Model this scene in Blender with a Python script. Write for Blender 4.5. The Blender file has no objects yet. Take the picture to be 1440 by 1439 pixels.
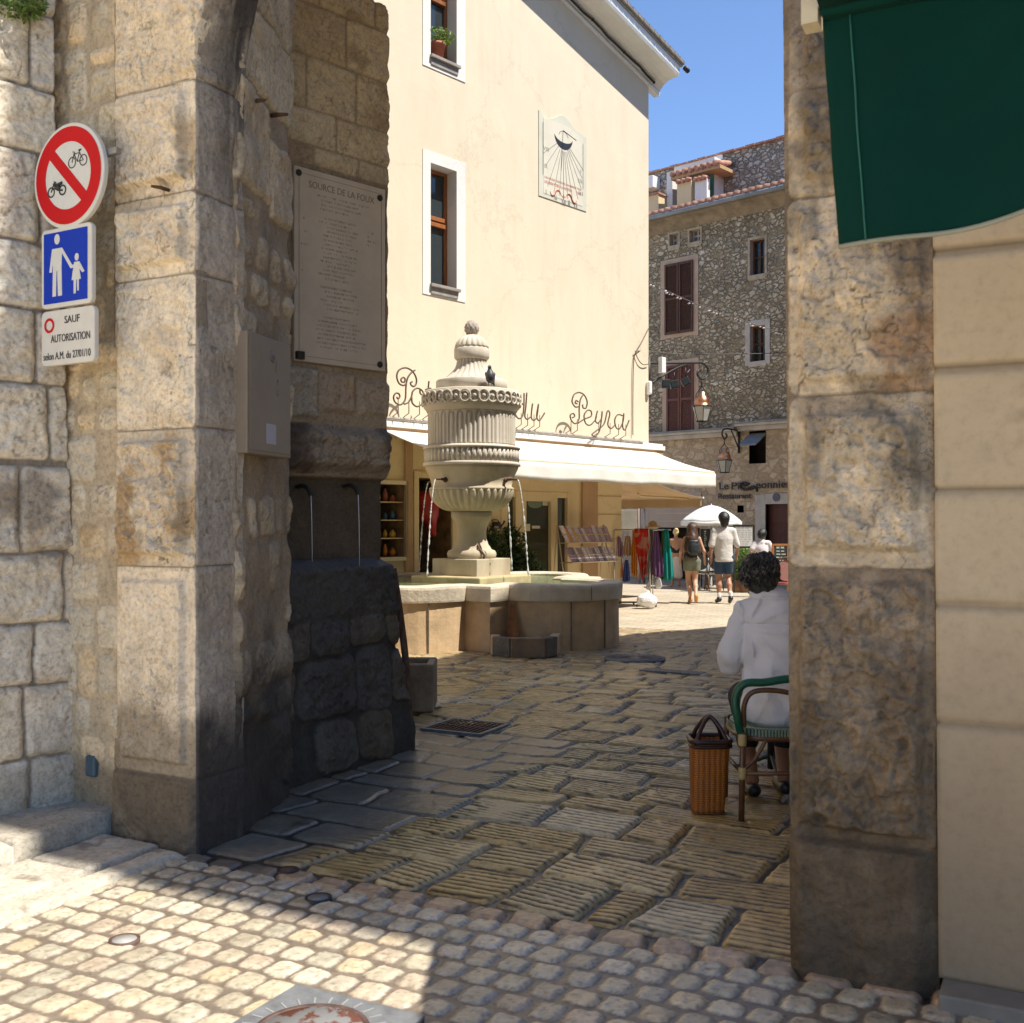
import bpy, bmesh, math, random
import numpy as np
from mathutils import Vector, Matrix
random.seed(7); np.random.seed(7)
S = bpy.context.scene
COL = S.collection
R = math.radians
PI = math.pi

# ------------------------------------------------------------------ camera, sky, sun
CAMZ = 1.6
FPX = 1500.0
HOR = 736.0
cam = bpy.data.objects.new('camera', bpy.data.cameras.new('camera')); COL.objects.link(cam)
cam.location = (0, 0, CAMZ); cam.rotation_euler = (R(90), 0, 0)
cam.data.sensor_width = 36; cam.data.lens = 36 * FPX / 1440
cam.data.shift_y = (HOR - 719.5) / 1440
cam.data.clip_end = 400; cam.data.clip_start = 0.05
cam.data.dof.use_dof = True; cam.data.dof.focus_distance = 13.0; cam.data.dof.aperture_fstop = 8.0
S.camera = cam
SUN_E = R(60); SUN_A = R(65.7)                # azimuth measured from -Y towards +X
TS = Vector((math.cos(SUN_E) * math.sin(SUN_A), -math.cos(SUN_E) * math.cos(SUN_A), math.sin(SUN_E)))
wd = bpy.data.worlds.new("World"); S.world = wd; wd.use_nodes = True
nt = wd.node_tree; bgn = nt.nodes['Background']
sky = nt.nodes.new('ShaderNodeTexSky'); sky.sky_type = 'NISHITA'; sky.sun_disc = False
sky.sun_elevation = SUN_E; sky.sun_rotation = math.atan2(TS.x, TS.y)
sky.altitude = 2500; sky.air_density = 1.0; sky.dust_density = 0.0; sky.ozone_density = 4.5
nt.links.new(sky.outputs[0], bgn.inputs[0]); bgn.inputs[1].default_value = 0.10
sl = bpy.data.lights.new('sun', 'SUN'); sl.energy = 3.1; sl.angle = R(0.45); sl.color = (1.0, 0.95, 0.86)
so = bpy.data.objects.new('sun', sl); COL.objects.link(so)
so.rotation_euler = TS.to_track_quat('Z', 'Y').to_euler(); so.location = (10, -5, 20)
S.view_settings.view_transform = 'Standard'; S.view_settings.look = 'None'
S.view_settings.exposure = 1.38; S.view_settings.gamma = 1
S.cycles.max_bounces = 8; S.cycles.diffuse_bounces = 5; S.cycles.use_denoising = True

# ------------------------------------------------------------------ numpy noise
def h2(ix, iy, s=0):
    n = (ix.astype(np.int64) * 374761393 + iy.astype(np.int64) * 668265263 + s * 144269504) & 0xffffffff
    n = ((n ^ (n >> 13)) * 1274126177) & 0xffffffff
    n = ((n ^ (n >> 15)) * 1103515245) & 0xffffffff
    return (n ^ (n >> 16)) / 4294967296.0
def vnoise(x, y, s=0):
    x = np.asarray(x, float); y = np.asarray(y, float)
    ix = np.floor(x); iy = np.floor(y); fx = x - ix; fy = y - iy
    fx = fx * fx * (3 - 2 * fx); fy = fy * fy * (3 - 2 * fy)
    a = h2(ix, iy, s); b = h2(ix + 1, iy, s); c = h2(ix, iy + 1, s); d = h2(ix + 1, iy + 1, s)
    return (a + (b - a) * fx) * (1 - fy) + (c + (d - c) * fx) * fy
def fbm(x, y, s=0, o=4, g=.5):
    t = 0; a = 1; w = 0
    for i in range(o):
        t = t + a * (vnoise(x * 2 ** i + i * 7.3, y * 2 ** i - i * 3.1, s + i) * 2 - 1); w += a; a *= g
    return t / w
def worley(x, y, s=0):
    x = np.asarray(x, float); y = np.asarray(y, float)
    ix = np.floor(x); iy = np.floor(y)
    f1 = np.full(x.shape, 9.); f2 = np.full(x.shape, 9.); cid = np.zeros(x.shape)
    for dx in (-1, 0, 1):
        for dy in (-1, 0, 1):
            cx = ix + dx; cy = iy + dy
            px = cx + .15 + .7 * h2(cx, cy, s); py = cy + .15 + .7 * h2(cx, cy, s + 5)
            d = np.hypot(px - x, py - y); m = d < f1
            f2 = np.where(m, f1, np.minimum(f2, d)); cid = np.where(m, h2(cx, cy, s + 9), cid); f1 = np.where(m, d, f1)
    return f1, f2, cid
def ss(a, b, x):
    t = np.clip((x - a) / (b - a), 0, 1); return t * t * (3 - 2 * t)
def mixc(c, k, m):                     # colour array towards colour k by mask m
    return c + (np.array(k) - c) * m[..., None]

# ------------------------------------------------------------------ naming and linking
def thing(name, label, cat, loc=(0, 0, 0), group=None, rotz=0):
    o = bpy.data.objects.new(name, None); COL.objects.link(o)
    o.location = loc; o.rotation_euler = (0, 0, rotz); o['label'] = label; o['category'] = cat
    o.empty_display_size = .2
    if group: o['group'] = group
    return o
def tag(o, label, cat, group=None, kind=None):
    if label: o['label'] = label
    if cat: o['category'] = cat
    if group: o['group'] = group
    if kind: o['kind'] = kind
    return o
def wloc(p):
    if p is None: return Vector((0, 0, 0))
    return Vector(p.location) + wloc(p.parent)
def link(name, me, parent=None, mats=(), origin=None):
    o = bpy.data.objects.new(name, me); COL.objects.link(o)
    off = wloc(parent)
    if parent is None and origin is not None:
        off = Vector(origin); o.location = off
    elif parent is not None: o.parent = parent
    if off.length > 0: me.transform(Matrix.Translation(-off))
    for m in (mats if isinstance(mats, (list, tuple)) else [mats]): me.materials.append(m)
    return o
def copy_tree(o, parent=None):
    c = o.copy(); COL.objects.link(c)
    if parent is not None: c.parent = parent
    for ch in list(o.children): copy_tree(ch, c)
    return c
def fastmesh(name, V, F, C=None, smooth=True):
    me = bpy.data.meshes.new(name); V = np.ascontiguousarray(V, dtype=np.float32).reshape(-1, 3); F = np.ascontiguousarray(F, dtype=np.int32).reshape(-1, 4)
    me.vertices.add(len(V)); me.vertices.foreach_set('co', V.ravel())
    me.loops.add(F.size); me.loops.foreach_set('vertex_index', F.ravel())
    me.polygons.add(len(F)); me.polygons.foreach_set('loop_start', np.arange(0, F.size, 4, dtype=np.int32))
    me.polygons.foreach_set('use_smooth', np.full(len(F), smooth))
    if C is not None:
        ca = me.color_attributes.new('Col', 'FLOAT_COLOR', 'POINT')
        c4 = np.ones((len(V), 4), np.float32); c4[:, :3] = np.clip(C.reshape(-1, 3), 0, 1); ca.data.foreach_set('color', c4.ravel())
    me.update(calc_edges=True); me.validate()
    return me
def gridfaces(ny, nx):
    i = np.arange(ny * nx).reshape(ny, nx)
    return np.stack([i[:-1, :-1], i[:-1, 1:], i[1:, 1:], i[1:, :-1]], -1).reshape(-1, 4)

# ------------------------------------------------------------------ wall frames: u to the right, d towards the viewer, z up
def kx(px): return (px - 720) / FPX
def gp(px, py, z=0.0):
    Y = (CAMZ - z) * FPX / (py - HOR); return Vector((kx(px) * Y, Y, z))
def at(px, py, Y): return Vector((kx(px) * Y, Y, CAMZ + (HOR - py) / FPX * Y))
class Wall:
    def __init__(s, p0, t):
        l = math.hypot(*t); s.p = p0; s.t = (t[0] / l, t[1] / l); s.n = (s.t[1], -s.t[0])
    def P(s, u, z, d=0): return Vector((s.p[0] + s.t[0] * u + s.n[0] * d, s.p[1] + s.t[1] * u + s.n[1] * d, z))
    def u(s, px, d=0):
        k = kx(px); x0 = s.p[0] + s.n[0] * d; y0 = s.p[1] + s.n[1] * d
        return (k * y0 - x0) / (s.t[0] - k * s.t[1])
    def uz(s, px, py, d=0):
        u = s.u(px, d); Y = s.p[1] + s.n[1] * d + s.t[1] * u
        return u, CAMZ + (HOR - py) / FPX * Y
    def px(s, x, y, d=0):
        u, z = s.uz(x, y, d); return s.P(u, z, d)
FW = Wall((-1.54, 5.2), (.889, -.457))            # front of the gate
RV = Wall((-1.54, 5.2), (.457, .889))             # reveal of the gate
SW = Wall((-2.28, 5.715), (.677, .736))           # far left wall, u runs negative to the left
D2 = Wall((-1.392, 5.487), (.12, .993))           # rough wall behind the reveal
EW = Wall((-1.412, 6.9), (.714, .70))             # wall with the marble plaque
GW = Wall((-1.365, 6.5), (.481, .877))            # dark block under the spouts
YW = Wall((.443, 19.0), (.677, .736))             # yellow house
SB = Wall((3.96, 30.9), (.736, -.677))            # stone house at the back

# ------------------------------------------------------------------ mesh builder
class M:
    def __init__(s, W=None): s.v = []; s.f = []; s.m = []; s.W = W; s.mi = 0; s.sm = []
    def q(s, p):
        if s.W is None: return tuple(p)
        return tuple(s.W.P(p[0], p[2], p[1]))          # (u, d, z)
    def add(s, vs, fs, smooth=False):
        b = len(s.v); s.v += [s.q(p) for p in vs]; s.f += [tuple(b + i for i in f) for f in fs]
        s.m += [s.mi] * len(fs); s.sm += [smooth] * len(fs)
    def box(s, x0, x1, y0, y1, z0, z1):
        s.add([(x, y, z) for z in (z0, z1) for y in (y0, y1) for x in (x0, x1)],
              [(0, 2, 3, 1), (4, 5, 7, 6), (0, 1, 5, 4), (2, 6, 7, 3), (0, 4, 6, 2), (1, 3, 7, 5)])
    def obox(s, c, hx, hy, hz, ax=(1, 0, 0), ay=(0, 1, 0)):     # oriented box
        ax = Vector(ax).normalized(); ay = Vector(ay); ay = (ay - ax * ay.dot(ax)).normalized(); az = ax.cross(ay); c = Vector(c)
        s.add([c + ax * (hx * i) + ay * (hy * j) + az * (hz * k) for k in (-1, 1) for j in (-1, 1) for i in (-1, 1)],
              [(0, 2, 3, 1), (4, 5, 7, 6), (0, 1, 5, 4), (2, 6, 7, 3), (0, 4, 6, 2), (1, 3, 7, 5)])
    def prism(s, pts, y0, y1):              # polygon in (x,z) extruded along y (or u,z along d)
        n = len(pts)
        s.add([(p[0], y0, p[1]) for p in pts] + [(p[0], y1, p[1]) for p in pts],
              [tuple(range(n)), tuple(range(2 * n - 1, n - 1, -1))] + [(i, (i + 1) % n, n + (i + 1) % n, n + i) for i in range(n)])
    def prismz(s, pts, z0, z1):
        n = len(pts)
        s.add([(p[0], p[1], z0) for p in pts] + [(p[0], p[1], z1) for p in pts],
              [tuple(range(n - 1, -1, -1)), tuple(range(n, 2 * n))] + [(i, (i + 1) % n, n + (i + 1) % n, n + i) for i in range(n)])
    def tube(s, pts, r, n=8, cap=True):
        pts = [Vector(p) for p in pts]; k = len(pts); rs = r if isinstance(r, (list, tuple)) else [r] * k
        vs = []; up = Vector((0, 0, 1)); prev = None
        for i, p in enumerate(pts):
            t = (pts[min(i + 1, k - 1)] - pts[max(i - 1, 0)])
            t = t.normalized() if t.length > 1e-9 else Vector((0, 0, 1))
            if prev is None:
                a = t.cross(up if abs(t.z) < .9 else Vector((1, 0, 0))).normalized()
            else:
                a = (prev - t * prev.dot(t)); a = a.normalized() if a.length > 1e-6 else t.orthogonal().normalized()
            prev = a; b = t.cross(a)
            for j in range(n):
                w = 2 * PI * j / n; vs.append(p + (a * math.cos(w) + b * math.sin(w)) * rs[i])
        fs = [(i * n + j, i * n + (j + 1) % n, (i + 1) * n + (j + 1) % n, (i + 1) * n + j) for i in range(k - 1) for j in range(n)]
        if cap: fs += [tuple(range(n - 1, -1, -1)), tuple(range((k - 1) * n, k * n))]
        s.add(vs, fs, True)
    def lathe(s, prof, c=(0, 0, 0), n=32, fn=None, smooth=True, closed=False):
        vs = []
        for (r, z) in prof:
            for j in range(n):
                w = 2 * PI * j / n; rr = r if fn is None else fn(r, z, w)
                vs.append((c[0] + rr * math.cos(w), c[1] + rr * math.sin(w), c[2] + z))
        k = len(prof)
        fs = [(i * n + j, i * n + (j + 1) % n, (i + 1) * n + (j + 1) % n, (i + 1) * n + j) for i in range(k - 1) for j in range(n)]
        fs += [tuple(range(n - 1, -1, -1)), tuple(range((k - 1) * n, k * n))]
        s.add(vs, fs, smooth)
    def sphere(s, c, r, n=12, sc=(1, 1, 1)):
        pr = [(max(1e-4, math.sin(PI * i / n)) * r, -math.cos(PI * i / n) * r) for i in range(n + 1)]
        vs = []
        m = 2 * n
        for (rr, z) in pr:
            for j in range(m):
                w = 2 * PI * j / m; vs.append((c[0] + rr * math.cos(w) * sc[0], c[1] + rr * math.sin(w) * sc[1], c[2] + z * sc[2]))
        s.add(vs, [(i * m + j, i * m + (j + 1) % m, (i + 1) * m + (j + 1) % m, (i + 1) * m + j) for i in range(n) for j in range(m)], True)
    def grid(s, fn, nu, nv, smooth=True):
        s.add([fn(i / nu, j / nv) for j in range(nv + 1) for i in range(nu + 1)],
              [(j * (nu + 1) + i, j * (nu + 1) + i + 1, (j + 1) * (nu + 1) + i + 1, (j + 1) * (nu + 1) + i) for j in range(nv) for i in range(nu)], smooth)
    def build(s, name, mats, parent=None, bevel=0, origin=None, recalc=True, solid=0, seg=2):
        me = bpy.data.meshes.new(name); me.from_pydata(s.v, [], s.f)
        me.polygons.foreach_set('material_index', s.m); me.polygons.foreach_set('use_smooth', s.sm)
        if recalc:
            bm = bmesh.new(); bm.from_mesh(me); bmesh.ops.recalc_face_normals(bm, faces=bm.faces); bm.to_mesh(me); bm.free()
        me.update()
        if parent is None and origin is None:
            a = np.array(s.v); origin = ((a[:, 0].min() + a[:, 0].max()) / 2, (a[:, 1].min() + a[:, 1].max()) / 2, a[:, 2].min())
        o = link(name, me, parent, mats, origin)
        if bevel:
            b = o.modifiers.new('bevel', 'BEVEL'); b.width = bevel; b.segments = seg; b.limit_method = 'ANGLE'; b.angle_limit = R(40)
        if solid:
            b = o.modifiers.new('solid', 'SOLIDIFY'); b.thickness = solid
        return o
def spline(pts, k=8):                     # Catmull-Rom
    P = [Vector(p) for p in pts]; out = []
    for i in range(len(P) - 1):
        a = P[max(i - 1, 0)]; b = P[i]; c = P[i + 1]; d = P[min(i + 2, len(P) - 1)]
        for j in range(k):
            t = j / k
            out.append(.5 * ((2 * b) + (c - a) * t + (2 * a - 5 * b + 4 * c - d) * t * t + (3 * b - a - 3 * c + d) * t ** 3))
    out.append(P[-1]); return out
def text_mesh(txt, W, u0, u1, z0, z1, d, name, mat, parent, depth=.002, bold=0):
    cu = bpy.data.curves.new('t', 'FONT'); cu.body = txt; cu.extrude = .5; cu.size = 1; cu.offset = bold; cu.resolution_u = 3
    ob = bpy.data.objects.new('t', cu); COL.objects.link(ob)
    dg = bpy.context.evaluated_depsgraph_get(); me = bpy.data.meshes.new_from_object(ob.evaluated_get(dg))
    bpy.data.objects.remove(ob); bpy.data.curves.remove(cu)
    n = len(me.vertices); co = np.zeros(n * 3); me.vertices.foreach_get('co', co); co = co.reshape(-1, 3)
    mn = co.min(0); mx = co.max(0); q = (co - mn) / np.maximum(mx - mn, 1e-6)
    U = u0 + (u1 - u0) * q[:, 0]; Z = z0 + (z1 - z0) * q[:, 1]; D = d + depth * q[:, 2]
    V = np.stack([W.p[0] + W.t[0] * U + W.n[0] * D, W.p[1] + W.t[1] * U + W.n[1] * D, Z], 1)
    me.vertices.foreach_set('co', V.ravel()); me.update()
    bm = bmesh.new(); bm.from_mesh(me); bmesh.ops.recalc_face_normals(bm, faces=bm.faces); bm.to_mesh(me); bm.free()
    me.materials.clear()
    return link(name, me, parent, mat)

# ------------------------------------------------------------------ signed distance bodies (surface nets)
def smin(a, b, k):
    h = np.clip(.5 + .5 * (b - a) / k, 0, 1); return b + (a - b) * h - k * h * (1 - h)
class Sdf:
    def __init__(s, lo, hi, res):
        s.lo = np.array(lo, float); s.res = res; s.n = np.ceil((np.array(hi) - s.lo) / res).astype(int) + 1
        s.F = np.full(s.n, .5); s.ax = [s.lo[i] + res * np.arange(s.n[i]) for i in range(3)]
    def sub(s, lo, hi, pad):
        i0 = np.maximum(((np.array(lo) - pad - s.lo) / s.res).astype(int), 0); i1 = np.minimum(((np.array(hi) + pad - s.lo) / s.res).astype(int) + 2, s.n)
        sl = tuple(slice(a, b) for a, b in zip(i0, i1)); X, Y, Z = np.meshgrid(*[s.ax[i][sl[i]] for i in range(3)], indexing='ij')
        return sl, X, Y, Z
    def op(s, sl, d, k, cut=False):
        if cut: s.F[sl] = -smin(-s.F[sl], d, k)
        else: s.F[sl] = smin(s.F[sl], d, k)
    def cap(s, a, b, ra, rb=None, k=.02, cut=False, sy=1.0):
        rb = ra if rb is None else rb; a = np.array(a, float); b = np.array(b, float); m = max(ra, rb)
        sl, X, Y, Z = s.sub(np.minimum(a, b) - m, np.maximum(a, b) + m, k + 3 * s.res)
        ba = b - a; L = max(ba @ ba, 1e-12)
        h = np.clip(((X - a[0]) * ba[0] + (Y - a[1]) * ba[1] + (Z - a[2]) * ba[2]) / L, 0, 1)
        d = np.sqrt((X - a[0] - ba[0] * h) ** 2 + ((Y - a[1] - ba[1] * h) / sy) ** 2 + (Z - a[2] - ba[2] * h) ** 2) - (ra + (rb - ra) * h)
        s.op(sl, d, k, cut)
    def ell(s, c, r, k=.02, cut=False):
        c = np.array(c, float); r = np.array(r, float)
        sl, X, Y, Z = s.sub(c - r, c + r, k + 3 * s.res)
        q = np.sqrt(((X - c[0]) / r[0]) ** 2 + ((Y - c[1]) / r[1]) ** 2 + ((Z - c[2]) / r[2]) ** 2)
        s.op(sl, (q - 1) * r.min(), k, cut)
    def cutbelow(s, z): s.F = np.maximum(s.F, (z - s.ax[2])[None, None, :])
    def cutabove(s, z): s.F = np.maximum(s.F, (s.ax[2] - z)[None, None, :])
    def wob(s, amp, sc, seed=0):
        X, Y, Z = np.meshgrid(*s.ax, indexing='ij')
        s.F += amp * (fbm(X * sc + Z * sc * .3, Y * sc + Z * sc * .8, seed, 2) + .6 * fbm(X * sc * 1.7 + 3, Z * sc * .5 + Y * sc, seed + 3, 2))
    def mesh(s, name):
        F = s.F; F = np.pad(F, 1, constant_values=.5); n = np.array(F.shape); I = F < 0
        cn = n - 1; acc = np.zeros(tuple(cn) + (3,)); cnt = np.zeros(tuple(cn))
        corners = [(i, j, k) for i in (0, 1) for j in (0, 1) for k in (0, 1)]
        def c(a, t): return a[t[0]:t[0] + cn[0], t[1]:t[1] + cn[1], t[2]:t[2] + cn[2]]
        for t in corners:
            for ax in range(3):
                if t[ax]: continue
                t2 = list(t); t2[ax] = 1; a = c(F, t); b = c(F, t2); x = c(I, t) != c(I, t2)
                w = np.where(x, a / np.where(np.abs(a - b) < 1e-9, 1e-9, a - b), 0)
                for q in range(3):
                    acc[..., q] += np.where(x, w if q == ax else t[q], 0)
                cnt += x
        act = cnt > 0; idx = np.full(tuple(cn), -1); idx[act] = np.arange(act.sum())
        pos = np.argwhere(act) + acc[act] / cnt[act][:, None]
        V = s.lo + (pos - 1) * s.res; fs = []
        for ax in range(3):
            o1, o2 = [(1, 2), (2, 0), (0, 1)][ax]
            sl0 = [slice(1, -1)] * 3; sl1 = [slice(1, -1)] * 3; sl0[ax] = slice(0, -1); sl1[ax] = slice(1, None)
            A = I[tuple(sl0)]; B = I[tuple(sl1)]; e = np.argwhere(A != B)
            if len(e) == 0: continue
            base = e.copy(); base[:, o1] += 1; base[:, o2] += 1
            def g(d1, d2):
                p = base.copy(); p[:, o1] -= d1; p[:, o2] -= d2; return idx[p[:, 0], p[:, 1], p[:, 2]]
            f = np.stack([g(1, 1), g(0, 1), g(0, 0), g(1, 0)], 1)
            flip = ~A[tuple(e.T)]; f[flip] = f[flip][:, ::-1]; fs.append(f)
        return fastmesh(name, V, np.concatenate(fs))
    def build(s, name, mat, parent, rot=0, shift=None, smooth=2):
        me = s.mesh(name)
        o = bpy.data.objects.new(name, me); COL.objects.link(o); o.parent = parent; me.materials.append(mat)
        if smooth:
            b = o.modifiers.new('smooth', 'SMOOTH'); b.iterations = smooth; b.factor = .5
        return o
# ------------------------------------------------------------------ materials
def newmat(name):
    m = bpy.data.materials.new(name); m.use_nodes = True; n = m.node_tree; b = n.nodes['Principled BSDF']; return m, n, b
def nd(n, t, **k):
    x = n.nodes.new(t)
    for a, v in k.items(): setattr(x, a, v)
    return x
def noise(n, scale, det=5, rough=.6, co=None, dist=0):
    x = nd(n, 'ShaderNodeTexNoise'); x.inputs['Scale'].default_value = scale; x.inputs['Detail'].default_value = det; x.inputs['Roughness'].default_value = rough
    x.inputs['Distortion'].default_value = dist
    if co: n.links.new(co, x.inputs['Vector'])
    return x
def ramp(n, src, stops):
    r = nd(n, 'ShaderNodeValToRGB'); e = r.color_ramp.elements
    while len(e) < len(stops): e.new(.5)
    for i, (p, c) in enumerate(stops): e[i].position = p; e[i].color = (c[0], c[1], c[2], 1) if isinstance(c, (tuple, list)) else (c, c, c, 1)
    n.links.new(src, r.inputs[0]); return r.outputs[0]
def mulc(n, a, b, fac=1.0):
    x = nd(n, 'ShaderNodeMix', data_type='RGBA', blend_type='MULTIPLY'); x.inputs[0].default_value = fac
    n.links.new(a, x.inputs[6])
    n.links.new(b, x.inputs[7]); return x.outputs[2]
def mixn(n, f, a, b):
    x = nd(n, 'ShaderNodeMix', data_type='RGBA')
    if isinstance(f, (int, float)): x.inputs[0].default_value = f
    else: n.links.new(f, x.inputs[0])
    for s, i in ((a, 6), (b, 7)):
        if isinstance(s, (tuple, list)): x.inputs[i].default_value = (s[0], s[1], s[2], 1)
        else: n.links.new(s, x.inputs[i])
    return x.outputs[2]
def bump(n, b, src, strength=.3, dist=.01, prev=None):
    x = nd(n, 'ShaderNodeBump'); x.inputs['Strength'].default_value = strength; x.inputs['Distance'].default_value = dist
    n.links.new(src, x.inputs['Height'])
    if prev: n.links.new(prev, x.inputs['Normal'])
    n.links.new(x.outputs[0], b.inputs['Normal']); return x.outputs[0]
def mat(name, c, rough=.6, var=.15, vs=3, bs=0, bscale=60, bd=.004, metal=0, spec=.5, sheen=0):
    m, n, b = newmat(name); co = nd(n, 'ShaderNodeTexCoord').outputs['Object']
    b.inputs['Roughness'].default_value = rough; b.inputs['Metallic'].default_value = metal; b.inputs['Specular IOR Level'].default_value = spec
    ns = noise(n, vs, 5, .6, co)
    lo = tuple(x * (1 - var) for x in c); hi = tuple(min(1, x * (1 + var)) for x in c)
    n.links.new(ramp(n, ns.outputs[0], [(.3, lo), (.7, hi)]), b.inputs['Base Color'])
    if bs: bump(n, b, noise(n, bscale, 4, .6, co).outputs[0], bs, bd)
    if sheen: b.inputs['Sheen Weight'].default_value = sheen
    return m
def mat_attr(name, rough=.75, fine=45, fs=.28, bs=.5, bd=.006, spec=.4, cracks=True):
    m, n, b = newmat(name); co = nd(n, 'ShaderNodeTexCoord').outputs['Object']
    at_ = nd(n, 'ShaderNodeAttribute'); at_.attribute_name = 'Col'
    n1 = noise(n, fine, 8, .7, co); n2 = noise(n, fine * .22, 5, .65, co, .6)
    c = mulc(n, at_.outputs['Color'], ramp(n, n1.outputs[0], [(.25, 1 - fs * 1.6), (.5, 1.0), (.75, 1 + fs * .6)]))
    if fs > .3:
        n3 = noise(n, fine * 1.9, 3, .6, co); n4 = noise(n, 5, 4, .6, co)
        pit = mulc(n, ramp(n, n3.outputs[0], [(.28, .55), (.37, 1.0)]), ramp(n, n3.outputs[0], [(0, 1.0), (1, 1.0)]))
        c = mixn(n, ramp(n, n4.outputs[0], [(.42, 0), (.60, 1)]), c, mulc(n, c, pit))
    c = mulc(n, c, ramp(n, n2.outputs[0], [(.3, (1 - fs * .6, 1 - fs * .65, 1 - fs * .7)), (.7, (1 + fs * .3, 1 + fs * .27, 1 + fs * .2))]))
    if cracks:
        v = nd(n, 'ShaderNodeTexVoronoi', feature='DISTANCE_TO_EDGE'); v.inputs['Scale'].default_value = fine * .16
        wn = noise(n, fine * .3, 4, .6, co); mx = nd(n, 'ShaderNodeMix', data_type='VECTOR'); mx.inputs[0].default_value = .12
        n.links.new(co, mx.inputs[4]); n.links.new(wn.outputs['Color'], mx.inputs[5]); n.links.new(mx.outputs[1], v.inputs['Vector'])
        gate = noise(n, 2.2, 3, .5, co)
        cr = ramp(n, v.outputs[0], [(0, .45), (.028, 1.0)])
        gt = ramp(n, gate.outputs[0], [(.56, 0), (.66, .8)])
        c = mixn(n, gt, c, mulc(n, c, cr))
    n.links.new(c, b.inputs['Base Color']); b.inputs['Roughness'].default_value = rough; b.inputs['Specular IOR Level'].default_value = spec
    p = bump(n, b, n1.outputs[0], bs, bd); bump(n, b, n2.outputs[0], bs, bd * 3, p)
    return m
def mat_rubble(name, cols, mortar, scale, bs=1.0, warp=.5, dirt=(.12, .11, .09), dirtamt=.5, flat=.7):
    m, n, b = newmat(name); co = nd(n, 'ShaderNodeTexCoord').outputs['Object']
    mp = nd(n, 'ShaderNodeMapping'); mp.inputs['Scale'].default_value = (1, 1, 1 / flat); n.links.new(co, mp.inputs[0])
    wn = noise(n, scale * .8, 3, .6, mp.outputs[0])
    va = nd(n, 'ShaderNodeVectorMath', operation='MULTIPLY_ADD'); n.links.new(wn.outputs['Color'], va.inputs[0]); va.inputs[1].default_value = (warp / scale * 1.6,) * 3
    n.links.new(mp.outputs[0], va.inputs[2])
    v1 = nd(n, 'ShaderNodeTexVoronoi', feature='F1'); v2 = nd(n, 'ShaderNodeTexVoronoi', feature='DISTANCE_TO_EDGE')
    for v in (v1, v2): v.inputs['Scale'].default_value = scale; n.links.new(va.outputs[0], v.inputs['Vector'])
    sep = nd(n, 'ShaderNodeSeparateColor'); n.links.new(v1.outputs['Color'], sep.inputs[0])
    stone = ramp(n, sep.outputs[0], [(i / (len(cols) - 1), c) for i, c in enumerate(cols)])
    fine = noise(n, scale * 6, 6, .7, co); big = noise(n, .7, 5, .65, co, .5)
    stone = mulc(n, stone, ramp(n, fine.outputs[0], [(.25, .6), (.7, 1.25)]))
    edge = ramp(n, v2.outputs[0], [(.02, 0), (.15, 1)])
    mn = noise(n, scale * .5, 3, .6, co); me_ = nd(n, 'ShaderNodeMath', operation='MULTIPLY'); n.links.new(edge, me_.inputs[0])
    n.links.new(ramp(n, mn.outputs[0], [(.36, .25), (.5, 1)]), me_.inputs[1])
    c = mixn(n, me_.outputs[0], mulc(n, ramp(n, fine.outputs[0], [(.3, tuple(x * .8 for x in mortar)), (.7, mortar)]), ramp(n, edge, [(0, .85), (1, 1)])), stone)
    df = nd(n, 'ShaderNodeMath', operation='MULTIPLY'); n.links.new(ramp(n, big.outputs[0], [(.42, 0), (.62, 1)]), df.inputs[0]); df.inputs[1].default_value = dirtamt
    c = mixn(n, df.outputs[0], c, dirt)
    n.links.new(c, b.inputs['Base Color']); b.inputs['Roughness'].default_value = .9
    p = bump(n, b, me_.outputs[0], bs, .05); bump(n, b, fine.outputs[0], .6, .02, p)
    return m
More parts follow.
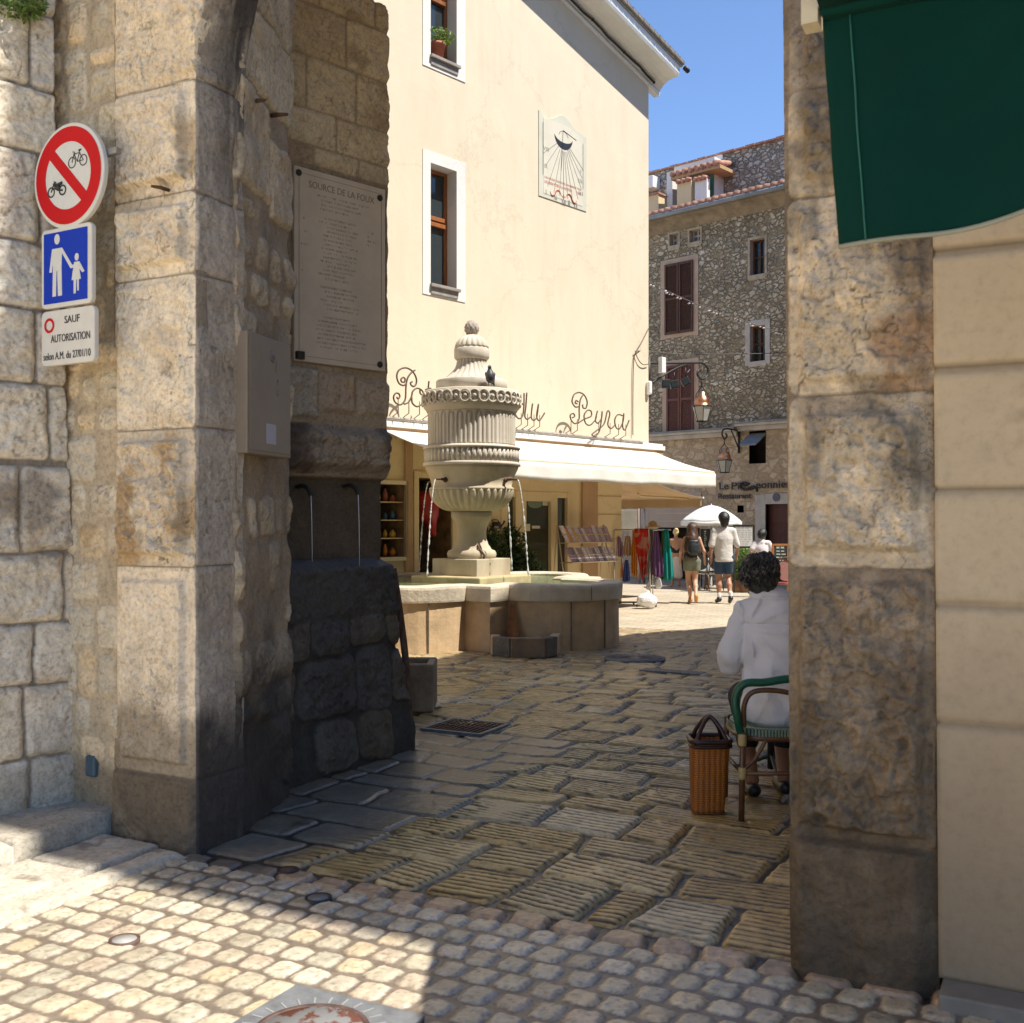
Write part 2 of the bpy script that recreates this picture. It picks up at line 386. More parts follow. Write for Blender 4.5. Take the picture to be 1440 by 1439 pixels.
def mat_plaster(name, c, stain=.12, spots=0):
    m, n, b = newmat(name); co = nd(n, 'ShaderNodeTexCoord').outputs['Object']
    mp = nd(n, 'ShaderNodeMapping'); mp.inputs['Scale'].default_value = (1, 1, .35); n.links.new(co, mp.inputs[0])
    a = noise(n, .8, 6, .65, co, .4); s = noise(n, 2.4, 5, .6, mp.outputs[0]); f = noise(n, 90, 4, .6, co)
    cc = ramp(n, a.outputs[0], [(.3, tuple(x * (1 - stain) for x in c)), (.7, c)])
    cc = mulc(n, cc, ramp(n, s.outputs[0], [(.3, (1 - stain, 1 - stain * 1.1, 1 - stain * 1.3)), (.6, 1.0)]))
    cc = mulc(n, cc, ramp(n, f.outputs[0], [(.3, .95), (.7, 1.03)]))
    mp2 = nd(n, 'ShaderNodeMapping'); mp2.inputs['Scale'].default_value = (5, 5, .25); n.links.new(co, mp2.inputs[0]); dr = noise(n, 1.6, 4, .6, mp2.outputs[0]); gz = noise(n, .5, 3, .5, co)
    cc = mixn(n, ramp(n, gz.outputs[0], [(.45, 0), (.7, .8)]), cc, mulc(n, cc, ramp(n, dr.outputs[0], [(.35, (1 - stain * 1.6, 1 - stain * 1.9, 1 - stain * 2.4)), (.55, 1.0)])))
    hv = nd(n, 'ShaderNodeTexVoronoi', feature='DISTANCE_TO_EDGE'); hv.inputs['Scale'].default_value = .55; hw = nd(n, 'ShaderNodeMix', data_type='VECTOR'); hw.inputs[0].default_value = .5; n.links.new(co, hw.inputs[4]); n.links.new(noise(n, 1.5, 6, .7, co).outputs['Color'], hw.inputs[5]); n.links.new(hw.outputs[1], hv.inputs['Vector'])
    cc = mulc(n, cc, ramp(n, hv.outputs[0], [(0, .88), (.006, 1.0)]))
    n.links.new(cc, b.inputs['Base Color']); b.inputs['Roughness'].default_value = .85; b.inputs['Specular IOR Level'].default_value = .25
    p = bump(n, b, f.outputs[0], .35, .004); bump(n, b, a.outputs[0], .25, .05, p)
    return m
def mat_canvas(name, c, trans=.25, tc=None, rough=.8):
    m, n, b = newmat(name); co = nd(n, 'ShaderNodeTexCoord').outputs['Object']
    a = noise(n, 4, 5, .6, co, .5); n.links.new(ramp(n, a.outputs[0], [(.3, tuple(x * .9 for x in c)), (.6, c)]), b.inputs['Base Color'])
    b.inputs['Roughness'].default_value = rough; b.inputs['Specular IOR Level'].default_value = .2
    bump(n, b, noise(n, 3, 3, .5, co).outputs[0], .3, .03)
    t = nd(n, 'ShaderNodeBsdfTranslucent'); t.inputs[0].default_value = (*(tc or c), 1); x = nd(n, 'ShaderNodeMixShader'); x.inputs[0].default_value = trans
    n.links.new(b.outputs[0], x.inputs[1]); n.links.new(t.outputs[0], x.inputs[2]); n.links.new(x.outputs[0], n.nodes['Material Output'].inputs[0]); return m
def mat_glass(name, c=(.02, .025, .03), rough=.06):
    m, n, b = newmat(name); b.inputs['Base Color'].default_value = (*c, 1); b.inputs['Roughness'].default_value = rough; b.inputs['Specular IOR Level'].default_value = .6
    co = nd(n, 'ShaderNodeTexCoord').outputs['Object']; bump(n, b, noise(n, 2, 2, .5, co).outputs[0], .08, .02); return m
def mat_wood(name, c, rough=.5, axis=2):
    m, n, b = newmat(name); co = nd(n, 'ShaderNodeTexCoord').outputs['Object']; mp = nd(n, 'ShaderNodeMapping')
    sc = [14, 14, 14]; sc[axis] = 1.2; mp.inputs['Scale'].default_value = sc; n.links.new(co, mp.inputs[0])
    a = noise(n, 2.5, 6, .6, mp.outputs[0], .6); n.links.new(ramp(n, a.outputs[0], [(.3, tuple(x * .6 for x in c)), (.7, tuple(min(1, x * 1.15) for x in c))]), b.inputs['Base Color'])
    b.inputs['Roughness'].default_value = rough; bump(n, b, a.outputs[0], .25, .004); return m
def mat_leaf(name, c):
    m, n, b = newmat(name); co = nd(n, 'ShaderNodeTexCoord').outputs['Object']
    a = noise(n, 9, 3, .6, co); n.links.new(ramp(n, a.outputs[0], [(.3, tuple(x * .5 for x in c)), (.7, tuple(x * 1.5 for x in c))]), b.inputs['Base Color'])
    b.inputs['Roughness'].default_value = .55
    t = nd(n, 'ShaderNodeBsdfTranslucent'); t.inputs[0].default_value = (c[0] * 1.6, c[1] * 1.6, c[2], 1); x = nd(n, 'ShaderNodeMixShader'); x.inputs[0].default_value = .25
    n.links.new(b.outputs[0], x.inputs[1]); n.links.new(t.outputs[0], x.inputs[2]); n.links.new(x.outputs[0], n.nodes['Material Output'].inputs[0]); return m
def mat_weave(name, c1, c2, scale=60, rough=.5, bs=.8):
    m, n, b = newmat(name); co = nd(n, 'ShaderNodeTexCoord').outputs['Object']
    w = nd(n, 'ShaderNodeTexWave', wave_type='BANDS', bands_direction='Z'); w.inputs['Scale'].default_value = scale; w.inputs['Distortion'].default_value = .8; w.inputs['Detail'].default_value = 2
    n.links.new(co, w.inputs[0]); w2 = nd(n, 'ShaderNodeTexWave', wave_type='BANDS', bands_direction='X'); w2.inputs['Scale'].default_value = scale * .4; w2.inputs['Distortion'].default_value = .8; n.links.new(co, w2.inputs[0])
    mm = nd(n, 'ShaderNodeMath', operation='MULTIPLY'); n.links.new(w.outputs['Fac'], mm.inputs[0]); n.links.new(w2.outputs['Fac'], mm.inputs[1])
    n.links.new(ramp(n, mm.outputs[0], [(.1, c1), (.6, c2)]), b.inputs['Base Color']); b.inputs['Roughness'].default_value = rough
    bump(n, b, mm.outputs[0], bs, .006); return m

MT = {}
MT['stone'] = mat_attr('weathered_limestone', fs=.32, bs=.6)
MT['ground'] = mat_attr('paving_stone', rough=.32, fine=38, fs=.26, bs=.5, bd=.004, spec=.6, cracks=False)
MT['plasterwall'] = mat_attr('old_plaster', rough=.85, fine=30, fs=.10, bs=.25, bd=.003, cracks=False)
MT['core'] = mat('wall_core', (.34, .29, .21), .9, .25, 1.5, .6, 12, .02)
MT['yellow'] = mat_plaster('cream_yellow_render', (.76, .65, .49), .05)
MT['yellow_dark'] = mat_plaster('ochre_shop_render', (.62, .44, .25), .1)
MT['shop_cream'] = mat_plaster('shopfront_cream_paint', (.74, .60, .36), .06)
MT['shop_brown'] = mat_plaster('pilaster_tan_paint', (.50, .33, .19), .08)
MT['white'] = mat_plaster('white_painted_surround', (.78, .76, .72), .05)
MT['whitepaint'] = mat('white_enamel', (.80, .80, .77), .35, .05, 4)
MT['greystone'] = mat('grey_sill_stone', (.30, .27, .24), .7, .2, 8, .3, 60)
MT['wood'] = mat_wood('varnished_window_wood', (.36, .13, .04), .35)
MT['glass'] = mat_glass('window_glass', (.035, .045, .05), .05)
MT['shopglass'] = mat_glass('shop_door_glass', (.05, .05, .03), .1)
MT['dark'] = mat('dark_interior', (.03, .022, .015), .9, .3, 3)
MT['interior'] = mat('shop_interior', (.22, .14, .07), .9, .5, 5)
MT['iron'] = mat('black_wrought_iron', (.02, .019, .018), .5, .3, 20, .2, 90)
MT['rust'] = mat('rusted_iron', (.09, .045, .025), .8, .5, 25, .6, 80)
MT['lettering'] = mat('bronze_brown_iron', (.10, .06, .035), .5, .25, 20)
MT['copper'] = mat('polished_copper', (.85, .38, .18), .28, .12, 9, metal=1)
MT['lampglass'] = mat('frosted_lantern_glass', (.42, .42, .38), .3, .1, 6)
MT['foun'] = mat_plaster('pale_fountain_limestone', (.56, .48, .35), .26)
MT['fountop'] = mat_plaster('carved_white_limestone', (.63, .57, .48), .20)
MT['founstain'] = mat('iron_stained_limestone', (.30, .12, .04), .7, .5, 8, .4, 40)
MT['founbasin'] = mat('tan_basin_limestone', (.52, .365, .21), .75, .28, 2.6, .6, 30, .008)
MT['darkstone'] = mat('damp_dark_stone', (.10, .085, .065), .55, .4, 5, .6, 25, .02)
MT['joint'] = mat('grey_brown_joint', (.17, .13, .09), .9, .3, 12)
MT['lead'] = mat('lead_pipe', (.12, .11, .10), .45, .3, 10, metal=.6)
MT['canvas'] = mat_canvas('white_awning_canvas', (.84, .82, .76), .18, (.85, .62, .34))
MT['canvas2'] = mat_canvas('beige_awning_canvas', (.58, .46, .32), .3, (.66, .50, .32))
MT['parasol'] = mat_canvas('white_parasol_cloth', (.85, .85, .83), .25)
MT['greencanvas'] = mat_canvas('dark_green_canvas', (.0003, .030, .023), .02, (.002, .05, .035), 1.0)
MT['greentrim'] = mat_canvas('grey_green_trim', (.30, .31, .25), .1)
MT['shutter'] = mat_wood('dark_red_brown_shutter_paint', (.10, .042, .022), .65)
MT['shutter2'] = mat_wood('faded_red_shutter_paint', (.17, .065, .045), .65)
MT['tile'] = mat('terracotta_roof_tile', (.42, .22, .15), .8, .4, 9, .5, 40, .01)
MT['rubble_up'] = mat_rubble('grey_rubble_masonry', [(.55, .50, .42), (.82, .77, .67), (.40, .36, .30), (.66, .60, .50)], (.30, .25, .18), 5.6, .9, 1.0, (.2, .18, .15), .4)
MT['rubble'] = mat_rubble('weathered_rubble_masonry', [(.40, .32, .22), (.68, .58, .43), (.50, .41, .29), (.74, .66, .52), (.56, .46, .33)], (.40, .32, .21), 6.0, 1, 1.2, (.22, .175, .12), .6)
MT['rubble_low'] = mat_rubble('tan_rubble_masonry', [(.52, .39, .27), (.68, .56, .41), (.45, .33, .24), (.60, .50, .39)], (.55, .42, .29), 3.6, .55, 1.0, (.34, .26, .18), .5)
MT['pinkrender'] = mat_plaster('pink_grey_render', (.50, .40, .33), .1)
MT['ledge'] = mat('pale_ledge_stone', (.50, .46, .42), .8, .2, 3, .3, 30)
MT['gutter'] = mat('zinc_gutter', (.22, .23, .24), .5, .2, 3)
MT['greenshut'] = mat('green_shutter_paint', (.04, .17, .11), .6, .2, 5)
MT['door'] = mat_wood('dark_red_door', (.09, .022, .018), .5)
MT['terracotta'] = mat('terracotta_pot', (.42, .13, .08), .7, .2, 10)
MT['leaf'] = mat_leaf('green_leaves', (.09, .16, .03))
MT['leafdark'] = mat_leaf('dark_green_leaves', (.04, .075, .022))
MT['skin'] = mat('skin', (.50, .28, .18), .5, .08, 6)
MT['skin2'] = mat('tanned_skin', (.36, .18, .11), .5, .08, 6)
MT['hair_brown'] = mat('brown_hair', (.06, .028, .015), .45, .5, 30, .8, 60, .01)
MT['hair_black'] = mat('black_hair', (.012, .010, .009), .45, .5, 30, .8, 60, .01)
MT['hair_grey'] = mat('dark_grey_hair', (.030, .028, .024), .5, .85, 26, 1, 40, .02)
MT['hair_blond'] = mat('blond_hair', (.62, .47, .24), .5, .3, 30, .8, 60, .01)
MT['shirt'] = mat('white_linen_shirt', (.72, .70, .72), .85, .05, 3, .35, 5, .06)
MT['shirt2'] = mat('pale_grey_shirt', (.58, .55, .52), .85, .06, 3, .5, 9, .04)
MT['tshirt'] = mat('white_t_shirt', (.66, .62, .64), .85, .06, 3, .5, 9, .03)
MT['navy'] = mat('navy_shorts', (.02, .05, .10), .8, .2, 5, .4, 14, .02)
MT['khaki'] = mat('olive_shorts', (.17, .18, .13), .8, .15, 5, .4, 14, .02)
MT['blackcloth'] = mat('black_cloth', (.015, .015, .017), .8, .2, 5, .3, 14, .02)
MT['skirt'] = mat('white_pink_skirt', (.74, .66, .66), .8, .1, 9, .5, 12, .03)
MT['leather'] = mat('black_leather', (.02, .025, .03), .35, .3, 8, .4, 25, .01)
MT['shoe'] = mat('dark_shoe_leather', (.02, .018, .017), .4, .3, 8)
MT['sandal'] = mat('tan_sandal_sole', (.55, .24, .07), .6, .2, 8)
MT['rattan'] = mat('brown_rattan_cane', (.12, .055, .022), .35, .3, 20, .3, 60)
MT['binding'] = mat('pale_cane_binding', (.42, .32, .14), .5, .2, 30, .6, 120)
MT['greencane'] = mat('green_wrapped_cane', (.005, .085, .045), .35, .15, 40, .4, 140)
MT['basket'] = mat_weave('woven_orange_wicker', (.26, .075, .008), (.60, .21, .02), 26)
MT['basketrim'] = mat('brown_leather_trim', (.035, .014, .010), .4, .2, 10)
MT['iron_cover'] = mat('worn_cast_iron', (.15, .155, .16), .5, .3, 12, .5, 50, .004)
MT['rustpatch'] = mat('rusty_brown_iron', (.09, .05, .038), .7, .6, 14, .6, 60)
MT['boxbeige'] = mat('beige_enamelled_cabinet', (.25, .185, .12), .5, .10, 4)
MT['paper'] = mat('white_paper', (.42, .39, .42), .7, .06, 20)
MT['marble'] = mat('grey_marble_plaque', (.50, .41, .31), .6, .12, 4, .1, 30)
MT['engrave'] = mat('engraved_lettering', (.19, .14, .10), .8, .2, 12)
MT['red'] = mat('sign_red', (.52, .004, .008), .6, .05, 5, spec=.2)
MT['blue'] = mat('sign_blue', (.002, .035, .40), .6, .05, 5, spec=.2)
MT['signwhite'] = mat('sign_white_reflective', (.60, .60, .56), .4, .04, 40)
MT['signcase'] = mat('sign_case_white', (.62, .60, .54), .45, .06, 12)
MT['black'] = mat('sign_black', (.02, .02, .022), .45, .05, 5)
MT['dialbg'] = mat('sundial_pale_grey_paint', (.64, .60, .49), .85, .06, 4)
MT['dialedge'] = mat('sundial_green_grey_border', (.57, .56, .46), .85, .06, 4)
MT['dialink'] = mat('sundial_grey_lines', (.22, .21, .19), .85, .1, 9)
MT['dialred'] = mat('sundial_brick_red_paint', (.45, .12, .07), .85, .2, 9)
MT['board'] = mat('blackboard_slate', (.03, .035, .035), .6, .2, 6)
MT['chalk'] = mat('chalk', (.45, .50, .48), .9, .3, 30)
MT['boardframe'] = mat('orange_wood_frame', (.42, .16, .05), .5, .2, 12)
MT['bag'] = mat('white_plastic_bag', (.80, .80, .80), .4, .05, 6, .8, 12, .04)
MT['chrome'] = mat('chromed_rail', (.5, .5, .5), .25, .05, 6, metal=1)
MT['steel'] = mat('galvanised_steel', (.3, .3, .3), .5, .2, 12, metal=.7)
MT['redcane'] = mat_weave('red_and_cream_woven_cane', (.30, .03, .03), (.5, .38, .3), 40)
MT['greenwhite'] = mat_weave('green_and_white_weave', (.004, .07, .035), (.55, .58, .45), 46)
MT['bulb'] = mat('pearly_garland_lamp', (.7, .62, .6), .4, .1, 9)
MT['cable'] = mat('grey_cable', (.12, .11, .10), .6, .2, 9)
MT['feather'] = mat('dark_grey_feathers', (.045, .045, .05), .5, .4, 14, .4, 60)
MT['featherlight'] = mat('pale_grey_feathers', (.16, .16, .17), .55, .3, 14, .4, 60)
MT['beak'] = mat('beak_horn', (.05, .04, .035), .5, .1, 9)
MT['porcelain'] = mat('white_porcelain', (.75, .74, .70), .2, .03, 9)
MT['redpot'] = mat('glossy_red_fabric', (.35, .012, .010), .4, .35, 7)
MT['tealplate'] = mat('blue_grey_enamel', (.05, .09, .12), .5, .2, 14)
MT['orange'] = mat('orange_ceramic', (.60, .22, .03), .35, .3, 14)
def mat_water():
    m, n, b = newmat('fountain_water'); b.inputs['Base Color'].default_value = (.20, .26, .12, 1); b.inputs['Roughness'].default_value = .08
    b.inputs['IOR'].default_value = 1.33; b.inputs['Transmission Weight'].default_value = .35
    co = nd(n, 'ShaderNodeTexCoord').outputs['Object']; bump(n, b, noise(n, 14, 3, .5, co).outputs[0], .25, .03); return m
MT['water'] = mat_water()
def mat_stream():
    m, n, b = newmat('falling_water'); b.inputs['Base Color'].default_value = (.9, .92, .92, 1); b.inputs['Roughness'].default_value = .12
    b.inputs['Transmission Weight'].default_value = .4; b.inputs['IOR'].default_value = 1.33; return m
MT['stream'] = mat_stream()
# ------------------------------------------------------------------ ground
E1 = np.array([.8894, -.4572]); E2 = np.array([.4572, .8894])
def cobbles(U, V):
    Uw = U + .012 * fbm(U * 3, V * 3, 11, 2); Vw = V + .03 * fbm(U * .8, V * .8, 13, 2) + .008 * fbm(U * 9, V * 9, 17, 2)
    rh = .142; r = np.floor(Vw / rh); fv = Vw / rh - r
    cw = .130; uu = Uw / cw + .5 * (r % 2) + .25 * h2(r, r * 0, 3)
    c = np.floor(uu); fu = uu - c
    j = h2(c, r, 21); j2 = h2(c, r, 22); j3 = h2(c, r, 23)
    hw = (cw * .5 - .009) * (.88 + .16 * j); hh = (rh * .5 - .010) * (.86 + .17 * j2)
    x = (fu - .5) * cw + .004 * (j - .5); y = (fv - .5) * rh + .006 * (j2 - .5)
    an = (j3 - .5) * .25; x, y = x + y * an, y - x * an
    rad = .027; qx = np.abs(x) - hw + rad; qy = np.abs(y) - hh + rad
    sd = np.hypot(np.maximum(qx, 0), np.maximum(qy, 0)) + np.minimum(np.maximum(qx, qy), 0) - rad
    sd = sd + .007 * fbm(U * 34, V * 34, 31, 3) + .004 * fbm(U * 90, V * 90, 33, 2)
    t = ss(0, .03, -sd); m = ss(-.003, .003, -sd)
    t = ss(0, .016, -sd); H = -.011 + .011 * t ** .5 * m + .0022 * fbm(U * 28, V * 28, 41, 3) * m + .003 * (j - .5) * m
    pal = np.array([(.50, .43, .31), (.53, .46, .34), (.47, .41, .30), (.52, .42, .28), (.42, .38, .29), (.50, .41, .305), (.55, .48, .37)])
    C = pal[(h2(c, r, 25) * len(pal)).astype(int)] * (.86 + .28 * j[..., None])
    C = C * (1 + .20 * fbm(U * 22, V * 22, 51, 3)[..., None]); dp = ss(.25, .5, fbm(U * 70, V * 70, 53, 3)); C = C * (1 - .4 * dp[..., None]); H = H - .002 * dp * m
    J = np.array((.18, .145, .112)) * (1 + .2 * fbm(U * 30, V * 30, 52, 3)[..., None])
    return H, J + (C - J) * m[..., None]
rows = [3.80, 3.965]; rr = random.Random(5)
while rows[-1] < 30: rows.append(rows[-1] + rr.choice([.26, .3, .34, .38, .42]) * (1 if rows[-1] < 9 else .8))
rows = np.array(rows)
def pavers(U, V):
    k = V
    Vw = V + .10 * fbm(U * .9, V * .6, 61, 2) + .022 * fbm(U * 4, V * 4, 62, 2); Uw = U + .03 * fbm(U * 1.5, V * 1.5, 63, 2) + .012 * fbm(U * 7, V * 7, 64, 2)
    Vw = np.where(V < 4.05, np.minimum(Vw * 0 + V + .006 * fbm(U * 8, V * 8, 62, 2), 29), Vw); Vw = np.clip(Vw, 3.8, 29)
    r = np.clip(np.searchsorted(rows, Vw, side='right') - 1, 0, len(rows) - 2); v0 = rows[r]; v1 = rows[r + 1]
    cwr = np.where(r == 0, .20, .32 + .30 * h2(r, r * 0 + 1, 3)); uu = Uw / cwr + h2(r, r * 0, 7) * 3
    c = np.floor(uu); fu = uu - c; lo = (h2(c, r, 71) - .5) * .56; hi = (h2(c + 1, r, 71) - .5) * .56
    lo = np.where(r == 0, lo * .3, lo); hi = np.where(r == 0, hi * .3, hi)
    slant = (h2(c, r, 77) - .5) * .36; slant2 = (h2(c + 1, r, 77) - .5) * .36
    ym = (Vw - (v0 + v1) / 2)
    a = (fu - lo) * cwr + slant * ym; b = (1 + hi - fu) * cwr - slant2 * ym
    # pieces whose cell edge moved past this point take the neighbour
    left = a < 0; right = b < 0
    cc = np.where(left, c - 1, np.where(right, c + 1, c))
    ex = np.minimum(np.abs(a), np.abs(b)); ey = np.minimum(Vw - v0, v1 - Vw)
    gap = .010 + .014 * h2(cc, r, 72)
    rad = .022 + .03 * h2(cc, r, 92); qx = gap + rad - ex; qy = gap + rad - ey
    sd = np.hypot(np.maximum(qx, 0), np.maximum(qy, 0)) + np.minimum(np.maximum(qx, qy), 0) - rad + .010 * fbm(U * 22, V * 22, 73, 4)
    m = ss(-.004, .004, -sd); t = ss(0, .022, -sd)
    j = h2(cc, r, 74); j2 = h2(cc, r, 75)
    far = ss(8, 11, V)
    pitch = .050 - .012 * far + .012 * (j2 - .5)
    gv = (V + (.05 + .22 * (j - .5)) * U + .007 * fbm(U * 6, V * 6, 76, 3)) / pitch
    gd = np.abs(gv - np.round(gv)) * pitch
    wear = ss(-.8, .1, fbm(U * 2.2, V * 2.2, 78, 3) + .9 * (h2(cc, r, 79) - .35)) * (1 - .45 * far)
    smooth_zone = ss(-3.05, -3.3, U + .15 * fbm(U * 2, V * 2, 80, 2)) * ss(7.6, 7.0, V)
    wear = wear * (1 - smooth_zone) * (r > 0)
    gw = .0078 + .005 * h2(np.floor(U * 9), np.round(gv), 81)
    g = ss(gw + .003, gw * .4, gd) * ss(.004, .016, -sd) * wear * ss(-.75, -.35, fbm(U * 12, V * 3 + np.round(gv) * 3.7, 94, 2))
    crack = ss(.035, 0, np.abs(fbm(U * 1.6 + 9, V * 1.6, 84, 4))) * (h2(cc, r, 85) < .35) * m
    H = -.026 + .024 * t ** .5 * m - .010 * g + .005 * fbm(U * 5, V * 5, 82, 3) * m + .0015 * fbm(U * 60, V * 60, 83, 2) - .004 * crack
    H = H * (1 - .55 * smooth_zone) - .012 * smooth_zone
    H = H + (1 - smooth_zone) * ((j - .5) * .010 + (h2(cc, r, 91) - .5) * .05 * ym) * m
    H = H + .0012 * np.cos(np.clip((gd / pitch - .25) * 4, -1, 1) * PI / 2) * m * wear + .0025 * ss(.2, .6, fbm(U * 14, V * 40, 93, 3)) * m
    pal = np.array([(.52, .36, .14), (.58, .40, .16), (.46, .33, .14), (.54, .40, .19), (.50, .34, .13), (.42, .33, .18), (.58, .47, .28)])
    C = pal[(h2(cc, r, 86) * len(pal)).astype(int)]
    pink = np.array((.42, .295, .19)); C = np.where((r == 0)[..., None], pink * (1 + .35 * fbm(U * 45, V * 45, 87, 3)[..., None]), C)
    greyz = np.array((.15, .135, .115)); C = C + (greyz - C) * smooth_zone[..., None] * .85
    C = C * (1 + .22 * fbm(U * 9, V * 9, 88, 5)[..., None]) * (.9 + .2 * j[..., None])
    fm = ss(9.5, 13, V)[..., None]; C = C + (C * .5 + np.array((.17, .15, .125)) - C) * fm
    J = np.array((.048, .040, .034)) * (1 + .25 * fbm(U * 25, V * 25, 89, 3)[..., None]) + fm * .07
    C = C * (1 - .93 * np.clip(g * 1.3, 0, 1)[..., None]); C = C * (1 - .5 * crack[..., None])
    return H, J + (C - J) * m[..., None]
def ground_patch(name, u0, u1, v0, v1, st, fn, label, lead):
    nu = int((u1 - u0) / st); nv = int((v1 - v0) / st)
    U, V = np.meshgrid(np.linspace(u0, u1, nu + 1), np.linspace(v0, v1, nv + 1))
    H, C = fn(U, V); X = U * E1[0] + V * E2[0]; Y = U * E1[1] + V * E2[1]
    o = link(name, fastmesh(name, np.stack([X, Y, H], -1), gridfaces(nv + 1, nu + 1), C), None, MT['ground'])
    tag(o, label, lead, None, 'structure'); return o
ground_patch('cobbled_pavement', -4.6, 1.6, 1.2, 3.80, .0075, cobbles, 'small pale rounded cobblestones in front of the gate', 'pavement')
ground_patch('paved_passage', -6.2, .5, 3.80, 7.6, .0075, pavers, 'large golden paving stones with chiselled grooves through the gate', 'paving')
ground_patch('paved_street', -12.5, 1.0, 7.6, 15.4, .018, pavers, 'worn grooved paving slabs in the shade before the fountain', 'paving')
# far square, sunlit
m, n, b = newmat('sunlit_square_paving'); co = nd(n, 'ShaderNodeTexCoord').outputs['Object']
mp = nd(n, 'ShaderNodeMapping'); mp.inputs['Rotation'].default_value = (0, 0, R(27)); n.links.new(co, mp.inputs[0])
br = nd(n, 'ShaderNodeTexBrick'); br.inputs['Scale'].default_value = 1.6; br.inputs['Mortar Size'].default_value = .012; br.inputs['Color1'].default_value = (.50, .42, .30, 1); br.inputs['Color2'].default_value = (.42, .36, .27, 1); br.inputs['Mortar'].default_value = (.24, .2, .15, 1); br.inputs['Row Height'].default_value = .3
n.links.new(mp.outputs[0], br.inputs[0])
a = noise(n, 1.3, 6, .7, co); n.links.new(mulc(n, br.outputs[0], ramp(n, a.outputs[0], [(.3, .78), (.7, 1.1)])), b.inputs['Base Color']); b.inputs['Roughness'].default_value = .7
bump(n, b, noise(n, 12, 5, .7, co).outputs[0], .5, .02)
me = M(); me.add([(-22, 14.0, -.012), (34, 14.0, -.012), (34, 60, -.012), (-22, 60, -.012)], [(0, 1, 2, 3)])
tag(me.build('square_paving', m, recalc=False), 'sunlit pale paving of the square beyond the fountain', 'paving', None, 'structure')
me = M(); me.add([(-90, -60, -.06), (90, -60, -.06), (90, 120, -.06), (-90, 120, -.06)], [(0, 1, 2, 3)])
tag(me.build('ground', mat('plain_ground', (.60, .49, .33), .9, .2, .8, .3, 10), recalc=False), 'pale dusty ground under and around the paving', 'ground', None, 'structure')

# ------------------------------------------------------------------ stone relief faces
def relief(name, W, fn, z0, z1, uL, uR, step, mat_, parent, skirt=(.12, .12, .05, .05)):
    nz = int((z1 - z0) / step); z = np.linspace(z0, z1, nz + 1)
    l = np.array([uL(a) if callable(uL) else uL for a in z]); r = np.array([uR(a) if callable(uR) else uR for a in z])
    nu = int((r - l).max() / step); A = np.linspace(0, 1, nu + 1)
    U = l[:, None] + (r - l)[:, None] * A[None]; Z = np.repeat(z[:, None], nu + 1, 1)
    Df, C = fn(U, Z)
    U = np.pad(U, 1, mode='edge'); Z = np.pad(Z, 1, mode='edge'); Df = np.pad(Df, 1, mode='edge'); C = np.pad(C, ((1, 1), (1, 1), (0, 0)), mode='edge')
    Df[:, 0] -= skirt[0]; Df[:, -1] -= skirt[1]; Df[0] -= skirt[2]; Df[-1] -= skirt[3]
    V = np.stack([W.p[0] + W.t[0] * U + W.n[0] * Df, W.p[1] + W.t[1] * U + W.n[1] * Df, Z], -1)
    return link(name, fastmesh(name, V, gridfaces(*U.shape), C), parent, mat_)
